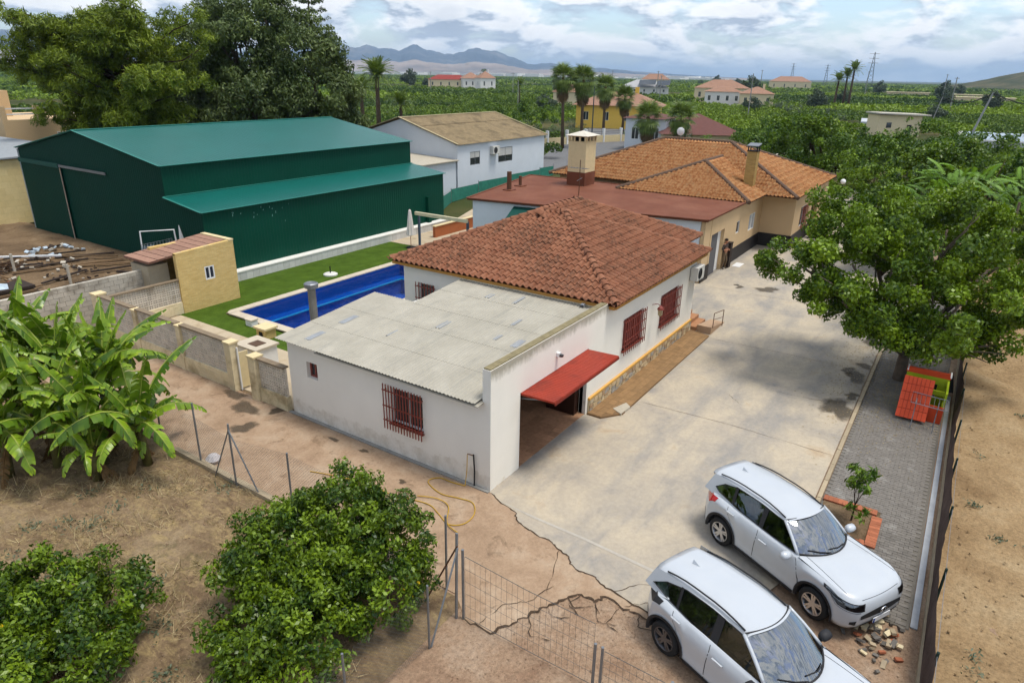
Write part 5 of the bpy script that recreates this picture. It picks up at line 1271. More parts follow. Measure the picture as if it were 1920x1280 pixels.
# ================================================================ cars
from mathutils.geometry import tessellate_polygon
def m_paint(name, c):
    t = NT(name); v = t.pos('obj')
    a = t.ramp(t.noise(v, 1.5, 5, 0.6), [(0.3, tuple(x*.95 for x in c)), (0.7, c)])
    t.col(a).set(0.32, 0.5, 0.0, 0.6); return t.m
M_CARPAINT = m_paint('pearl_white_paint', (0.47, 0.50, 0.53))
M_CLAD = mat('black_cladding', (0.022, 0.022, 0.024), .15, 20, .6)
M_TYRE = mat('tyre_rubber', (0.018, 0.018, 0.018), .2, 20, .85)
M_ALLOY = mat('alloy_wheel', (0.55, 0.56, 0.58), .05, 6, .28, metal=.9, spec=.5)
M_DKALLOY = mat('dark_alloy_wheel', (0.14, 0.14, 0.15), .05, 6, .35, metal=.8, spec=.5)
M_CARGLASS = m_glass('car_glass', (.24, .33, .31), .08); M_SCREEN = m_glass('windscreen_glass', (.22, .30, .29), .26)
M_LENS = m_glass('lamp_lens', (.35, .38, .42), .12)
M_REDLENS = NT('red_lens').col((.42, .01, .012)).set(.12, .6).m
M_CHROME = NT('chrome').col((.75, .76, .78)).set(.15, .5, 1.0).m
M_SEAT = mat('seat_fabric', (.03, .03, .032), .2, 10, .9)
M_GAP = mat('panel_gap', (.03, .032, .035), 0)
def make_car(label, q):
    root = thing('parked_car', label, 'car', (0, 0, 0), 'white cars parked on the yard')
    w, xf, xr, wb = q['w'], q['xf'], q['xr'], q['wb']; ax = (wb/2, -wb/2); wr = q['wr']
    fs = [0, .06, .14, .24, .36, .5, .62, .72, .81, .89, .95, 1.0]
    def wm(f): return np.interp(f, [0, .1, .24, .36, .5, .72, .81, .9, 1], [.955, .985, .972, .974, .99, 1.0, .985, .955, .905])
    def nf(f): return np.interp(f, [0, .15, .4, .6, .8, .93, 1], [.10, .02, .0, .0, .03, .08, .17])
    def nr(f): return np.interp(f, [0, .2, .45, .7, 1], [.10, .0, .01, .07, .13])
    NS = 60
    def half(f):
        W = w*wm(f); a = xf-nf(f); b = xr+nr(f); cy, cx = .40, .52; bow = .10; P_ = []
        for s in np.linspace(0, 1, 9)[:-1]:
            y = s*(W-cy); P_.append((a-bow*(y/W)**2, y))
        e = a-bow*((W-cy)/W)**2
        for k in range(9):
            th = k/9*math.pi/2; P_.append((e-cx*(1-math.cos(th)**.75), W-cy+cy*math.sin(th)**.85))
        x0, x1 = e-cx, b+.42
        for k in range(NS):
            x = x0+(x1-x0)*k/(NS-1); P_.append((x, W*(1-.018*abs((x-.0)/2.2)**3)))
        Wr = P_[-1][1]; cr = .34; e2 = x1-.36
        for k in range(1, 9):
            th = k/8*math.pi/2; P_.append((x1-.36*(1-math.cos(th)**.8) if k < 8 else e2, Wr-cr*(1-math.sin(math.pi/2-th)**.8)))
        for s in np.linspace(1, 0, 7)[1:]:
            y = s*(Wr-cr); P_.append((e2-.06*(1-(y/(Wr-cr))**2), y))
        return P_
    def zb(x, y):
        z = q['z0'] + (.03 if abs(x) > wb/2+.4 else 0)
        if y > .6*w:
            for c in ax:
                d = abs(x-c); ra = wr+.075
                if d < ra: z = max(z, wr+math.sqrt(ra*ra-d*d))
        return z
    def zt(x): return np.interp(x, q['tx'], q['tz'])
    loops = []
    for f in fs:
        hp = half(f); loops.append([(x, y, zb(x, y)+(zt(x)-zb(x, y))*f) for x, y in hp])
    NI = len(loops[0])
    LP = np.array(loops)
    def S(i, f, sgn=1, off=0.0):
        i = min(max(i, 0), NI-1.001); k = np.searchsorted(fs, f, 'right')-1; k = min(max(k, 0), len(fs)-2); t = (f-fs[k])/(fs[k+1]-fs[k]); j = int(i); u = i-j
        def ev(j_, u_, k_, t_): return (LP[k_][j_]*(1-u_)+LP[k_][j_+1]*u_)*(1-t_)+(LP[k_+1][j_]*(1-u_)+LP[k_+1][j_+1]*u_)*t_
        p = ev(j, u, k, t)
        if off:
            du = LP[k][j+1]-LP[k][j]; dv = LP[k+1][j]-LP[k][j]; n_ = np.cross(dv, du); n_ = n_/(np.linalg.norm(n_)+1e-9)
            if n_[1]*max(p[1], .05)+n_[0]*p[0]*.2 < 0: n_ = -n_
            p = p+n_*off
        return (p[0], p[1]*sgn, p[2])
    def ix_front(y): return float(np.interp(y, LP[5][:17, 1], np.arange(17)))
    def ix_side(x): return float(np.interp(-x, -LP[5][17:17+NS, 0], np.arange(17, 17+NS)))
    b_ = MB()
    for sgn in (1, -1):
        rows = [[(x, y*sgn, z) for x, y, z in lp] for lp in loops]; b_.grid(rows if sgn > 0 else [r[::-1] for r in rows])
    # bonnet
    top = [tuple(p) for p in LP[-1]]; ncol = 17
    fr = [top[k] for k in range(0, 17)]; edge_i = [k for k in range(17, 17+NS) if LP[-1][k][0] > q['cowl_s']]
    side = [top[k] for k in edge_i]
    nr_ = 10
    rows = []
    cw_ = q['cowl_w']; cz = q['cowl_z']
    fl_ = [(x, y, z) for x, y, z in fr]
    sx = np.array([p[0] for p in side[::-1]]); sy_ = np.array([p[1] for p in side[::-1]]); szz = np.array([p[2] for p in side[::-1]])
    for r_ in range(nr_+1):
        t = r_/nr_; row = []
        for k in range(17):
            s = k/16; F_ = Vector(fr[k]); ys = s*cw_
            C0 = Vector((q['cowl_c']-(q['cowl_c']-q['cowl_s'])*s**2, ys, cz-.02*s*s))
            p = C0.lerp(F_, t)
            p.z += q['crown']*(1-s*s)*math.sin(math.pi*min(1, t*1.0))**.7*.9 + .012*math.exp(-((s-.62)/.12)**2)*math.sin(math.pi*t)
            row.append(p)
        rows.append(row)
    rows_b = rows
    for sgn in (1, -1):
        rr = [[(p.x, p.y*sgn, p.z) for p in row] for row in rows]; b_.grid(rr if sgn < 0 else [r[::-1] for r in rr])
    # shoulder strip between body side and window line, tail deck
    gb, gtop = q['gy0'], q['gy1']
    for sgn in (1, -1):
        o_ = [top[k] for k in range(17, 17+NS) if top[k][0] < q['cowl_s']+.1]
        b_.grid([[(x, y*sgn, z) for x, y, z in o_], [(x, (gb-.02)*sgn, z+.012) for x, y, z in o_]])
    o_ = [top[k] for k in range(17+NS-1, NI)]
    for sgn in (1, -1): b_.grid([[(x, y*sgn, z) for x, y, z in o_], [(x+.22, y*.92*sgn, z+.03) for x, y, z in o_]])
    body = b_.build('body', M_CARPAINT, root, True, fix=True)
    # greenhouse sides
    zb0, zt0 = q['gz0'], q['gz1']
    def gyf(z): return gb+(gtop-gb)*(z-zb0)/(zt0-zb0)
    out, win = q['side_out'], q['side_win']
    tri = tessellate_polygon([[Vector((x, z, 0)) for x, z in out], [Vector((x, z, 0)) for x, z in win]]); pts = out+win
    for sgn in (1, -1):
        MB().add([(x, gyf(z)*sgn, z) for x, z in pts], [tuple(t) for t in tri]).build('side_frame', M_CARPAINT, body, fix=True)
        t2 = tessellate_polygon([[Vector((x, z, 0)) for x, z in win]])
        MB().add([(x, (gyf(z)-.012)*sgn, z) for x, z in win], [tuple(t) for t in t2]).build('side_window', M_CARGLASS, root, fix=True)
        for x0, x1, dx in q['pillars']:
            def lim(x): 
                zs = [z for z in np.linspace(zb0, zt0, 60) if inside(x, z)]; return (min(zs), max(zs))
            def inside(x, z):
                c = False; n_ = len(win)
                for a_ in range(n_):
                    (xa, za), (xb, zb_) = win[a_], win[a_-1]
                    if (za > z) != (zb_ > z) and x < (xb-xa)*(z-za)/(zb_-za)+xa: c = not c
                return c
            l0, h0 = lim((x0+x1)/2); MB().add([(x0, (gyf(l0)+.0)*sgn, l0-.02), (x1, (gyf(l0))*sgn, l0-.02), (x1+dx, gyf(h0)*sgn, h0+.02), (x0+dx, gyf(h0)*sgn, h0+.02)], [(0, 1, 2, 3)]).build('window_pillar', M_CLAD, body)
        wl_ = [(x, gyf(z)*sgn*1.004, z) for x, z in win]; MB().tube(wl_+[wl_[0]], .012, 4).build('window_trim', M_CLAD, body)
    # roof
    rx = q['roof_x']; rz = q['roof_z']; rows = []
    for x in np.linspace(rx[0], rx[-1], 16):
        z = np.interp(x, rx[::-1], rz[::-1]) if rx[0] > rx[-1] else 0; ye = gtop+.02-(.05*max(0, (rx[-1]+.5-x)/.5) if x < rx[-1]+.5 else 0); row = []
        for s in np.linspace(-1, 1, 15):
            xx = x+(q['roof_bow']*(1-s*s) if x > rx[0]-.3 else 0)*max(0, (x-(rx[0]-.3))/.3)
            row.append((xx, ye*s, z-.055*abs(s)**3.2-(.03 if abs(s) > .99 else 0)))
        rows.append(row)
    rows2 = [[(x, y, z) for x, y, z in rows[-1]], [(x+.03, y*.98, z-.05) for x, y, z in rows[-1]]]
    rf_ = MB(); rf_.grid(rows); rf_.grid(rows2); rf_.build('roof', M_CARPAINT, root, True, fix=True)
    # windscreen and rear glass
    def glass(bc, bs, by, bz, tc_, ts_, ty, tz, name, hollow=.03):
        rows = []
        for t in np.linspace(0, 1, 7):
            row = []
            for s in np.linspace(-1, 1, 13):
                xb, xt = bc-(bc-bs)*s*s, tc_-(tc_-ts_)*s*s; row.append((xb+(xt-xb)*t, (by+(ty-by)*t)*s, bz+(tz-bz)*t+hollow*math.sin(math.pi*t)*(1-.3*s*s)-.03*abs(s)**3*t))
            rows.append(row)
        return MB().grid(rows).build(name, M_SCREEN, root, True, fix=True), rows
    ws, wrow = glass(*q['ws'], 'windscreen')
    MB().tube(wrow[0], .02, 5).build('windscreen_cowl', M_CLAD, body); MB().tube([(x-.01, y, z+.012) for x, y, z in wrow[-1]], .016, 5).build('windscreen_trim', M_CLAD, body)
    for k in (0, -1):
        a_ = [r[k] for r in wrow]; MB().tube([(x-.02, y*1.015, z-.005) for x, y, z in a_], .035, 6).build('windscreen_pillar', M_CARPAINT, body, True)
    for y0, y1 in ((.45, -.12), (-.15, -.62)):
        def wsp(s, t): 
            i_ = (s+1)/2*12; j_ = int(min(11, i_)); u = i_-j_; r0 = Vector(wrow[0][j_]).lerp(Vector(wrow[0][j_+1]), u); r1 = Vector(wrow[6][j_]).lerp(Vector(wrow[6][j_+1]), u); return r0.lerp(r1, t)+Vector((.025, 0, .03))
        MB().tube([wsp(y0/.8, .03), wsp((y0+y1)/1.6, .07), wsp(y1/.8, .12)], .012, 4).build('wiper', M_CLAD, root)
    glass(*q['rw'], 'rear_window', .02)
    # panels that follow the body surface
    def patch(name, cols, m, par, off=.006, both=True, nv=3, mirror_join=False):
        for sgn in ((1, -1) if both else (1,)):
            rows = [[S(i, lo+(hi-lo)*k/nv, sgn, off) for k in range(nv+1)] for i, lo, hi in cols]
            if mirror_join: rows = [[(x, -y, z) for x, y, z in r] for r in rows[::-1]] + rows
            MB().grid(rows).build(name, m, par, True, fix=True)
            if mirror_join: break
    ii = lambda a_, c_, n_: np.linspace(a_, c_, n_)
    patch('grille', [(i, q['gr'][0]+.05*(i/8)**2*0, q['gr'][1]-q['gr'][2]*(i/ix_front(.6))**2) for i in ii(0, ix_front(.62), 9)], M_CLAD, body, .008, mirror_join=True)
    patch('lower_intake', [(i, .02, .22-.10*(i/ix_front(.7))**3) for i in ii(0, ix_front(.72), 9)], M_CLAD, body, .008, mirror_join=True)
    patch('headlight', [(i, q['hl'][0]-.02+.05*t, q['hl'][1]+.04*t-.10*max(0, t-.75)) for i, t in zip(ii(ix_front(.52), 20, 12), np.linspace(0, 1, 12))], M_CLAD, root, .007)
    patch('headlight_lens', [(i, q['hl'][0]+.01+.05*t, q['hl'][1]-.02+.04*t-.10*max(0, t-.75)) for i, t in zip(ii(ix_front(.56), 19, 12), np.linspace(0, 1, 12))], M_LENS, root, .012)
    patch('fog_lamp', [(i, .20+.02*t, .36-.05*t) for i, t in zip(ii(ix_front(.70), ix_front(.80), 5), np.linspace(0, 1, 5))], M_CLAD, body, .008)
    for sgn in (1, -1):
        MB().tube([(rows_b[r_][13].x, rows_b[r_][13].y*sgn, rows_b[r_][13].z+.002) for r_ in range(0, 11)], .0045, 4).build('bonnet_gap', M_GAP, body)
        MB().tube([S(i, q['hl'][0]-.05+.02*t, sgn, .002) for i, t in zip(ii(ix_front(.62), ix_side(wb/2+wr+.02), 10), np.linspace(0, 1, 10))], .0045, 4).build('bumper_gap', M_GAP, body)
    MB().tube([S(i, q['hl'][1]+.075, -1, .002) for i in ii(ix_front(.6), 0, 9)]+[S(i, q['hl'][1]+.075, 1, .002) for i in ii(0, ix_front(.6), 9)], .005, 4).build('bonnet_gap', M_GAP, body)
    patch('lower_lip', [(i, .0, .035) for i in ii(0, ix_front(.75), 9)], M_CHROME, body, .012, mirror_join=True)
    e0 = 17+NS
    patch('tail_lamp', [(i, q['tl'][0]+.06*t, q['tl'][1]) for i, t in zip(ii(e0-4, e0+8, 12), np.linspace(1, 0, 12))], q['tlm'], root, .008)
    patch('rear_bumper_cladding', [(i, .0, .22) for i in ii(e0+1, NI-1, 12)], M_CLAD, body, .008, mirror_join=False)
    a_, c_ = ix_side(wb/2-wr-.1), ix_side(-wb/2+wr+.1)
    patch('sill_cladding', [(i, -.02, .10) for i in ii(a_, c_, 16)], M_CLAD, body, .014)
    for sgn in (1, -1):
        for x in q['gaps']:
            i = ix_side(x[0]); j = ix_side(x[1]); k_ = .014/abs(LP[5][18][0]-LP[5][19][0])
            MB().grid([[S(i+(j-i)*t+d_, .08+.90*t, sgn, .003) for t in np.linspace(0, 1, 9)] for d_ in (0, k_)]).build('door_gap', M_GAP, body)
        for x in q['handles']:
            p = Vector(S(ix_side(x), .80, sgn, .03)); MB().obox(p, (.11, 0, .0), (0, .016, 0), (0, 0, .018)).build('door_handle', M_CARPAINT, root)
        # arches, liners, wheels
        for c in ax:
            rows = []
            for k in range(19):
                a2 = math.pi*(k/18)*1.10-.05*math.pi
                rows.append([(c+rr*math.cos(a2), 0, max(.19, wr+rr*math.sin(a2))) for rr in (wr+.06, wr+.085, wr+.13)])
            yo = float(np.interp(c, [-2.2, 0, 2.2], [w*.99, w, w*.985]))+.012
            MB().grid([[(x, (yo-.05 if n_ == 0 else yo-.012*(n_ == 2))*sgn, z) for n_, (x, _, z) in enumerate(r)] for r in rows]).build('wheel_arch', M_CLAD, body, True, fix=True)
            MB().grid([[(c+(wr+.07)*math.cos(math.pi*k/12), y*sgn, wr-.05+(wr+.10)*math.sin(math.pi*k/12)) for y in (w-.28, w-.03)] for k in range(13)]).build('wheel_liner', M_GAP, body)
            MB().poly([(c+(wr+.07)*math.cos(math.pi*k/12), (w-.28)*sgn, wr-.05+(wr+.10)*math.sin(math.pi*k/12)) for k in range(13)]).build('wheel_liner', M_GAP, body)
            yw = (w-.115)*sgn; wheel = MB()
            prof = [(wr*.66, -.10), (wr*.9, -.112), (wr*.985, -.085), (wr, -.03), (wr, .03), (wr*.985, .085), (wr*.9, .112), (wr*.66, .10)]
            wh_ = wheel.lathe(prof, 30, (c, yw, wr), 'y', False).build('wheel', M_TYRE, root, True)
            rim_ = MB(); so = sgn
            rim_.lathe([(wr*.64, .0), (wr*.69, .108*so), (wr*.65, .108*so), (wr*.60, .06*so), (wr*.58, .02*so)], 30, (c, yw, wr), 'y', False)
            rim_.lathe([(.0, .085*so), (.06, .085*so), (.075, .06*so), (.07, .0)], 12, (c, yw, wr), 'y')
            for k in range(5):
                for d_ in (-.16, .16):
                    a2 = 2*math.pi*k/5+.3; p1 = Vector((c+.05*math.cos(a2+d_*2), yw+.072*so, wr+.05*math.sin(a2+d_*2))); p2 = Vector((c+wr*.64*math.cos(a2+d_), yw+.088*so, wr+wr*.64*math.sin(a2+d_))); rim_.beam(p1, p2, .045, .022, (0, 1, 0))
            rim_.build('rim', q['rimm'], wh_)
            MB().lathe([(wr*.6, .0), (wr*.6, .012*so)], 24, (c, yw+.012*so, wr), 'y').build('brake_disc', M_GAP, wh_)
        # mirror
        mx, my, mz = q['mirror']; mb = MB(); rows = []
        for t, sx_, sz_ in ((0, .3, .4), (.15, .85, .9), (.5, 1, 1), (.85, .85, .9), (1, .35, .5)):
            rows.append([(mx+.10*sx_*math.cos(a2)+.02*math.cos(a2)**2, (my-.02+.26*t)*sgn, mz+.09*sz_*math.sin(a2)) for a2 in np.linspace(0, 2*math.pi, 11)])
        mb.grid(rows); mb.poly(rows[0]); mb.poly(rows[-1]); mb.build('mirror', q['mirm'], root, True, fix=True)
        MB().beam((mx, (my-.1)*sgn, mz-.08), (mx, (my+.05)*sgn, mz-.05), .06, .04).build('mirror_stalk', M_CLAD, root)
        # roof rail
        rl_ = [(x, (gtop-.035)*sgn, float(np.interp(x, rx[::-1], rz[::-1]))+h_) for x, h_ in zip(np.linspace(q['rail'][0], q['rail'][1], 9), (-.03, .0, .012, .015, .015, .015, .012, .0, -.03))]
        MB().tube(rl_, .016, 6).build('roof_rail', M_CLAD, root, True)
    # fin, badge, plate
    fx = q['fin']; fz = float(np.interp(fx, rx[::-1], rz[::-1])); MB().add([(fx+.12, 0, fz-.01), (fx-.09, .035, fz-.02), (fx-.09, -.035, fz-.02), (fx-.10, 0, fz+.075)], [(0, 1, 3), (0, 3, 2), (1, 2, 3)]).build('roof_fin', M_CARPAINT, root)
    pz = np.array(S(0, (q['gr'][0]+q['gr'][1])/2, 1, .02)); bd = MB(); pts = [(pz[0]+.01, .09*math.cos(a2), pz[2]+.06*math.sin(a2)) for a2 in np.linspace(0, 2*math.pi, 17)]
    bd.tube(pts, .011, 5); bd.tube([(pz[0]+.01, .045*math.cos(a2), pz[2]+.058*math.sin(a2)) for a2 in np.linspace(0, 2*math.pi, 13)], .008, 5); bd.build('emblem', M_CHROME, root)
    pl = np.array(S(0, q['plate'], 1, .03)); plate = MB().box(pl[0]-.01, pl[0]+.006, -.26, .26, pl[2]-.055, pl[2]+.055).build('number_plate', mat('plate_white', lin((226, 228, 230), .85), .03, rough=.4), root)
    MB().box(pl[0]+.0062, pl[0]+.009, -.26, -.215, pl[2]-.055, pl[2]+.055).build('blue_band', mat('plate_blue', lin((20, 60, 150), .8), 0), plate)
    if q.get('text'):
        cu = bpy.data.curves.new('plate_text', 'FONT'); cu.body = q['text']; cu.size = .095; cu.align_x = 'CENTER'; cu.align_y = 'CENTER'; cu.extrude = .001
        tx = bpy.data.objects.new('plate_text', cu); me_ = bpy.data.meshes.new_from_object(tx); bpy.data.objects.remove(tx); me_.materials.clear(); me_.materials.append(M_CLAD)
        to = bpy.data.objects.new('plate_text', me_); to.matrix_basis = Matrix(((0, 0, 1, pl[0]+.0085), (1, 0, 0, .02), (0, 1, 0, pl[2]), (0, 0, 0, 1))); link(to, plate)
    # inside
    MB().box(xr+.35, wb/2-.05, -w+.2, w-.2, q['z0']-.02, .62).build('floor_pan', M_GAP, root)
    MB().box(wb/2-.1, xf-.3, -.55, .55, q['z0']-.03, .7).build('engine_bay', M_GAP, root)
    MB().obox((q['ws'][1]-.02, 0, q['ws'][3]-.10), (.25, 0, 0), (0, q['ws'][2]-.06, 0), (0, 0, .06)).build('dashboard', M_SEAT, root)
    for y in (-.36, .36):
        for x in (-.18, -1.0):
            s_ = MB(); s_.obox((x, y, .68), (.24, 0, .03), (0, .24, 0), (0, 0, .09)); s_.obox((x-.30, y, 1.0), (.06, 0, .02), (0, .23, 0), (-.08, 0, .30)); s_.obox((x-.40, y, 1.38), (.05, 0, 0), (0, .12, 0), (-.02, 0, .07)); s_.build('seat', M_SEAT, root)
    MB().lathe([(.17, -.015), (.185, 0), (.17, .015), (.16, 0)], 16, (.28, .36, 1.0), 'x').build('steering_wheel', M_SEAT, root)
    MB().box(xr+.3, xr+.75, -w+.25, w-.25, .6, .95).build('boot_floor', M_SEAT, root)
    return root
rav = dict(w=.925, xf=2.27, xr=-2.31, wb=2.69, wr=.355, z0=.24,
    tx=[-2.4, -1.9, -1.0, .3, .85, 1.3, 1.8, 2.3], tz=[1.12, 1.16, 1.11, 1.09, 1.10, 1.08, 1.04, .97],
    cowl_s=.72, cowl_c=1.06, cowl_w=.80, cowl_z=1.13, crown=.04, gy0=.80, gy1=.60, gz0=1.08, gz1=1.60,
    side_out=[(.86, 1.05), (.16, 1.60), (-.6, 1.64), (-1.3, 1.62), (-2.0, 1.55), (-2.14, 1.14), (-1.2, 1.06), (0, 1.04)],
    side_win=[(.70, 1.13), (.12, 1.545), (-.6, 1.585), (-1.25, 1.56), (-1.62, 1.47), (-1.84, 1.30), (-1.70, 1.24), (-1.0, 1.15), (0, 1.12)],
    pillars=[(-.40, -.28, -.02), (-1.26, -1.18, -.04)], roof_x=[.20, -.5, -1.2, -2.12], roof_z=[1.625, 1.69, 1.68, 1.60], roof_bow=.14,
    ws=(1.05, .72, .76, 1.135, .30, .16, .60, 1.60), rw=(-2.26, -2.12, .72, 1.13, -2.06, -2.02, .55, 1.56), gr=(.40, .64, .10), hl=(.68, .86), tl=(.72, .99), tlm=M_REDLENS,
    gaps=[(.98, .80), (-.32, -.32), (-1.02, -1.32)], handles=[-.12, -1.15], mirror=(.60, .93, 1.13), mirm=M_CARPAINT, rail=(.10, -1.85), fin=-1.62, rimm=M_ALLOY, plate=.24, text=None)
qas = dict(rav); qas.update(w=.918, xf=2.20, xr=-2.20, wb=2.665, wr=.345, z0=.22,
    tx=[-2.3, -1.8, -1.0, .3, .85, 1.3, 1.8, 2.3], tz=[1.08, 1.13, 1.06, 1.03, 1.03, 1.01, .97, .90], cowl_s=.74, cowl_c=1.12, cowl_w=.79, cowl_z=1.065, crown=.05,
    gy0=.80, gy1=.585, gz0=1.0, gz1=1.56, side_out=[(.90, .99), (.12, 1.55), (-.6, 1.585), (-1.3, 1.55), (-1.95, 1.48), (-2.08, 1.12), (-1.2, 1.01), (0, .98)],
    side_win=[(.78, 1.03), (.08, 1.50), (-.6, 1.53), (-1.2, 1.49), (-1.62, 1.38), (-1.9, 1.22), (-1.45, 1.13), (-.8, 1.06), (0, 1.02)],
    pillars=[(-.42, -.26, -.03), (-1.26, -1.20, -.03)], roof_x=[.16, -.5, -1.2, -2.0], roof_z=[1.575, 1.63, 1.60, 1.50], roof_bow=.16,
    ws=(1.12, .74, .76, 1.07, .28, .12, .59, 1.555), rw=(-2.16, -2.0, .70, 1.09, -1.94, -1.9, .53, 1.47), tlm=M_CLAD, mirror=(.62, .92, 1.07), mirm=M_CLAD, rail=(.08, -1.72), fin=-1.5, rimm=M_DKALLOY, hl=(.70, .85), gaps=[(1.0, .84), (-.34, -.34), (-1.02, -1.30)])
car1 = make_car('white estate-like car with silver wheels and red tail lamp parked by the planter bed', rav)
car1['label'] = 'white car with silver wheels and red tail lamp nosing at the planter bed'
car1.location = (1.50, -7.24, .03); car1.rotation_euler = (0, 0, R(-118.5)); car1.scale = (.97, .97, .97)
car2 = make_car('white car with black mirrors and dark wheels nearest the bottom edge', qas)
car2.location = (-2.18, -7.40, .02); car2.rotation_euler = (0, 0, R(-113))
# ================================================================ yard things
# children's playhouse, orange and lime
pl_ = thing('playhouse', 'orange and lime green toy playhouse with its roof panel askew beside the fence', 'playhouse', (12.0, -9.0, 0))
M_ORANGE = mat('orange_plastic', lin((226, 84, 44), .78), .08, 3, .5); M_LIME = mat('lime_plastic', lin((176, 196, 40), .75), .08, 3, .5)
zf = .05
HX, HY = 11.05, -8.42          # front left foot
MB().obox((HX+.42, HY-.42, .70), (.45, 0, .56), (0, .43, 0), (-.02, 0, .016)).build('roof_panel', M_ORANGE, pl_)
gm_ = MB()
for k in range(1, 7): gm_.beam((HX-.045, HY-.84+k*.12, .165), (HX+.845, HY-.84+k*.12, 1.275), .012, .012)
for k in range(1, 5): gm_.beam((HX-.04+k*.18, HY-.85, .17+k*.224), (HX-.04+k*.18, HY, .17+k*.224), .012, .012)
gm_.build('roof_grooves', mat('dark_orange_groove', lin((170, 56, 30), .75), .05), pl_)
w_ = MB(); w_.wall('x', HX+1.55, HX+1.61, HY-1.25, HY, zf, 1.15, [(HY-.95, HY-.4, .4, .9)]); w_.build('back_wall', M_LIME, pl_)
MB().box(HX+1.54, HX+1.62, HY-1.27, HY+.02, 1.15, 1.34).build('back_trim', M_ORANGE, pl_)
w_ = MB(); w_.wall('y', HY-1.26, HY-1.2, HX+.35, HX+1.54, zf, 1.1, [(HX+.6, HX+1.2, .45, .9)]); w_.build('side_wall', M_LIME, pl_)
w_ = MB(); w_.wall('y', HY-.06, HY, HX+.75, HX+1.54, zf, .95); w_.build('side_wall', M_LIME, pl_)
MB().box(HX+.3, HX+.36, HY-1.26, HY-.85, zf, .62).build('front_panel', M_ORANGE, pl_); MB().box(HX+.85, HX+.91, HY-1.26, HY, .80, .95).build('front_trim', M_LIME, pl_)
MB().box(HX+.4, HX+1.54, HY-1.2, HY-.07, zf, zf+.02).build('floor', M_DKTIMBER, pl_)
for y in (HY-1.25, HY-.02): MB().tube([(HX+1.62, y, 1.2), (HX+1.62, y, 1.38), (HX+1.0, y, 1.42)], .022, 5).build('edge_trim', M_WHITEPVC, pl_)
# folding drying rack
dr = thing('drying_rack', 'folding metal drying rack standing in front of the playhouse', 'drying rack', (10.6, -9.2, 0)); mb = MB(); zt_ = .95
for y in (-8.9, -9.5): mb.tube([(10.5, y, .05), (10.9, y, zt_)], .014, 5); mb.tube([(11.1, y, .05), (10.6, y, zt_)], .014, 5)
mb.build('legs', M_STEEL, dr); mb = MB()
for x in (10.35, 11.25): mb.tube([(x, -9.75, zt_), (x, -8.75, zt_+.05)], .012, 5)
for y in np.linspace(-9.75, -8.75, 9): mb.tube([(10.35, y, zt_+(y+9.75)*.05), (11.25, y, zt_+(y+9.75)*.05)], .007, 4)
mb.build('rack_wires', M_STEEL, dr)
dt = tag(MB().add([(14.0, -8.9, .45), (14.4, -9.5, .40), (14.2, -9.8, .75), (13.7, -9.9, .3), (13.9, -9.2, .18)], [(0, 1, 2), (0, 2, 3), (0, 3, 4), (0, 4, 1), (1, 4, 3, 2)]).build('black_sheet', mat('black_plastic', (.02, .02, .022), .1, rough=.5)), 'crumpled black plastic sheet behind the playhouse', 'plastic sheet')
sl_ = thing('toy_slide', 'bright green plastic slide showing under the big tree', 'slide', (17.6, -7.0, 0)); MB().obox((17.7, -6.9, .45), (.1, .75, .0), (.2, -.03, 0), (0, -.0, .03)).build('chute', mat('slide_green', lin((110, 200, 50), .8), .05, rough=.4), sl_) if False else MB().obox((18.3, -7.15, .40), (.42, .30, .24), (-.10, .13, 0), (0, 0, .03)).build('chute', mat('slide_green', lin((110, 200, 50), .8), .05, rough=.4), sl_)
MB().tube([(18.65, -6.9, .6), (18.7, -6.87, .03)], .03, 6).build('leg', M_WHITEPVC, sl_)
# brick edged planting bed
bed = thing('planter_bed', 'planting bed edged with red bricks cut into the paving', 'planter', (4.0, -8.1, 0))
MB().box(3.22, 4.93, -8.73, -7.42, .02, .045).build('bed_soil', M_JUNKSOIL, bed)
bk = MB().box(-.117, .117, -.055, .055, 0, .06).mesh('edging_brick'); bk.materials.append(M_REDBRICK)
rb = random.Random(31)
for i in range(12): piece('edging_brick', bk, Matrix.Translation((3.3+i*.115, -8.68, .03)) @ Matrix.Rotation(R(90)+rb.uniform(-.05, .05), 4, 'Z'), bed)
for i in range(11): piece('edging_brick', bk, Matrix.Translation((4.82, -8.6+i*.115, .03)) @ Matrix.Rotation(rb.uniform(-.06, .06), 4, 'Z'), bed)
for i in range(6): piece('edging_brick', bk, Matrix.Translation((3.3, -8.5+i*.16, .03)) @ Matrix.Rotation(R(90)*(i % 2)+rb.uniform(-.1, .1), 4, 'Z'), bed)
# loose bricks and rubble by the front car
lb = thing('brick_pile', 'loose pile of broken bricks and pavers in front of the parked car', 'brick pile', (.3, -9.4, 0))
for k in range(46):
    x, y = rb.gauss(.35, .38), rb.gauss(-9.25, .30); h_ = .05+.10*math.exp(-((x-.35)**2+(y+9.25)**2)/.12)
    if y < -9.75: continue
    q = Matrix.Rotation(rb.uniform(0, 6.28), 4, 'Z') @ Matrix.Rotation(rb.uniform(-.5, .5), 4, 'X') @ Matrix.Rotation(rb.uniform(-.5, .5), 4, 'Y')
    me = MB().box(-.1, .1, -.05, .05, -.03, .03).mesh('brick'); me.materials.append(rb.choice([M_REDBRICK, M_PAVER, M_CREAMBLOCK, M_MORTAR, M_KERB]))
    piece('brick', me, Matrix.Translation((x, y, h_*rb.uniform(.6, 1.3))) @ q @ Matrix.Scale(rb.uniform(.5, 1.0), 4), lb)
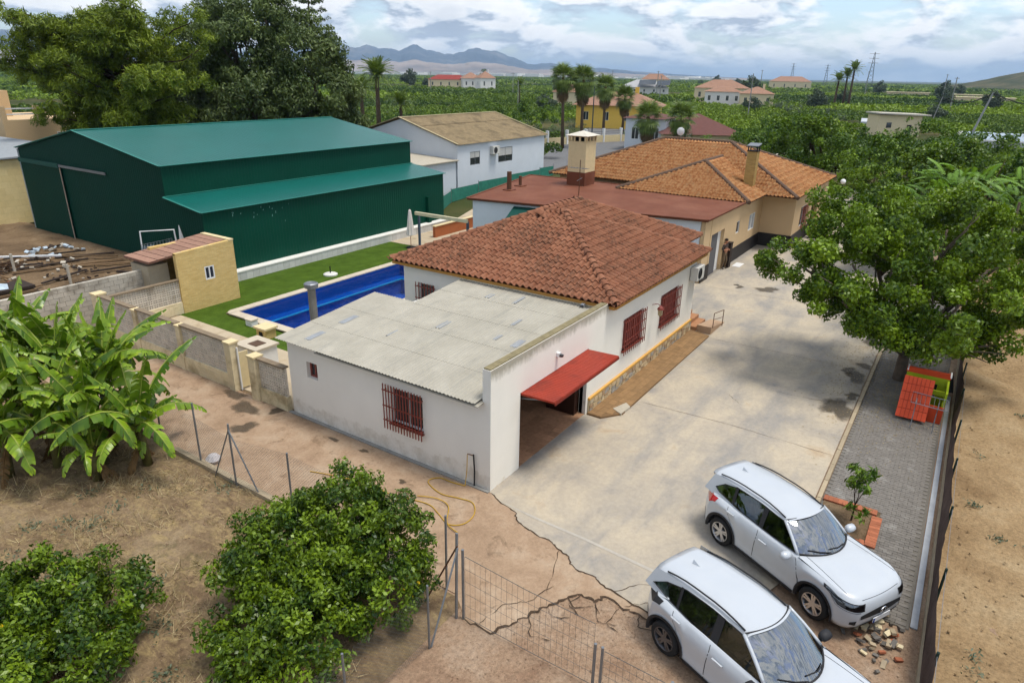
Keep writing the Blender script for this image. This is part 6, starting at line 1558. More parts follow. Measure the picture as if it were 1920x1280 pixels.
# long fence on the right: low wall, dark shade mesh, posts
fn = thing('shade_mesh_fence', 'long low wall with dark shade mesh fence along the bare field', 'fence', (8, -10, 0))
MB().box(-4, 34, -10.06, -9.94, .0, .16).build('footing', M_KERB, fn)
mb = MB(); rf = random.Random(2); rows = []
for k in range(120):
    x = -4+38*k/119; b0 = .02*math.sin(x*1.7)+rf.uniform(-.012, .012); lean = -.05+.05*math.sin(x*.9)+rf.uniform(-.02, .02); h_ = .82+.07*math.sin(x*.6+1)+rf.uniform(-.03, .03)
    rows.append([(x, -9.99+b0*.3+lean*t+b0*math.sin(t*5)*.5, .16+h_*t) for t in (0, .33, .66, 1)])
def m_shade():
    t = NT('dark_shade_mesh'); v = t.pos(); c = t.ramp(t.noise(v, 1.2, 6, .7), [(.3, lin((84, 70, 64), .6)), (.7, lin((124, 106, 98), .62))])
    t.col(c).set(.9, .1); t.bump(t.noise(t.mapv(v, (6, 1, 1.5)), 2, 5, .7), .6, .03)
    return t.m
mb.grid(rows).build('shade_mesh', m_shade(), fn, True)
for k in range(14):
    x = -3.4+k*2.6; MB().tube([(x, -10.08, 0), (x+.03, -10.10, 1.1)], .028, 6).build('post', mat('green_post', lin((40, 66, 58), .6), .1), fn)
mb = MB(); mb.tube([(-4, -10.09, 1.02), (10, -10.12, 1.04), (22, -10.09, 1.0), (34, -10.1, 1.02)], .006, 4); mb.build('top_wire', M_STEEL, fn)
# front chain-link fence
M_WIRE = mat('fence_wire', lin((130, 132, 130), .55), .1, 8, .5, metal=.5)
ff = thing('chain_link_fence', 'sagging chain-link fence on steel posts between orchard soil and passage', 'fence', (-3.55, 4, 0))
FP = [(-3.5, -1.35), (-3.45, .4), (-3.35, 3.82), (-3.7, 5.6), (-3.55, 7.4), (-3.5, 9.4), (-3.5, 11.4)]
MB().box(-3.66, -3.50, 3.4, 8.6, 0, .14).build('footing', M_KERB, ff)
for k, (x, y) in enumerate(FP):
    MB().tube([(x, y, 0), (x+.02, y, 1.9 if k not in (1, 2) else 1.5)], .026, 7).build('post', M_STEEL, ff)
MB().tube([(-3.7, 5.6, 1.75), (-3.62, 4.75, .05)], .02, 6).build('brace', M_STEEL, ff); MB().tube([(-3.68, 5.6, 1.75), (-3.72, 6.5, .05)], .02, 6).build('brace', M_STEEL, ff)
wires = MB()
def chain(a, c, h, cell=.085):
    a, c = Vector((*a, .05)), Vector((*c, .05)); L = (c-a).length; u = (c-a)/L; n = int(L/cell); r_ = .0022
    for i in range(-int(h/cell), n+1):
        for s in (1, -1):
            u0 = i*cell if s > 0 else i*cell+h
            s0, s1 = (u0, u0+h) if s > 0 else (u0, u0-h); z0, z1 = 0, h
            lo, hi = min(s0, s1), max(s0, s1)
            if hi <= 0 or lo >= L: continue
            def zat(uu): return (uu-s0)/(s1-s0)*h
            ua, ub = max(lo, 0), min(hi, L); pa, pb = a+u*ua+Vector((0, 0, zat(ua))), a+u*ub+Vector((0, 0, zat(ub)))
            wires.tube([pa, pb], r_, 3, False)
for a, c in zip(FP[1:-2], FP[2:-1]): chain(a, c, 1.45)
wires.build('wire_mesh', M_WIRE, ff)
# double wire gate at the bottom
gt_ = thing('wire_mesh_gate', 'double leaf welded wire gate on steel posts crossing the drive', 'gate', (-3.95, -4, 0))
GX = -3.95
for y in (-2.15, -5.08, -5.22, -6.5): MB().tube([(GX, y, 0), (GX, y, 1.72 if y > -3 else 1.05)], .028, 8).build('post', M_STEEL, gt_)
def leaf(y0, y1, h0, h1):
    mb = MB()
    for k in range(6): mb.tube([(GX, y0, .08+(h0-.1)*k/5), (GX, (y0+y1)/2, .06+((h0+h1)/2-.12)*k/5), (GX, y1, .08+(h1-.1)*k/5)], .003 if 0 < k < 5 else .006, 4, False)
    n = int(abs(y1-y0)/.12)
    for k in range(n+1):
        y = y0+(y1-y0)*k/n; mb.tube([(GX, y, .06), (GX, y, h0+(h1-h0)*k/n-.03)], .0024, 4, False)
    mb.build('wire_leaf', M_WIRE, gt_)
leaf(-2.2, -5.05, 1.6, 1.5); leaf(-5.26, -9.2, 1.0, 1.0)
bp = thing('corner_brace_post', 'braced steel corner post beside the round citrus bush', 'post', (-4.0, -2.0, 0))
MB().tube([(-4.02, -2.02, 0), (-3.75, -1.85, 1.85)], .03, 7).build('post', M_STEEL, bp); MB().tube([(-4.93, -2.08, 0), (-4.95, -2.1, 1.55)], .022, 7).build('outer_post', M_STEEL, bp); MB().tube([(-4.9, -2.1, .03), (-3.85, -1.95, 1.6)], .02, 6).build('brace', M_STEEL, bp); MB().tube([(-4.0, -1.2, .03), (-3.8, -1.9, 1.6)], .018, 6).build('brace', M_RUSTSTEEL, bp)
wires = MB(); chain((-4.93, -2.08), (-9.5, -1.75), 1.4); wires.build('wire_mesh', M_WIRE, bp)
for k, (x, y) in enumerate([(-6.9, -1.95), (-8.6, -1.85)]): MB().tube([(x, y, 0), (x, y, 1.5)], .024, 6).build('post', M_STEEL, bp)
bag = tag(MB().lathe([(.16, 0), (.22, .1), (.12, .22), (.02, .26)], 9, (-3.3, 7.2, .03)).build('rubbish_bag', mat('white_plastic_bag', lin((206, 200, 200), .75), .2, 14, .5)), 'small white rubbish bag at the foot of the chain-link fence', 'bag')
# ================================================================ person by the garage door
def person(loc, rz, label):
    V = dict(pel=(0, 0, .94), spine=(0, .01, 1.12), chest=(0, .0, 1.32), neck=(0, .01, 1.49), head=(0, .03, 1.60), crown=(0, .03, 1.72),
             hL=(.10, 0, .90), kL=(.13, .05, .50), aL=(.17, -.02, .10), tL=(.19, .15, .05), hR=(-.10, 0, .90), kR=(-.11, .09, .50), aR=(-.09, .03, .10), tR=(-.10, .20, .05),
             sL=(.19, 0, 1.42), eL=(.29, -.04, 1.16), wL=(.16, .18, 1.14), fL=(.06, .22, 1.16), sR=(-.19, 0, 1.42), eR=(-.30, -.04, 1.16), wR=(-.18, .17, 1.12), fR=(-.08, .22, 1.13))
    rad = dict(pel=.155, spine=.14, chest=.165, neck=.06, head=.095, crown=.075, hL=.10, hR=.10, kL=.068, kR=.068, aL=.048, aR=.048, tL=.042, tR=.042, sL=.075, sR=.075, eL=.052, eR=.052, wL=.038, wR=.038, fL=.04, fR=.04)
    E_ = [('pel', 'spine'), ('spine', 'chest'), ('chest', 'neck'), ('neck', 'head'), ('head', 'crown'), ('pel', 'hL'), ('hL', 'kL'), ('kL', 'aL'), ('aL', 'tL'), ('pel', 'hR'), ('hR', 'kR'), ('kR', 'aR'), ('aR', 'tR'), ('chest', 'sL'), ('sL', 'eL'), ('eL', 'wL'), ('wL', 'fL'), ('chest', 'sR'), ('sR', 'eR'), ('eR', 'wR'), ('wR', 'fR')]
    ks = list(V); me = bpy.data.meshes.new('person'); me.from_pydata([V[k] for k in ks], [(ks.index(a), ks.index(c)) for a, c in E_], [])
    o = bpy.data.objects.new('person_tmp', me); col.objects.link(o)
    sk = o.modifiers.new('skin', 'SKIN'); ss = o.modifiers.new('sub', 'SUBSURF'); ss.levels = 2; ss.render_levels = 2
    for k, sv in zip(ks, me.skin_vertices[0].data): sv.radius = (rad[k]*(1.15 if k in ('pel', 'chest', 'spine') else 1), rad[k]*(.75 if k in ('pel', 'chest', 'spine') else 1)); sv.use_root = (k == 'pel')
    dg_ = bpy.context.evaluated_depsgraph_get(); m2 = bpy.data.meshes.new_from_object(o.evaluated_get(dg_)); bpy.data.objects.remove(o)
    for m in (mat('skin', lin((186, 132, 104), .7), .05), mat('grey_shirt', lin((92, 78, 72), .6), .15, 12), mat('khaki_trousers', lin((140, 116, 88), .6), .12, 12), mat('dark_shoe', (.03, .025, .02), .1)): m2.materials.append(m)
    for p in m2.polygons:
        c = p.center; p.use_smooth = True
        p.material_index = 3 if c.z < .11 else 2 if c.z < .98 else 1 if (c.z < 1.47 and not (c.y > .06 and c.z < 1.25 and abs(c.x) < .3)) else 0
    o = bpy.data.objects.new('person', m2); col.objects.link(o); o.location = loc; o.rotation_euler = (0, 0, rz)
    tag(o, label, 'person')
    MB().lathe([(.02, .0), (.088, -.03), (.1, -.09), (.085, -.13), (.02, -.13)], 12, (0, .015, 1.79)).build('hair', mat('dark_hair', (.03, .022, .018), .2), o)
    nose = MB().add([(0, .15, 1.62), (.018, .115, 1.60), (-.018, .115, 1.60), (0, .12, 1.66)], [(0, 1, 3), (0, 3, 2), (0, 2, 1)]); nose.build('nose', MATS['skin'], o)
    return o
person((26.0, 2.0, .03), R(170), 'man in dark grey shirt and khaki trousers standing at the garage doorway')
# ================================================================ vegetation
LEAVES = []
RH, FH = np.array([math.sin(YAW), -math.cos(YAW), 0]), np.array([math.cos(YAW), math.sin(YAW), 0])
def unit(n, rng):
    v = rng.randn(n, 3); return v/np.linalg.norm(v, axis=1, keepdims=True)
def leaf_quads(P_, Nm, L, W, tint, rng, droop=0.0, fold=.18, dirs=None, dirmix=0.0):
    n = len(P_); nn = Nm*.75+unit(n, rng)*.8; nn /= np.linalg.norm(nn, axis=1, keepdims=True)
    d = unit(n, rng)
    if dirs is not None: d = d*(1-dirmix)+dirs*dirmix
    d[:, 2] -= droop; d -= nn*np.sum(d*nn, 1, keepdims=True); d /= (np.linalg.norm(d, axis=1, keepdims=True)+1e-9)
    w = np.cross(nn, d); L = np.asarray(L).reshape(-1, 1)*np.ones((n, 1)); W = np.asarray(W).reshape(-1, 1)*np.ones((n, 1))
    v = np.empty((n, 4, 3)); v[:, 0] = P_-d*L*.5; v[:, 2] = P_+d*L*.5-nn*W*.1; v[:, 1] = P_+w*W*.5+nn*W*fold-d*L*.06; v[:, 3] = P_-w*W*.5+nn*W*fold-d*L*.06
    return v.reshape(-1, 3), np.arange(4*n).reshape(n, 4), np.repeat(tint, 4)
def crown_points(blobs, nsub, subr, nleaf, rng, zmin=-.75, shell=.4, tint=(.15, .75), squash=.8, rim=(.62, 1.0)):
    """leaf positions in many small clumps set over a few large ellipsoids"""
    P_, Nm, T = [], [], []
    for c, rad in blobs:
        c = np.array(c, float); rad = np.array(rad if hasattr(rad, '__len__') else (rad,)*3, float)
        k = max(3, int(nsub*(rad.mean()**2)))
        dr = unit(k*3, rng); dr = dr[dr[:, 2] > zmin][:k]; k = len(dr)
        sc = c+dr*rad*rng.uniform(rim[0], rim[1], (k, 1)); sr = subr*rng.uniform(.55, 1.35, k); st = rng.uniform(tint[0], tint[1], k)
        for i in range(k):
            m = max(6, int(nleaf*(sr[i]/subr)**2)); q = unit(m, rng); rr = sr[i]*rng.rand(m, 1)**shell
            p = sc[i]+q*rr*np.array([1, 1, squash]); P_.append(p); nm = q*.6+dr[i]*.6+np.array([0, 0, .25]); Nm.append(nm/np.linalg.norm(nm, axis=1, keepdims=True)); T.append(np.clip(st[i]+rng.randn(m)*.16, 0, 1))
    return np.vstack(P_), np.vstack(Nm), np.concatenate(T)
def foliage(name, pts, L, W, m, parent, rng, **kw):
    P_, Nm, T = pts; n = len(P_)
    v, q, t = leaf_quads(P_, Nm, L*rng.uniform(.5, 1.35, n), W*rng.uniform(.55, 1.3, n), T, rng, **kw)
    me = np_mesh(name, v, q, m, {'tint': t}); return link(bpy.data.objects.new(name, me), parent)
def limb(mb, a, b, r0, r1, rng, wob=.12, n=5):
    a, b = Vector(a), Vector(b); L = (b-a).length; pts = [a.lerp(b, i/n)+Vector(rng.uniform(-1, 1, 3))*wob*L*.15*math.sin(math.pi*i/n) for i in range(n+1)]
    mb.tube(pts, [r0+(r1-r0)*i/n for i in range(n+1)], 7)
M_BARK = mat('grey_bark', lin((132, 118, 104), .5), .3, 6, .95, .6, 20); M_DKBARK = mat('dark_bark', lin((88, 70, 56), .5), .3, 6, .95, .6, 20); M_PALMBARK = mat('palm_bark', lin((128, 108, 88), .5), .3, 9, .95, .6, 25)
M_FICUS = m_leaf('ficus_leaf', (.024, .066, .006), (.245, .370, .013), .42, .25); M_CITRUS = m_leaf('citrus_leaf', (.020, .054, .006), (.205, .305, .014), .38, .2)
M_PINE = m_leaf('pine_needle', (.050, .090, .010), (.245, .315, .020), .6, .2); M_EUC = m_leaf('eucalyptus_leaf', (.045, .075, .020), (.165, .220, .062), .55, .2)
M_GREEN = m_leaf('broad_leaf', (.038, .092, .008), (.235, .355, .018), .5, .25); M_PALE = m_leaf('feather_leaf', (.050, .125, .012), (.190, .350, .030), .5, .3); M_OLIVE = m_leaf('olive_leaf', (.060, .090, .050), (.190, .230, .150), .6, .15)
M_PALMLEAF = m_leaf('palm_leaf', (.060, .115, .020), (.230, .300, .060), .5, .15); M_ORCH = m_leaf('orchard_leaf', (.030, .074, .007), (.230, .335, .015), .55, .2)
M_BANANA = m_leaf('banana_leaf', (.040, .105, .008), (.300, .440, .024), .32, .2, tip=(.34, .24, .09)); M_STRAW = m_leaf('straw', (.22, .165, .085), (.52, .42, .24), .8, .2)
def at(p, a, b, z): return (p[0]+RH[0]*a+FH[0]*b, p[1]+RH[1]*a+FH[1]*b, z)
def tree(name, label, cat, base, blobs, trunk_r, m, bark, nsub, subr, nleaf, L, W, seed, group=None, limbs=True, tint=(.15, .8), fork=.35, z0=0.0, **kw):
    rng = np.random.RandomState(seed); t = thing(name, label, cat, (base[0], base[1], z0), group)
    bl = [(at(base, a, b, z), (rx, rx, rz)) for a, b, z, rx, rz in blobs]
    if limbs:
        mb = MB(); top = np.mean([c for c, _ in bl], 0); fk = Vector((base[0]+(top[0]-base[0])*fork, base[1]+(top[1]-base[1])*fork, z0+max(.5, (top[2]-z0)*fork)))
        limb(mb, (base[0], base[1], z0-.05), fk, trunk_r, trunk_r*.75, rng)
        tr_ = mb.build('trunk', bark, t, True); lm = MB()
        for c, rr in bl:
            limb(lm, fk, Vector(c), trunk_r*.5, trunk_r*.16, rng, .3)
            for _ in range(4):
                q = unit(1, rng)[0]*np.array(rr)*.8; limb(lm, Vector(c)*.6+fk*.4, Vector(np.array(c)+q), trunk_r*.2, trunk_r*.05, rng, .3, 4)
        lm.build('limbs', bark, t, True)
    cp_ = crown_points(bl, nsub, subr, nleaf, rng, tint=tint); LEAVES.append((label[:30], len(cp_[0])))
    foliage('crown', cp_, L, W, m, t, rng, **kw)
    return t
# --- the big spreading tree over the paving
tree('spreading_tree', 'big spreading dense green tree over the paver strip beside the playhouse', 'tree', (14.6, -8.2),
     [(0, .3, 5.3, 2.9, 1.75), (-2.7, -.2, 4.4, 2.3, 1.5), (-4.1, .9, 4.1, 1.6, 1.15), (2.0, -.2, 4.3, 2.2, 1.6), (.3, -1.7, 3.5, 2.2, 1.3), (1.4, 1.6, 5.3, 2.2, 1.7), (-1.4, 2.0, 5.4, 2.2, 1.5), (2.5, -1.4, 2.8, 1.3, .9), (-1.7, -1.5, 3.1, 1.4, 1.0), (3.3, 1.0, 4.2, 1.5, 1.5), (1.4, -2.0, 2.2, .9, .7), (-2.2, .6, 2.9, 1.3, .8), (-.9, -.9, 2.5, 1.4, .85), (.9, -.7, 2.3, 1.4, .85), (-3.0, -.6, 3.2, 1.3, .8), (-.1, -.2, 1.75, .9, .6), (0, -1.2, 2.0, 1.2, .75), (-1.0, -1.5, 2.3, 1.1, .7), (1.1, -1.4, 1.9, 1.0, .7), (-2.0, -1.2, 2.6, 1.1, .7)],
     .24, M_FICUS, M_BARK, 7.5, .46, 260, .15, .095, 11, fork=.33, tint=(.2, .75))
# second trunk stems at its foot
# --- row behind it
tree('dense_tree', 'very dark dense tree behind the spreading tree at right edge', 'tree', (34, -9.0), [(-2.6, 0, 4.3, 3.0, 2.7), (-5.0, .5, 3.4, 2.2, 2.2), (.6, -.5, 4.6, 2.8, 2.6), (-1.2, .8, 5.7, 2.0, 1.7), (-3.4, -.8, 2.2, 2.4, 1.6), (2.6, 0, 4.0, 2.2, 2.2)], .3, M_FICUS, M_DKBARK, 4.5, .6, 190, .22, .14, 12, tint=(.0, .55))
tree('dense_tree', 'dark rounded tree cut by the right picture edge', 'tree', (40, -13.2), [(0, 0, 4.2, 3.2, 3.0), (2.5, 0, 4.8, 2.6, 2.4), (-2.2, .6, 3.4, 2.2, 2.2)], .3, M_FICUS, M_DKBARK, 4.2, .65, 170, .23, .14, 13, tint=(.0, .5))
# --- feathery tree of long compound leaves
def feather_tree(base, label, seed, n=46, top=5.6, spread=2.2):
    rng = np.random.RandomState(seed); t = thing('feathery_tree', label, 'tree', (*base, 0)); mb = MB(); limb(mb, (*base, 0), (base[0], base[1], top-1.2), .12, .05, rng); mb.build('trunk', M_BARK, t, True)
    V, Q, T = [], [], []; nb = 0; fm = []
    for var in range(3):
        vv = []; L = 1.5; k = 16
        for i in range(k):
            f = .12+.88*i/k; x = L*f; z = .55*f-.75*f*f; ll = .30*math.sin(math.pi*min(1, .25+f*.75))+.08
            for s in (1, -1): vv.append(((x, 0, z), (x+.10, s*ll, z-.10-.02*var), (x+.03, s*.5*ll, z-.03)))
        pts = []; qs = []
        for (p, tip, _) in vv:
            p, tip = np.array(p), np.array(tip); d = tip-p; w = np.cross(d, (0, 0, 1)); w = w/np.linalg.norm(w)*.045; b = len(pts)
            pts += [p, p+d*.45+w, tip, p+d*.45-w]; qs.append((b, b+1, b+2, b+3))
        me = np_mesh('leaf', np.array(pts), np.array(qs), M_PALE, {'tint': np.clip(rng.rand(len(pts))*.3+.3+.2*var, 0, 1)}); fm.append(me)
    for i in range(n):
        a = rng.rand()*6.28; el = R(rng.uniform(-20, 60)); o = Vector((base[0], base[1], top-1.0))+Vector((math.cos(a), math.sin(a), 0))*rng.rand()*spread*.6+Vector((0, 0, rng.uniform(-1.2, 1.0)))
        piece('leaf', fm[i % 3], Matrix.Translation(o) @ Matrix.Rotation(a, 4, 'Z') @ Matrix.Rotation(-el, 4, 'Y') @ Matrix.Scale(.72, 4), t)
    return t
feather_tree((21.5, -8.4), 'bright green tree of long feathery leaves between the dense trees', 5, 70, 6.9, 2.6)
feather_tree((24.5, -10.8), 'feathery leaved tree at the right behind the spreading tree', 6, 50, 6.7, 2.0)
tree('broad_tree', 'mid green broad tree behind the tan house roof', 'tree', (62, 3.0), [(-1.5, 0, 4.6, 3.6, 2.6), (2.5, -.5, 4.0, 3.2, 2.4), (-4.6, 1, 3.4, 2.6, 2.0), (.5, -1.5, 2.6, 3.2, 1.8), (-2.8, .5, 5.4, 2.2, 1.7)], .3, M_GREEN, M_DKBARK, 3.6, .75, 120, .32, .2, 14, tint=(.15, .55))
tree('broad_tree', 'lighter green tree beside the iron gate', 'tree', (52, -2.2), [(0, 0, 2.8, 2.2, 1.8), (-2.2, .3, 2.2, 1.8, 1.4), (2.0, -.3, 2.2, 1.9, 1.5)], .2, M_GREEN, M_DKBARK, 5, .55, 110, .27, .17, 15, tint=(.3, .9))
# --- pine, eucalyptus, norfolk pine behind the warehouse
rngp = np.random.RandomState(77)
def pine():
    base = (18.6, 50.0); t = thing('pine_tree', 'tall yellowish green pine with upswept branches behind the warehouse', 'tree', (*base, 0)); bl = []
    mb = MB(); limb(mb, (*base, 0), (base[0]+.6, base[1]+.3, 12.5), .4, .1, rngp); mb.build('trunk', M_DKBARK, t, True); lm = MB()
    for k in range(84):
        z = rngp.uniform(3.6, 12.8); a = rngp.uniform(0, 6.28); ln = np.interp(z, [2.5, 5, 8, 11, 13], [3.6, 5.2, 7.8, 7.2, 4.5])*rngp.uniform(.55, 1.0)
        d = np.array([math.cos(a), math.sin(a), 0]); rise = rngp.uniform(.18, .5)
        p0 = np.array([base[0], base[1], z]); p1 = p0+d*ln+np.array([0, 0, ln*rise]); limb(lm, p0, p1, .09, .03, rngp, .3, 4)
        for f in np.linspace(.4, 1.0, 4): bl.append((p0+(p1-p0)*f+rngp.randn(3)*.35, (1.05, 1.05, .75)))
    lm.build('branches', M_DKBARK, t, True)
    pts = crown_points(bl, 9, .50, 62, rngp, zmin=-.6, tint=(.15, .95)); foliage('crown', pts, .50, .085, M_PINE, t, rngp, droop=-.5)
pine()
tree('eucalyptus_tree', 'huge grey green eucalyptus with drooping foliage behind the warehouse', 'tree', (32, 51),
     [(-1, 0, 12.5, 4.6, 3.8), (-5.5, 0, 10.5, 4.0, 3.6), (4.5, .5, 11.5, 4.2, 3.6), (7.2, 0, 8.0, 3.2, 3.2), (0, -1.5, 7.5, 5.0, 3.4), (-6.5, -1, 6.2, 3.6, 3.0), (4.5, -1, 5.6, 4.0, 2.8), (1.5, 1, 15.2, 3.0, 2.2), (8.3, .5, 4.8, 2.4, 2.2), (-2.5, .5, 15.0, 2.8, 2.0)],   .55, M_EUC, M_BARK, 3.7, 1.05, 180, .44, .17, 21, droop=1.0, tint=(.1, .85))
def araucaria():
    base = (46.7, 59.2); t = thing('norfolk_pine', 'tiered conifer tip rising above the eucalyptus', 'tree', (*base, 0)); rng = np.random.RandomState(3); mb = MB(); mb.tube([(*base, 0), (*base, 21)], [.35, .04], 7); mb.build('trunk', M_DKBARK, t, True); bl = []
    for k in range(13):
        z = 9+k*.95; L = 4.2-.28*k
        for a in np.linspace(0, 6.28, 8)[:-1]+k*.4:
            for f in (.35, .6, .85, 1.0): bl.append(((base[0]+L*f*math.cos(a), base[1]+L*f*math.sin(a), z+.35*f*f), (.3, .3, .16)))
    foliage('crown', crown_points(bl, 40, .2, 9, rng, tint=(.0, .4)), .3, .1, M_EUC, t, rng)
araucaria()
tree('hedge_tree', 'dark bushy tree at the left edge below the far hills', 'tree', (5.5, 70), [(0, 0, 3, 3.5, 2.6), (-4, 1, 3, 3.4, 2.6), (3, 3, 2.6, 2.6, 2.0)], .25, M_GREEN, M_DKBARK, 3, .8, 100, .36, .22, 31, tint=(.1, .6))
# --- citrus bushes in front
def citrus(base, label, blobs, seed, fruit=()):
    t = tree('citrus_bush', label, 'bush', base, blobs, .07, M_CITRUS, M_DKBARK, 60, .22, 92, .105, .056, seed, 'citrus bushes in the near orchard', tint=(.05, .85), fork=.3)
    rng = np.random.RandomState(seed+50)
    for p in fruit:
        mb = MB().lathe([(.004, -.05), (.025, -.042), (.04, -.015), (.041, .015), (.026, .042), (.004, .052)], 10, p); mb.build('lemon', mat('lemon_peel', lin((236, 196, 30), .85), .08, 9, .45), t, True)
    return t
citrus((-5.0, .6), 'round citrus bush with yellow fruit beside the wire gate', [(0, 0, 1.35, 1.5, 1.1), (-.95, -.2, 1.1, 1.25, .95), (1.05, .3, 1.25, 1.2, 1.0), (.1, -.9, .95, 1.3, .9), (.2, .7, 1.65, 1.15, .85), (-1.3, -.9, .75, 1.05, .75), (1.25, -.6, .85, 1.1, .8), (.0, -1.7, .65, 1.1, .7), (-.9, -1.8, .55, 1.0, .6)], 41,
       [tuple(np.array(at((-5.0, .6), 1.75, -.55, z))+np.array(d)) for z, d in ((.95, (0, 0, 0)), (.8, (.12, -.18, 0)), (.7, (-.1, .02, 0)), (.55, (0, -.1, 0)), (1.15, (.1, .3, 0)))])
citrus((-8.6, 3.55), 'low dark citrus bush in the bottom left corner', [(.3, 0, .85, 1.25, .85), (-.9, .1, .85, 1.3, .85), (.4, -1.0, .7, 1.2, .8), (-.9, -1.0, .7, 1.2, .8), (-2.0, -.2, .8, 1.2, .8), (-.2, -1.9, .6, 1.1, .75), (-1.7, -1.6, .6, 1.1, .75)], 42, [at((-8.6, 3.55), -.6, -.9, 1.22), at((-8.6, 3.55), -1.3, -1.7, .95)])
# --- banana clump
def banana_leaf_mesh(L, W, e0, e1, seed):
    rng = random.Random(seed); n = 20; p = Vector((0, 0, 0)); pts = [p.copy()]
    for i in range(n):
        e = R(e0+(e1-e0)*((i+.5)/n)**1.3); p = p+Vector((math.cos(e), 0, math.sin(e)))*(L/n); pts.append(p.copy())
    V = []; Q = []; T = []
    for s in (1, -1):
        i = 2; base_t = rng.uniform(.08, .62)
        while i < n:
            run = rng.choice((1, 1, 1, 2, 2, 3)); j = min(n, i+run); sag = rng.uniform(.0, .75)
            for a in range(i, j):
                fa, fb = a/n, (a+1)/n; wa = W*.5*math.sin(math.pi*min(1, .06+.94*((fa-.08)/.92)**.8))**.6; wb_ = W*.5*math.sin(math.pi*min(1, .06+.94*((fb-.08)/.92)**.8))**.6 if fb < .995 else .02
                gap = .02 if a == i else 0; gap2 = .022 if a == j-1 else 0; tdir = (pts[a+1]-pts[a]).normalized(); up = tdir.cross(Vector((0, 1, 0))).normalized(); up = up if up.z > 0 or abs(up.z) < .2 else -up
                dn = .18+sag; k = len(V)
                oa = pts[a]+Vector((0, s*wa*math.cos(dn), 0))-Vector((0, 0, 1))*wa*math.sin(dn)+tdir*(.05+gap); ob = pts[a+1]+Vector((0, s*wb_*math.cos(dn), 0))-Vector((0, 0, 1))*wb_*math.sin(dn)+tdir*(.05-gap2)
                ma = pts[a].lerp(oa, .5)+Vector((0, 0, .03)); mb_ = pts[a+1].lerp(ob, .5)+Vector((0, 0, .03))
                V += [pts[a], pts[a+1], mb_, ma, ob, oa]; Q += [(k, k+1, k+2, k+3), (k+3, k+2, k+4, k+5)]; dry = rng.random() < (.10+.25*(fa > .85)); T += [min(.9, base_t+rng.uniform(-.2, .2))]*2+[min(.9, base_t+rng.uniform(-.15, .2))]*2+([1.0, 1.0] if dry else [min(.9, base_t+rng.uniform(-.1, .25))]*2)
            i = j
    me = np_mesh('leaf', np.array([tuple(v) for v in V]), np.array(Q), [M_BANANA, M_BANRIB], {'tint': np.clip(np.array(T), 0, 1)}, True)
    bm = bmesh.new(); bm.from_mesh(me); mbt = MB().tube([q+Vector((0, 0, .008)) for q in pts[::2]], [.028*(1-.85*i/(len(pts[::2])-1)) for i in range(len(pts[::2]))], 5); b0 = len(bm.verts)
    vs = [bm.verts.new(v) for v in mbt.v]
    for f in mbt.f:
        try: bm.faces.new([vs[i] for i in f]).material_index = 1
        except ValueError: pass
    bm.to_mesh(me); bm.free(); return me
M_BANRIB = mat('banana_midrib', lin((176, 190, 84), .62), .08, 6, .5); M_BANSTEM = mat('banana_stem', lin((128, 124, 66), .55), .25, 6, .7, dirt=lin((92, 70, 44), .5), dscale=2, dlo=.4, dhi=.6); M_DEADLEAF = mat('dead_banana_leaf', lin((140, 108, 68), .55), .25, 8, .9)
BAN = [banana_leaf_mesh(L, W, e0, e1, 100+i) for i, (L, W, e0, e1) in enumerate([(2.1, .48, 80, 48), (2.3, .50, 76, -10), (2.2, .46, 66, -60), (2.2, .48, 58, -78), (1.8, .42, 84, 70), (2.0, .44, 46, -80), (2.4, .50, 72, 15)])]
DEAD = []
for i in range(2):
    me = banana_leaf_mesh(1.4, .3, -40, -85, 300+i); me.materials[0] = M_DEADLEAF; me.materials[1] = M_DEADLEAF; DEAD.append(me)
rbn = random.Random(17)
BP = [((-4.45, 8.5), 1.25, 'banana plant at the right of the clump nearest the chain-link fence'), ((-5.1, 9.5), 1.5, 'banana plant at the front of the clump over the dry soil'), ((-4.5, 10.2), 2.0, 'banana plant in the clump against the lattice wall'), ((-5.9, 10.4), 1.3, 'low banana plant at the clump front left'), ((-4.9, 11.6), 2.3, 'tall banana plant in the middle of the clump'), ((-6.2, 11.7), 1.9, 'banana plant in the left half of the clump'), ((-5.3, 13.0), 2.5, 'tallest banana plant at the back of the clump'), ((-7.1, 12.3), 1.5, 'banana plant cut by the left picture edge'), ((-6.5, 13.8), 2.2, 'banana plant at the far left back of the clump'), ((-4.2, 9.3), .8, 'young banana plant at the foot of the clump'), ((-5.6, 8.9), 1.0, 'short banana plant hanging over the bare soil'), ((-3.9, 10.9), 1.9, 'banana plant closest to the pool gate'), ((-6.9, 10.9), 1.4, 'banana plant low at the left front'), ((-4.3, 12.6), 2.2, 'banana plant behind the middle near the lattice wall')]
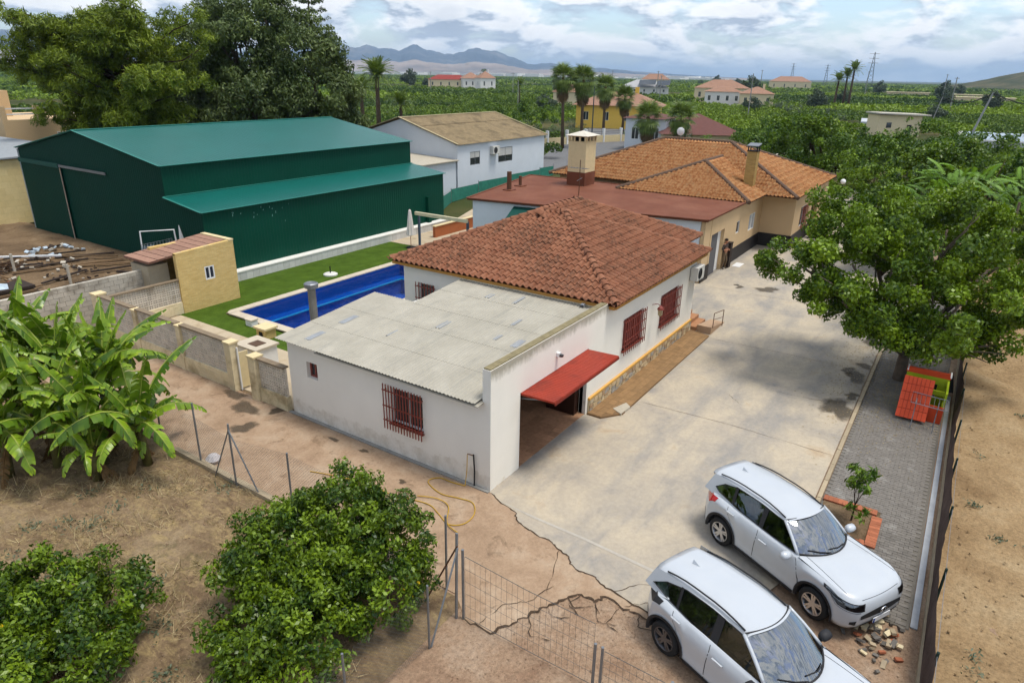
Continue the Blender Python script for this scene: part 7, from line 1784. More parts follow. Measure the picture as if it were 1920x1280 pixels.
for (bx, by), hh, lb_ in BP:
    t = thing('banana_plant', lb_, 'banana plant', (bx, by, 0), 'banana plants in the clump')
    lean = Vector((rbn.uniform(-.15, .15), rbn.uniform(-.15, .15), hh)); MB().tube([(bx, by, 0), Vector((bx, by, 0))+lean*.5, Vector((bx, by, 0))+lean], [.13, .11, .07], 9).build('stem', M_BANSTEM, t, True)
    a0 = rbn.uniform(0, 6.28); nl = 15 if hh > 1 else 9
    for k in range(nl):
        a = a0+k*2.4+rbn.uniform(-.3, .3); me = BAN[4] if k == 0 else BAN[0] if k < 3 else rbn.choice(BAN[1:4]+BAN[5:]); sc = rbn.uniform(.95, 1.3)*(1 if hh > 1 else .7)
        piece('leaf', me, Matrix.Translation(Vector((bx, by, -.05 if k < 5 else -.2))+lean) @ Matrix.Rotation(a, 4, 'Z') @ Matrix.Rotation(rbn.uniform(-.25, .25), 4, 'X') @ Matrix.Scale(sc, 4), t)
    for k in range(2): piece('dead_leaf', DEAD[k], Matrix.Translation(Vector((bx, by, -.4))+lean) @ Matrix.Rotation(rbn.uniform(0, 6.28), 4, 'Z'), t)
# --- small tree in the brick bed, pot plants by the porch
tree('young_tree', 'small young tree with long drooping leaves in the brick edged bed', 'tree', (4.15, -8.15), [(-.15, .1, 1.35, .28, .18), (.22, 0, 1.3, .26, .16), (0, -.1, 1.15, .26, .2), (-.1, -.25, .55, .26, .2), (.05, .2, 1.0, .2, .15)], .025, M_GREEN, M_DKBARK, 90, .13, 15, .24, .06, 51, droop=.4, tint=(.1, .6))
def pot(x, y, z, s, label, seed):
    t = thing('potted_plant', label, 'potted plant', (x, y, z), 'potted plants at the porch'); MB().lathe([(.12*s, 0), (.18*s, .02), (.24*s, .35*s), (.2*s, .36*s)], 14, (x, y, z)).build('pot', mat('dark_pot', lin((96, 70, 58), .6), .1), t)
    rng = np.random.RandomState(seed); foliage('crown', crown_points([((x, y, z+.62*s), (.3*s, .3*s, .3*s))], 160, .12*s, 24, rng, tint=(.2, .9)), .11, .06, M_GREEN, t, rng)
pot(38.0, -.55, .03, 1.3, 'potted green shrub before the dark plinth of the tan house', 61); pot(41.4, -1.0, .35, 1.0, 'smaller potted shrub on the porch floor', 62)
# --- palms
def fan_leaf(seed, R_=1.0):
    rng = random.Random(seed); V = []; Q = []; T = []
    for k in range(15):
        a = R(-115+230*k/14); d = Vector((math.cos(a), math.sin(a), 0)); w = Vector((-d.y, d.x, 0))*.055*R_; b = Vector((.85, 0, 0)); tip = b+d*R_*rng.uniform(.85, 1.0)-Vector((0, 0, .30*R_)); mid = b+d*R_*.5; i = len(V)
        V += [b, mid+w, tip, mid-w]; Q.append((i, i+1, i+2, i+3)); T += [rng.uniform(.2, .8)]*4
    i = len(V); V += [Vector((0, -.03, 0)), Vector((0, .03, 0)), Vector((.9, .02, 0)), Vector((.9, -.02, 0))]; Q.append((i, i+1, i+2, i+3)); T += [.8]*4
    return np_mesh('frond', np.array([tuple(v) for v in V]), np.array(Q), M_PALMLEAF, {'tint': np.array(T)})
def feather_leaf(seed, L=2.6):
    rng = random.Random(seed); V = []; Q = []; T = []; n = 22
    for i in range(n):
        f = .12+.88*i/n; x = L*f*(1-.12*f); z = L*(.30*f-.62*f*f); ll = .42*math.sin(math.pi*(.18+.8*f))+.1; tt = rng.uniform(.2, .75)
        for s in (1, -1):
            p = Vector((x, 0, z)); tip = p+Vector((.22, s*ll, .10-.2*f)); w = Vector((.05, 0, 0)); k = len(V); V += [p, p.lerp(tip, .5)+w, tip, p.lerp(tip, .5)-w]; Q.append((k, k+1, k+2, k+3)); T += [tt]*4
    for i in range(6):
        f, g_ = i/6, (i+1)/6; k = len(V); q0, q1 = Vector((L*f*(1-.12*f), 0, L*(.30*f-.62*f*f))), Vector((L*g_*(1-.12*g_), 0, L*(.30*g_-.62*g_*g_))); V += [q0+Vector((0, .03, 0)), q1+Vector((0, .02, 0)), q1-Vector((0, .02, 0)), q0-Vector((0, .03, 0))]; Q.append((k, k+1, k+2, k+3)); T += [.9]*4
    return np_mesh('frond', np.array([tuple(v) for v in V]), np.array(Q), M_PALMLEAF, {'tint': np.array(T)})
FAN = [fan_leaf(i) for i in range(4)]; FEA = [feather_leaf(i) for i in range(4)]
def palm(base, h, label, kind, sc=1.0, n=44, seed=1, tr=.22):
    rng = random.Random(seed); t = thing('fan_palm' if kind == 'fan' else 'date_palm', label, 'palm', (*base, 0), 'palms along the road'); lx, ly = rng.uniform(-.03, .03)*h, rng.uniform(-.03, .03)*h
    MB().tube([(base[0], base[1], 0), (base[0]+lx*.5, base[1]+ly*.5, h*.5), (base[0]+lx, base[1]+ly, h)], [tr*1.3, tr, tr*.85], 9).build('trunk', M_PALMBARK, t, True)
    for k in range(n):
        f = k/n; el = 78-158*f if kind == 'fan' else 78-95*f**1.2; a = k*2.39996
        piece('frond', rng.choice(FAN if kind == 'fan' else FEA), Matrix.Translation((base[0]+lx, base[1]+ly, h-(.25*f*sc if kind == 'fan' else 0))) @ Matrix.Rotation(a, 4, 'Z') @ Matrix.Rotation(R(-el)+rng.uniform(-.12, .12), 4, 'Y') @ Matrix.Scale(sc*rng.uniform(.85, 1.1), 4), t)
    if kind == 'fan':
        for k in range(30): piece('dead_frond', rng.choice(DEADFAN), Matrix.Translation((base[0]+lx, base[1]+ly, h-.6*sc-rng.uniform(0, .7)*sc)) @ Matrix.Rotation(k*2.4, 4, 'Z') @ Matrix.Rotation(R(rng.uniform(68, 84)), 4, 'Y') @ Matrix.Scale(sc*.8, 4), t)
    return t
DEADFAN = []
for i in range(2):
    me = fan_leaf(50+i); me.materials[0] = mat('dead_frond', lin((150, 124, 88), .55), .2, 3); DEADFAN.append(me)
palm((80, 43.6), 10.0, 'tallest fan palm left of the chimney by the road', 'fan', 1.4, 50, 1); palm((82.2, 41.6), 9.7, 'fan palm leaning beside the tallest one', 'fan', 1.5, 50, 2); palm((97.8, 45.7), 8.6, 'fan palm before the yellow villa', 'fan', 1.45, 50, 3); palm((100.5, 43.4), 7.0, 'shorter fan palm right of the villa windows', 'fan', 1.35, 50, 4); palm((76, 28.4), 5.4, 'fan palm standing before the white gable', 'fan', 1.4, 50, 5, .26); palm((78, 24.6), 5.5, 'fan palm just right of the white gable', 'fan', 1.4, 50, 6)
palm((62, 64), 9.6, 'tall date palm behind the warehouse roof', 'date', 1.25, 60, 7, .32); palm((66, 71), 7.4, 'shaded date palm left of the tall one', 'date', 1.2, 46, 8, .3); palm((63.5, 61.0), 6.0, 'small date palm right of the tall one', 'date', 1.0, 44, 9, .26)
palm((188, 122), 7.0, 'distant dry palm beside a tall thin pole', 'date', 1.2, 34, 10)
for k, (dx, dy, hh) in enumerate([(0, 0, 14.0), (3, 1, 11.5), (-2, 2, 10)]): palm((300+dx, 38+dy*2.5), hh, ['tallest of three palms out in the orchards', 'middle palm of the three out in the orchards', 'shortest palm of the three out in the orchards'][k], 'date', 1.8, 34, 20+k, .4)
# ================================================================ middle distance: shrubs, hedges, houses
def shrub(name, label, base, blobs, m, seed, nsub=2.4, subr=.5, nleaf=60, L=.2, W=.12, tint=(.1, .7), grp=None, cat='shrub'):
    return tree(name, label, cat, base, blobs, .12, m, M_DKBARK, nsub, subr, nleaf, L, W, seed, grp, limbs=False, tint=tint)
shrub('olive_shrub', 'grey green olive shrub right of the barn ridge', (92, 53), [(0, 0, 1.6, 3.0, 1.9), (4, -1, 1.5, 2.8, 1.8), (-3.6, 1, 1.5, 2.6, 1.7)], M_OLIVE, 201)
shrub('willow_shrub', 'pale green weeping shrub behind the brown tiled roof end', (62, 16.0), [(0, 0, 2.4, 1.9, 2.2), (1.5, .3, 2.6, 1.6, 1.8), (-1.6, -.3, 1.8, 1.6, 1.6)], M_PALE, 202, tint=(.2, .7))
shrub('cypress_shrub', 'dark narrow shrub beside the weeping shrub', (66, 20.5), [(0, 0, 2.2, 1.2, 2.2), (1.6, 0, 2.4, 1.0, 2.0)], M_OLIVE, 203, tint=(0, .4))
shrub('lemon_tree', 'bright green lemon tree beyond the barn', (100, 59), [(0, 0, 2.3, 2.2, 1.8), (2.4, 0, 2.0, 1.9, 1.6)], M_GREEN, 204, tint=(.4, 1))
shrub('reed_bank', 'long green reed bank behind the barn roof', (78, 70), [(x, y, 1.3, 2.6, 1.5) for x, y in ((-10, 3), (-7, 2), (-4, 1), (-1, 0), (2, 0), (5, -1), (8, -1))], M_GREEN, 205, tint=(.3, .9))
shrub('hedge_row', 'dark clipped hedge along the white garden fence', (96, 36), [(x, -.35*x*0, 1.0, 1.4, 1.2) for x in (-4, -2.4, -.8, .8, 2.4, 4.0)], M_GREEN, 206, tint=(0, .35), cat='hedge')
for k, (b, lb) in enumerate([((47, 70), 'bushy tree left of the date palms'), ((52, 76), 'dark tree below the shaded date palm'), ((58, 62), 'round bush at the foot of tall date palm'), ((150, 112), 'round tree before the red roofed house'), ((190, 130), 'dark tree right of the red roofed house'), ((236, 52), 'broad tree left of the cream veranda house'), ((206, 40), 'grey olive tree in the orchard centre'), ((162, 22), 'grey olive clump left of the pale shed'), ((170, 60), 'tree behind the yellow villa')]):
    m = M_OLIVE if 'olive' in lb else M_GREEN
    shrub('far_tree', lb, b, [(0, 0, 2.6, 3.0, 2.2), (2.6, .5, 2.2, 2.4, 1.8), (-2.4, -.4, 2.1, 2.4, 1.8)], m, 220+k, 1.5, .75, 50, .34, .2, (.05, .6), 'trees out in the orchards', 'tree')
shrub('far_tree', 'tall dark tree standing above the plain beside a house', (430, 313), [(0, 0, 7, 5, 5), (3, 0, 5, 4, 4), (0, 0, 11, 3.4, 3.2)], M_GREEN, 240, .5, 1.4, 60, .7, .4, (0, .3), 'trees out in the orchards', 'tree')
for k, (b, lb, h) in enumerate([((72, 9), 'full dark tree just beyond the tan roof ridge', 1.5), ((84, 14), 'round tree behind the pale concrete wall', 1.4), ((76, -4), 'broad tree right of the tan house chimney', 1.6), ((66, -9), 'leafy tree over the iron gate', 1.5), ((108, 66), 'rounded tree behind the barn ridge', 1.5), ((92, 66), 'bushy dark tree above the barn roof', 1.3)]):
    shrub('belt_tree', lb, b, [(0, 0, 2.6*h, 2.6*h, 1.7*h), (2.2*h, .5, 2.0*h, 2.0*h, 1.4*h), (-2.1*h, -.4, 2.0*h, 2.1*h, 1.4*h)], M_GREEN, 280+k, 2.6, .75, 80, .34, .2, (.0, .5), 'dark trees belting the near orchards', 'tree')
def house(name, label, c, rz, W, D, H, rh, wallm, roofm, wins=3, flat=False, chim=False, over=.5, cat='house', grp=None):
    """small far house, built round its own base; long side W along local x"""
    t = thing(name, label, cat, (0, 0, 0), grp); Mx = Matrix.Translation(c) @ Matrix.Rotation(rz, 4, 'Z')
    ws = []; n = wins
    for k in range(n): x = -W/2+W*(k+.5)/n; ws.append((x-.55, x+.55, H*.35, H*.72))
    w_ = MB(); w_.wall('y', -D/2, -D/2+.25, -W/2, W/2, 0, H, ws); w_.wall('x', -W/2, -W/2+.25, -D/2+.25, D/2, 0, H, [(-.5, .5, H*.35, H*.72)]); w_.wall('x', W/2-.25, W/2, -D/2+.25, D/2, 0, H); w_.wall('y', D/2-.25, D/2, -W/2+.25, W/2-.25, 0, H)
    w_.build('wall', wallm, t)
    for a, b2, z0, z1 in ws: window((a, -D/2, z0), fX, fZ, (0, -1, 0), b2-a, z1-z0, t, depth=.1, split=2)
    window((-W/2, .5, H*.35), (0, -1, 0), fZ, (-1, 0, 0), 1.0, H*.37, t, depth=.1, split=2)
    a, b2 = W/2+over, D/2+over; r_ = MB()
    if flat: r_.box(-a, a, -b2, b2, H, H+.25)
    else:
        k = max(.01, a-b2); r_.add([(-a, -b2, H), (a, -b2, H), (a, b2, H), (-a, b2, H), (-k, 0, H+rh), (k, 0, H+rh)], [(0, 1, 5, 4), (1, 2, 5), (2, 3, 4, 5), (3, 0, 4), (3, 2, 1, 0)])
    ro = r_.build('roof', roofm, t)
    if chim: MB().box(W*.2-.4, W*.2+.4, -.4, .4, H, H+rh+1.0).build('chimney', wallm, ro)
    t.matrix_basis = Mx
    return t
M_YELLOW = mat('yellow_villa_paint', lin((240, 198, 92), .85), .06); M_FARROOF = mat('far_clay_roof', lin((190, 146, 120), .55), .2, 1.5); M_REDROOF = mat('far_red_roof', lin((160, 66, 56), .65), .12, 1.5); M_FARWHITE = mat('far_white_wall', lin((236, 234, 228), .88), .05); M_FARCREAM = mat('far_cream_wall', lin((232, 214, 176), .85), .06); M_DKROOF = mat('purple_brown_roof', lin((126, 82, 74), .6), .12, 2); M_GREYROOF = mat('pale_grey_roof', lin((196, 196, 196), .65), .08)
yv = house('yellow_villa', 'yellow villa with clay hip roof behind the fan palms', (128, 57, 0), R(-72), 17, 11, 4.6, 2.6, M_YELLOW, M_FARROOF, 4, chim=True, over=.9)
house('white_gable_house', 'white rendered house side between two fan palms', (88, 33.0, 0), R(-82), 6, 6, 4.6, .9, M_BLUEWHITE, M_DKROOF, 2)
house('brown_roofed_villa', 'villa with purple brown hip roof behind the weeping shrub', (90, 26.5, 0), R(-60), 11, 11, 2.8, 2.6, M_FARCREAM, M_DKROOF, 3)
house('red_roofed_house', 'far house with long red roof on the plain at left', (400, 322, 0), R(-50), 30, 14, 6, 3.2, M_FARCREAM, M_REDROOF, 5)
house('pink_house', 'pale house with mansard roof right of the red roofed one', (405, 306, 0), R(-40), 14, 13, 7, 4, M_FARWHITE, M_FARROOF, 3)
house('gabled_farmhouse', 'narrow pale farmhouse with chimney below the tall dark tree', (398, 288, 0), R(-35), 11, 12, 7.5, 4.5, M_FARWHITE, M_FARROOF, 2, chim=True)
house('solar_house', 'white house with pale roof and dark solar panels on the plain', (420, 178, 0), R(-65), 30, 20, 4, 4.5, M_FARWHITE, M_GREYROOF, 5)
sp = thing('solar_array', 'dark solar panels on the pale far roof', 'solar array', (415, 172, 6)); MB().obox((411, 172, 7.0), (1.5, -5, .2), (3.0, 1.0, 1.4), (0, 0, .06)).build('panel_field', M_PANE, sp); MB().obox((415, 163, 6.8), (1.2, -4, .2), (3.0, 1.0, 1.4), (0, 0, .06)).build('panel_field', M_PANE, sp)
house('white_orchard_house', 'white house with clay roof in the middle orchards', (278, 82, 0), R(-72), 14, 10, 5.2, 2.0, M_FARWHITE, M_FARROOF, 4)
house('long_roofed_house', 'wide low roofed house behind the white orchard house', (320, 96, 0), R(-72), 24, 16, 6, 3.6, M_FARCREAM, M_FARROOF, 5)
house('veranda_house', 'cream house with dark veranda openings right of the white orchard house', (268, 66, 0), R(-72), 12, 11, 5, 2.4, M_FARCREAM, M_FARROOF, 3, chim=True)
house('cream_cottage', 'small cream cottage between palms and the thin pole', (205, 112, 0), R(-60), 12, 9, 5, 2.4, M_FARCREAM, M_FARROOF, 2)
house('far_farmhouse', 'tiny farmhouse on the horizon left of the three palms', (760, 165, 0), R(-78), 40, 20, 8, 5, M_FARCREAM, M_FARROOF, 4)
house('horizon_house', 'small house near the horizon right of the fan palms', (640, 262, 0), R(-66), 26, 14, 8, 5, M_FARCREAM, M_FARROOF, 3)
for k, (x, y, lb) in enumerate([(430, -6, 'long pale farm wall at the right edge of the plain'), (560, 40, 'tiny pale farm building among far orchards'), (520, 6, 'pale block far out at right')]): house('farm_building', lb, (x, y, 0), R(-85), 26, 10, 3, 1, M_FARCREAM, M_FARCREAM, 4, flat=True, grp='pale buildings out on the plain')
sh = thing('pale_shed', 'plain cream shed with overhanging flat roof in the right orchards', 'shed', (0, 0, 0))
Ms = Matrix.Translation((150, 6.5, 0)) @ Matrix.Rotation(R(-58), 4, 'Z')
MB().box(-4.2, 4.2, -2.5, 2.5, 0, 4.0).build('wall', M_FARCREAM, sh); MB().obox((.4, -.2, 4.2), (5.1, 0, -.12), (0, 3.1, 0), (0, 0, .12)).build('roof', mat('pale_flat_roof', lin((214, 206, 190), .72), .08), sh); MB().box(1.5, 2.4, -2.54, -2.49, 0, 2.2).build('door', M_DARK, sh); MB().box(-2.6, -1.6, -2.53, -2.49, 1.6, 2.6).build('window', M_PANE, sh)
sh.matrix_basis = Ms
# greenhouse / tank pool at right
tk = thing('irrigation_pond', 'long pale lined irrigation pond with low rim at the right edge', 'pond', (150, -12, 0)); MB().box(128, 152, -38, -5, 0, 1.4).build('rim', mat('pond_rim', lin((206, 206, 204), .75), .06), tk); MB().poly([(129, -37, 1.45), (151, -37, 1.45), (151, -6, 1.45), (129, -6, 1.45)]).build('pond_water', mat('grey_water', lin((150, 170, 190), .6), .05, rough=.15, spec=.6), tk)
# parked car far away
fc = thing('far_car', 'white car parked on a lane among the right orchards', 'car', (181, 15, 0)); MB().prism([(178.8, 14.5, .5), (178.8, 14.5, 1.0), (179.8, 14.6, 1.1), (180.5, 14.7, 1.65), (182.0, 14.9, 1.65), (182.9, 15, 1.1), (183.2, 15, 1.0), (183.2, 15, .5)], (-.2, 1.8, 0)).build('body', M_CARPAINT, fc)
MB().prism([(180.1, 14.58, 1.12), (180.6, 14.62, 1.58), (181.9, 14.8, 1.58), (182.5, 14.88, 1.12)], (-.0, .05, 0)).build('window', M_PANE, fc)
for x in (179.7, 182.3): MB().lathe([(.33, -.1), (.33, .1)], 14, (x, 14.65, .36), 'y').build('wheel', M_TYRE, fc)
# white garden fence with piers along the road
gf_ = thing('pier_fence', 'low cream garden wall with white piers along the road bend', 'fence', (78, 48, 0))
fpts = [(66, 52), (74, 49.5), (82, 47.5), (90, 45), (97, 42), (101, 38), (96, 33)]
for a, c in zip(fpts, fpts[1:]):
    MB().beam((*a, .55), (*c, .55), .25, 1.1).build('wall', M_CREAM, gf_)
    d = Vector((*c, 0))-Vector((*a, 0)); n = max(2, int(d.length/4))
    for k in range(n): p = Vector((*a, 0))+d*k/n; MB().box(p.x-.2, p.x+.2, p.y-.2, p.y+.2, 0, 2.2).build('pier', M_WHITEPVC, gf_)
    MB().beam((*a, 1.7), (*c, 1.7), .05, .05).build('rail', M_DARK, gf_); MB().beam((*a, 1.4), (*c, 1.4), .04, .04).build('rail', M_DARK, gf_)
lwl = thing('pale_retaining_wall', 'pale concrete wall end on the slope behind the tan roof', 'wall', (70, 8, 0)); MB().beam((66, 13.5, .8), (84, 9.0, 1.2), .5, 1.7).build('panel', M_BLOCK, lwl)
dish = thing('satellite_dish', 'white satellite dish on the tan house ridge', 'satellite dish', (38.4, 9.9, 6)); MB().lathe([(.02, .0), (.15, .02), (.28, .07), (.29, .09), (.15, .04), (.02, .02)], 18, (38.2, 9.9, 6.55), 'x').build('reflector', M_WHITEPVC, dish); MB().tube([(38.45, 9.9, 5.9), (38.35, 9.9, 6.55)], .03, 6).build('mast', M_STEEL, dish)
# poles, pylons and wires
def pole(x, y, h, label, r=.14, arm=True, lean=0.0, m=None, lamp=False):
    t = thing('utility_pole', label, 'pole', (x, y, 0), 'poles out on the plain'); top = Vector((x+RH[0]*lean, y+RH[1]*lean, h)); MB().tube([(x, y, 0), top], [r, r*.65], 7).build('shaft', m or mat('concrete_pole', lin((176, 176, 172), .6), .1), t)
    if arm: MB().beam(top-Vector((RH[0], RH[1], 0))*.9-Vector((0, 0, .4)), top+Vector((RH[0], RH[1], 0))*.9-Vector((0, 0, .4)), .1, .1).build('crossarm', M_DARK, t)
    if lamp: MB().obox(top+Vector((.5, -.3, 0)), (.6, -.2, .05), (.08, .15, 0), (0, 0, .05)).build('lamp_head', M_STEEL, t)
    return t
pole(112, 72.8, 9.2, 'tall thin white pole left of the fan palms', .11, False); pole(99, 48.5, 9.0, 'dark street lamp post before the yellow villa', .12, False, m=mat('blue_grey_post', lin((84, 100, 112), .6), .05), lamp=True)
p1_ = pole(148, -7.0, 8.6, 'leaning concrete pole carrying a sagging cable at right', .22, False, 2.4); p2_ = pole(163, 1.0, 7.4, 'thinner leaning pole left of the thick one', .12, False, 1.6)
for k, (x, y, h, lb) in enumerate([(300, 255, 11, 'pole left of the red roofed house'), (262, 174, 11, 'pole behind the cream cottage'), (470, 225, 14, 'pole left of the solar house'), (330, 132, 13, 'pole at right end of the solar house'), (300, 118, 11, 'pole between solar house and orchards'), (180, 44, 11.5, 'slim pole before the veranda house'), (420, 105, 15, 'pole right of the veranda house'), (420, 12, 14, 'pole in the far right orchards'), (300, 3, 12, 'pole behind the leaning pair'), (520, 62, 16, 'pole right of the three palms'), (260, -22, 9, 'pole at the right picture edge')]): pole(x, y, h, lb, .16 if x < 300 else .25, k != 5)
def pylon(x, y, h, label):
    t = thing('pylon', label, 'pylon', (x, y, 0), 'lattice pylons on the horizon'); mb = MB(); w = h*.09
    for sx, sy in ((1, 1), (1, -1), (-1, 1), (-1, -1)): mb.beam((x+sx*w, y+sy*w, 0), (x+sx*.25, y+sy*.25, h), .3, .3)
    for k in range(9):
        z0, z1 = h*k/9, h*(k+1)/9; a, b2 = w*(1-k/9)+.25, w*(1-(k+1)/9)+.25
        mb.beam((x, y-a, z0), (x, y+b2, z1), .2, .2); mb.beam((x, y+a, z0), (x, y-b2, z1), .2, .2)
    mb.build('lattice', mat('pylon_steel', lin((120, 126, 132), .5), .05), t)
    for z in (.72, .84, .96): MB().beam((x-RH[0]*h*.14, y-RH[1]*h*.14, h*z), (x+RH[0]*h*.14, y+RH[1]*h*.14, h*z), .3, .3).build('crossarm', MATS['pylon_steel'], t)
pylon(900, 110, 40, 'lattice pylon standing against the sky right of the three palms'); pylon(1500, 330, 40, 'faint lattice pylon left of the three palms'); pylon(1300, 230, 34, 'faint small pylon near the far farmhouse')
wr_ = thing('sagging_cable', 'dark sagging cable bundle between leaning poles at right', 'cable', (150, -6, 8)); a, c = Vector((149.3, -9.0, 8.4)), Vector((164, -.4, 7.2))
MB().tube([a.lerp(c, k/8)-Vector((0, 0, 1.3*math.sin(math.pi*k/8))) for k in range(9)], .09, 5).build('cable', M_DARK, wr_); e_ = Vector((128, -24, 8.0)); MB().tube([a.lerp(e_, k/8)-Vector((0, 0, 1.6*math.sin(math.pi*k/8))) for k in range(9)], .09, 5).build('cable', M_DARK, wr_)
# ================================================================ orchards on the plain (one uncountable mass)
def orchard():
    rng = np.random.RandomState(9); Ps = []
    def fan(r0, r1, sp, jit):
        th = math.atan2(RH[1], RH[0])+R(9); a_ = np.arange(-r1*1.1, r1*1.1, sp*.66); b_ = np.arange(r0*.6, r1*1.25, sp*1.45); A2, B2 = np.meshgrid(a_, b_); A2 = A2.ravel()+rng.randn(A2.size)*jit*1.2; B2 = B2.ravel()+rng.randn(B2.size)*jit
        X = CAM.x+math.cos(th)*A2-math.sin(th)*B2; Y = CAM.y+math.sin(th)*A2+math.cos(th)*B2
        dx, dy = X-CAM.x, Y-CAM.y; r = np.hypot(dx, dy); az = np.degrees(np.arctan2(dy, dx)); k = (r > r0) & (r < r1) & (az > -12) & (az < 77)
        return X[k], Y[k], r[k]
    keep_out = [(45, 37, 17), (86, 30, 9), (92, 22, 13), (126, 60, 14), (62, 3, 8), (52, -3, 7), (18, 64, 26), (38, 60, 24), (150, 6, 9), (140, -20, 24), (181, 15, 6), (172, 13, 6), (140, 5, 8), (131, 3, 8), (122, 2, 6), (150, 14, 5), (278, 82, 14), (264, 78, 9), (268, 66, 12), (254, 62, 9), (320, 96, 20), (420, 178, 24), (398, 168, 15), (205, 112, 9), (400, 322, 24), (384, 310, 14), (405, 306, 14), (398, 288, 13), (380, 276, 10), (80, 42, 12), (100, 44, 9), (62, 62, 10), (66, 70, 8)]
    V, Q, T = [], [], []; off = 0
    for r0, r1, sp, nl, rad, hgt, sz in ((55, 130, 4.4, 300, 1.8, 2.0, .25), (130, 270, 5.2, 120, 2.1, 2.0, .42), (270, 700, 9, 46, 3.2, 2.2, .85), (700, 2600, 24, 18, 7.5, 2.5, 2.6)):
        X, Y, r = fan(r0, r1, sp, sp*.07); ok = np.ones(len(X), bool)
        for cx, cy, cr in keep_out: ok &= np.hypot(X-cx, Y-cy) > cr
        ok &= ~((X < 60) & (Y > -11) & (Y < 30)); ok &= ~((X < 48) & (Y < -10)); ok &= ~((X > 30) & (X < 60) & (Y < -1) & (Y > -16))
        ok &= ~((X > 50) & (X < 165) & (np.abs(Y-(26+.42*(X-60))) < 8))
        blk = np.floor(X/62+.3*np.sin(Y/90))*7.3+np.floor(Y/48+.2*np.sin(X/120))*3.1; hsh = np.abs(np.sin(blk*12.9898)*43758.5453) % 1
        ok &= ~((hsh > .86) & (r > 120))
        X, Y, hs = X[ok], Y[ok], hsh[ok]; n = len(X)
        if not n: continue
        d = unit(n*nl, rng).reshape(n, nl, 3); d[:, :, 2] = np.abs(d[:, :, 2])*1.0-.15
        hh = hgt*(.75+.5*((hs*7) % 1))*rng.uniform(.8, 1.2, n); p = np.empty((n, nl, 3)); rr = rad*rng.uniform(.85, 1.1, (n, 1)); bump = rng.uniform(.6, 1.05, (n, nl))
        p[:, :, 0] = X[:, None]+d[:, :, 0]*rr*bump; p[:, :, 1] = Y[:, None]+d[:, :, 1]*rr*bump; p[:, :, 2] = hh[:, None]*.45+d[:, :, 2]*hh[:, None]*.55*bump
        t = np.clip(.08+.78*((hs*13) % 1)[:, None]+rng.randn(n, nl)*.15, 0, 1).ravel(); N_ = n*nl
        v, q, tt = leaf_quads(p.reshape(-1, 3), d.reshape(-1, 3), sz*1.5*rng.uniform(.7, 1.2, N_), sz*rng.uniform(.7, 1.2, N_), t, rng)
        V.append(v); Q.append(q+off); T.append(tt); off += len(v)
    me = np_mesh('orchard_trees', np.vstack(V), np.vstack(Q), M_ORCH, {'tint': np.concatenate(T)}); o = bpy.data.objects.new('orchard_trees', me); col.objects.link(o); tag(o, 'rows of green citrus orchard covering the plain to the horizon', 'orchard', kind='stuff')
orchard()
# dark round trees dotted over the plain, copies of one small tree
def dotted():
    rng = np.random.RandomState(31); idx = None
    first = tree('plain_tree', 'small dark round tree dotted far out on the plain', 'tree', (0, 0), [(0, 0, 3.0, 2.6, 2.4), (1.6, .3, 2.6, 1.8, 1.7), (-1.5, -.2, 2.4, 1.7, 1.6)], .2, M_OLIVE, M_DKBARK, 4.0, .8, 60, .5, .34, 260, 'dark round trees dotted over the plain', limbs=False, tint=(.0, .3))
    idx = index_children(); spots = []
    while len(spots) < 26:
        az, d = R(rng.uniform(-3, 62)), rng.uniform(150, 1100)**1.0; spots.append((CAM.x+d*math.cos(az), CAM.y+d*math.sin(az), d))
    for k, (x, y, d) in enumerate(spots):
        o = first if k == 0 else copy_tree(first, idx); o.location = (x, y, 0); sc = rng.uniform(.8, 1.5)*(1.0 if d < 400 else 1.5); o.scale = (sc, sc, sc*rng.uniform(.8, 1.2)); o.rotation_euler = (0, 0, rng.uniform(0, 6.28))
dotted()
# far white town below the mountains
def town():
    rng = random.Random(4); mb = MB()
    for k in range(150):
        az = R(rng.uniform(18, 68)); d = rng.uniform(2600, 3600); x, y = CAM.x+d*math.cos(az), CAM.y+d*math.sin(az); w, dd, h = rng.uniform(15, 60), rng.uniform(12, 30), rng.uniform(6, 14); mb.box(x-dd, x+dd, y-w, y+w, 0, h)
    o = mb.build('distant_town', M_FARWHITE); tag(o, 'thin white line of distant town below the mountains', 'town', kind='stuff')
town()
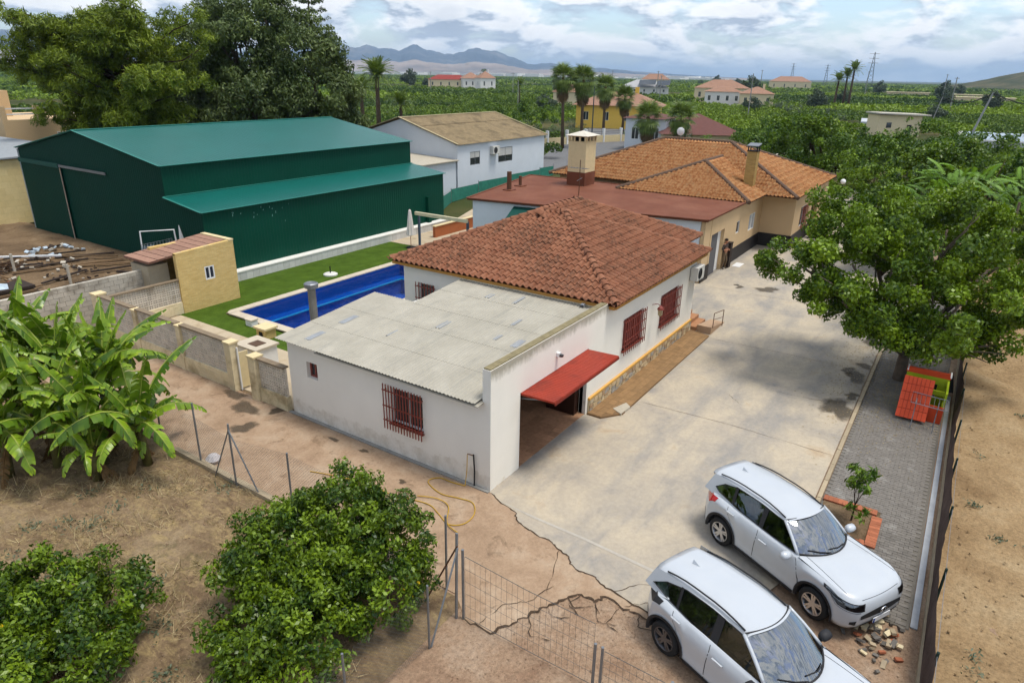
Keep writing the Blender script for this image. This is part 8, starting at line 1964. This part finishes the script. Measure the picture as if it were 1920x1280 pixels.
# weeds, straw and stones on the near soil
def scatter():
    rng = np.random.RandomState(5); n = 34000; x = rng.uniform(-12, -3.7, n); y = rng.uniform(-1.5, 16, n); cl = np.sin(x*1.3+2*np.sin(y*.7))*np.cos(y*1.1+1.5*np.sin(x*.9))+.5*np.sin(x*3.1+y*2.3); k = cl > rng.uniform(-.2, 1.2, n); x, y = x[k], y[k]; n = len(x)
    P_ = np.stack([x, y, np.full(n, .075)], 1); up = np.tile([0, 0, 1.0], (n, 1))+rng.randn(n, 3)*.3; d = unit(n, rng); d[:, 2] = np.abs(d[:, 2])*.8+.1; d /= np.linalg.norm(d, axis=1, keepdims=True)
    L = rng.uniform(.10, .34, n)[:, None]; w = np.cross(d, unit(n, rng)); w = w/np.linalg.norm(w, axis=1, keepdims=True)*.008; v = np.empty((n, 4, 3)); v[:, 0] = P_-w; v[:, 1] = P_+w; v[:, 2] = P_+d*L+w*.3; v[:, 3] = P_+d*L-w*.3
    v[:, :, 2] = np.maximum(v[:, :, 2], .06)
    me = np_mesh('dry_grass', v.reshape(-1, 3), np.arange(4*n).reshape(n, 4), M_STRAW, {'tint': np.repeat(rng.rand(n), 4)}); o = bpy.data.objects.new('dry_grass', me); col.objects.link(o); tag(o, 'dry straw coloured grass scattered over the orchard soil', 'grass', kind='stuff')
    n = 420; cx = rng.uniform(-11, -3.8, 34); cy = rng.uniform(-1, 9, 34); P_, N_, T_ = [], [], []
    for a, b in zip(cx, cy):
        m = rng.randint(20, 70); q = rng.randn(m, 3)*np.array([.16, .16, .03]); q[:, 2] = np.abs(q[:, 2])+.09; P_.append(q+np.array([a, b, 0])); N_.append(np.tile([0, 0, 1.0], (m, 1))); T_.append(rng.rand(m)*.5+.1)
    cx = rng.uniform(-4, 16, 26); cy = rng.uniform(-18, -10.6, 26)
    for a, b in zip(cx, cy):
        m = rng.randint(14, 60); q = rng.randn(m, 3)*np.array([.10, .10, .03]); q[:, 2] = np.abs(q[:, 2])+.11; P_.append(q+np.array([a, b, 0])); N_.append(np.tile([0, 0, 1.0], (m, 1))); T_.append(rng.rand(m)*.5+.1)
    v, q, t = leaf_quads(np.vstack(P_), np.vstack(N_), .10, .035, np.concatenate(T_), rng); me = np_mesh('weeds', v, q, M_OLIVE, {'tint': t}); o = bpy.data.objects.new('weeds', me); col.objects.link(o); tag(o, 'small low weeds on the soil and field', 'weeds', kind='stuff')
    def stones(name, label, xs, ys, zs, smin, smax, m):
        n = len(xs); base = np.array([(1, 0, 0), (-1, 0, 0), (0, 1, 0), (0, -1, 0), (0, 0, 1), (0, 0, -1)], float); fc = np.array([(0, 2, 4), (2, 1, 4), (1, 3, 4), (3, 0, 4), (2, 0, 5), (1, 2, 5), (3, 1, 5), (0, 3, 5)])
        s = rng.uniform(smin, smax, (n, 1, 1))*rng.uniform(.5, 1.2, (n, 6, 1)); v = base[None]*s*np.array([1, .8, .5]); a = rng.rand(n)*6.28; ca, sa = np.cos(a)[:, None], np.sin(a)[:, None]; vx = v[:, :, 0]*ca-v[:, :, 1]*sa; vy = v[:, :, 0]*sa+v[:, :, 1]*ca
        v = np.stack([vx+xs[:, None], vy+ys[:, None], v[:, :, 2]+zs[:, None]], -1); f = (fc[None]+np.arange(n)[:, None, None]*6).reshape(-1, 3)
        me = np_mesh(name, v.reshape(-1, 3), f, m); o = bpy.data.objects.new(name, me); col.objects.link(o); tag(o, label, 'stones', kind='stuff')
    n = 2600; P_ = np.stack([rng.normal(14.5, 2.6, n), rng.normal(-8.0, 1.1, n), np.full(n, .056)], 1); k = (P_[:, 1] > -9.7); P_ = P_[k]; n = len(P_); v, q, t = leaf_quads(P_, np.tile([0, 0, 4.0], (n, 1)), .07, .035, rng.rand(n), rng, fold=.05); me = np_mesh('leaf_litter', v, q, M_STRAW, {'tint': t*.5}); o = bpy.data.objects.new('leaf_litter', me); col.objects.link(o); tag(o, 'dry fallen leaves on the paving under the spreading tree', 'leaves', kind='stuff')
    n = 3600; stones('soil_stones', 'small stones and clods on the orchard soil', rng.uniform(-12, -3.7, n), rng.uniform(-1.5, 14, n), np.full(n, .07), .008, .035, M_GRAVEL)
    n = 4200; stones('field_clods', 'small clods and stones on the bare field', rng.uniform(-6, 30, n), rng.uniform(-24, -10.3, n), np.full(n, .085), .01, .05, M_FIELD)
    n = 3800; xs = rng.uniform(-7, .6, n); ys = rng.uniform(-10, -2.6, n); stones('drive_gravel', 'loose gravel on the drive by the wire gate', xs, ys, np.full(n, .012), .006, .025, M_GRAVEL)
scatter()
# ================================================================ mountains
def mountains():
    A_ = [(78, 1.2), (74, 1.7), (70.1, 1.9), (68.4, 2.06), (66.8, 1.72), (65.7, 1.2), (62, 1.0), (59.4, 1.1), (54, 1.2), (50, 1.5), (46.85, 1.83), (45.9, 1.67), (44.9, 1.84), (43.7, 1.65), (42.5, 1.56), (41.2, 2.0), (40.4, 1.6), (39.2, 1.43), (38.4, 1.33), (37.1, 1.74), (36.3, 1.79), (34.6, 1.52), (33.8, 1.22), (32.7, .85), (32.1, .71), (30.8, .88), (29.6, .63), (27.9, .54), (26.7, .56), (23.8, .34), (19.7, .14), (16, .03)]
    A_ = A_[::-1]; az = np.linspace(15, 80, 520); el = np.interp(az, [a for a, _ in A_], [e for _, e in A_]); rng = np.random.RandomState(2)
    jg = sum(np.abs(np.sin(az*k*1.9+k))*.5**i for i, k in enumerate((1.0, 2.3, 5.1, 11.0)))/2-.45; el = el*(1+.13*jg)
    def fr(x, s): 
        o = np.zeros_like(x)
        for k in range(6): o += np.abs(np.sin(x*s*(2**k)*.37+rng.rand()*6.28))*.5**k
        return o/2-.5
    def layer(name, d0, d1, peak, scale, m, rows=26):
        H = 10+np.tan(np.radians(el))*((d0+d1)/2*.0+d0+(d1-d0)*peak)*scale; V = []
        for j in range(rows):
            t = j/(rows-1); d = d0+(d1-d0)*t; prof = np.where(t < peak, (t/peak)**1.25, ((1-t)/(1-peak))**.9); rid = (fr(az+t*1.1*np.sin(az), 2.6)+.6*fr(az*1.7-t*2.0, 5.0))*.42*np.sin(math.pi*np.clip(t/peak, 0, 1)) if t < peak else 0
            z = H*(prof*(1+0*rid)+rid*.45*prof); z = np.maximum(z, -5) if t > 0 else np.full_like(az, -20); V.append(np.stack([CAM.x+d*np.cos(np.radians(az)), CAM.y+d*np.sin(np.radians(az)), z], 1))
        V = np.array(V); n = len(az); idx = np.arange(rows*n).reshape(rows, n); q = np.stack([idx[:-1, :-1], idx[:-1, 1:], idx[1:, 1:], idx[1:, :-1]], -1).reshape(-1, 4)
        me = np_mesh(name, V.reshape(-1, 3), q, m, smooth=True); o = bpy.data.objects.new(name, me); col.objects.link(o); tag(o, kind='structure')
    t = NT('haze_blue_rock'); v = t.pos(); c = t.ramp(t.noise(v, .0016, 9, .7), [(.36, (.035, .050, .075)), (.52, (.07, .085, .11)), (.70, (.20, .19, .18))]); t.col(c).set(1, .0)  # rock tinted blue: distance haze is put into its colour as well
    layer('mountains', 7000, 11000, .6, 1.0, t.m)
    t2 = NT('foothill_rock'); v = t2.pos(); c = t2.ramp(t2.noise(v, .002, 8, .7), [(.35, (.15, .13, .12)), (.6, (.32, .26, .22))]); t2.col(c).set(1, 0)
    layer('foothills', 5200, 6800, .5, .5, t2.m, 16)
mountains()
def hill():
    rng = np.random.RandomState(6); n = 40; V = []; cx, cy = CAM.x+1500*math.cos(R(-5.5)), CAM.y+1500*math.sin(R(-5.5))
    xs = np.linspace(-420, 420, n); X, Y = np.meshgrid(xs, xs, indexing='ij'); Z = 52*np.exp(-(X**2/180**2+Y**2/150**2))*(1+.08*np.sin(X/37)+.06*np.sin(Y/23+X/50))-3+rng.randn(n, n)*.8
    idx = np.arange(n*n).reshape(n, n); q = np.stack([idx[:-1, :-1], idx[1:, :-1], idx[1:, 1:], idx[:-1, 1:]], -1).reshape(-1, 4); t = NT('hill_scrub'); v = t.pos(); c = t.ramp(t.noise(v, .02, 8, .7), [(.4, (.05, .06, .035)), (.6, (.11, .10, .06))]); t.col(c).set(1, 0)
    me = np_mesh('hill', np.stack([X+cx, Y+cy, Z], -1).reshape(-1, 3), q, t.m, smooth=True); o = bpy.data.objects.new('hill', me); col.objects.link(o); tag(o, kind='structure')
hill()
# ================================================================ air
def haze():
    m = bpy.data.materials.new('haze_air'); m.use_nodes = True; n = m.node_tree.nodes; l = m.node_tree.links; n.clear(); out = n.new('ShaderNodeOutputMaterial'); pv = n.new('ShaderNodeVolumePrincipled'); pv.inputs['Color'].default_value = (.53, .74, 1.0, 1); pv.inputs['Density'].default_value = 8.0e-5; pv.inputs['Anisotropy'].default_value = 0.1
    l.new(pv.outputs[0], out.inputs['Volume'])
    o = MB().box(-32000, 32000, -32000, 32000, -25, 400).build('haze', m); tag(o, 'pale blue haze over the plain and mountains', 'haze', kind='stuff')
haze()
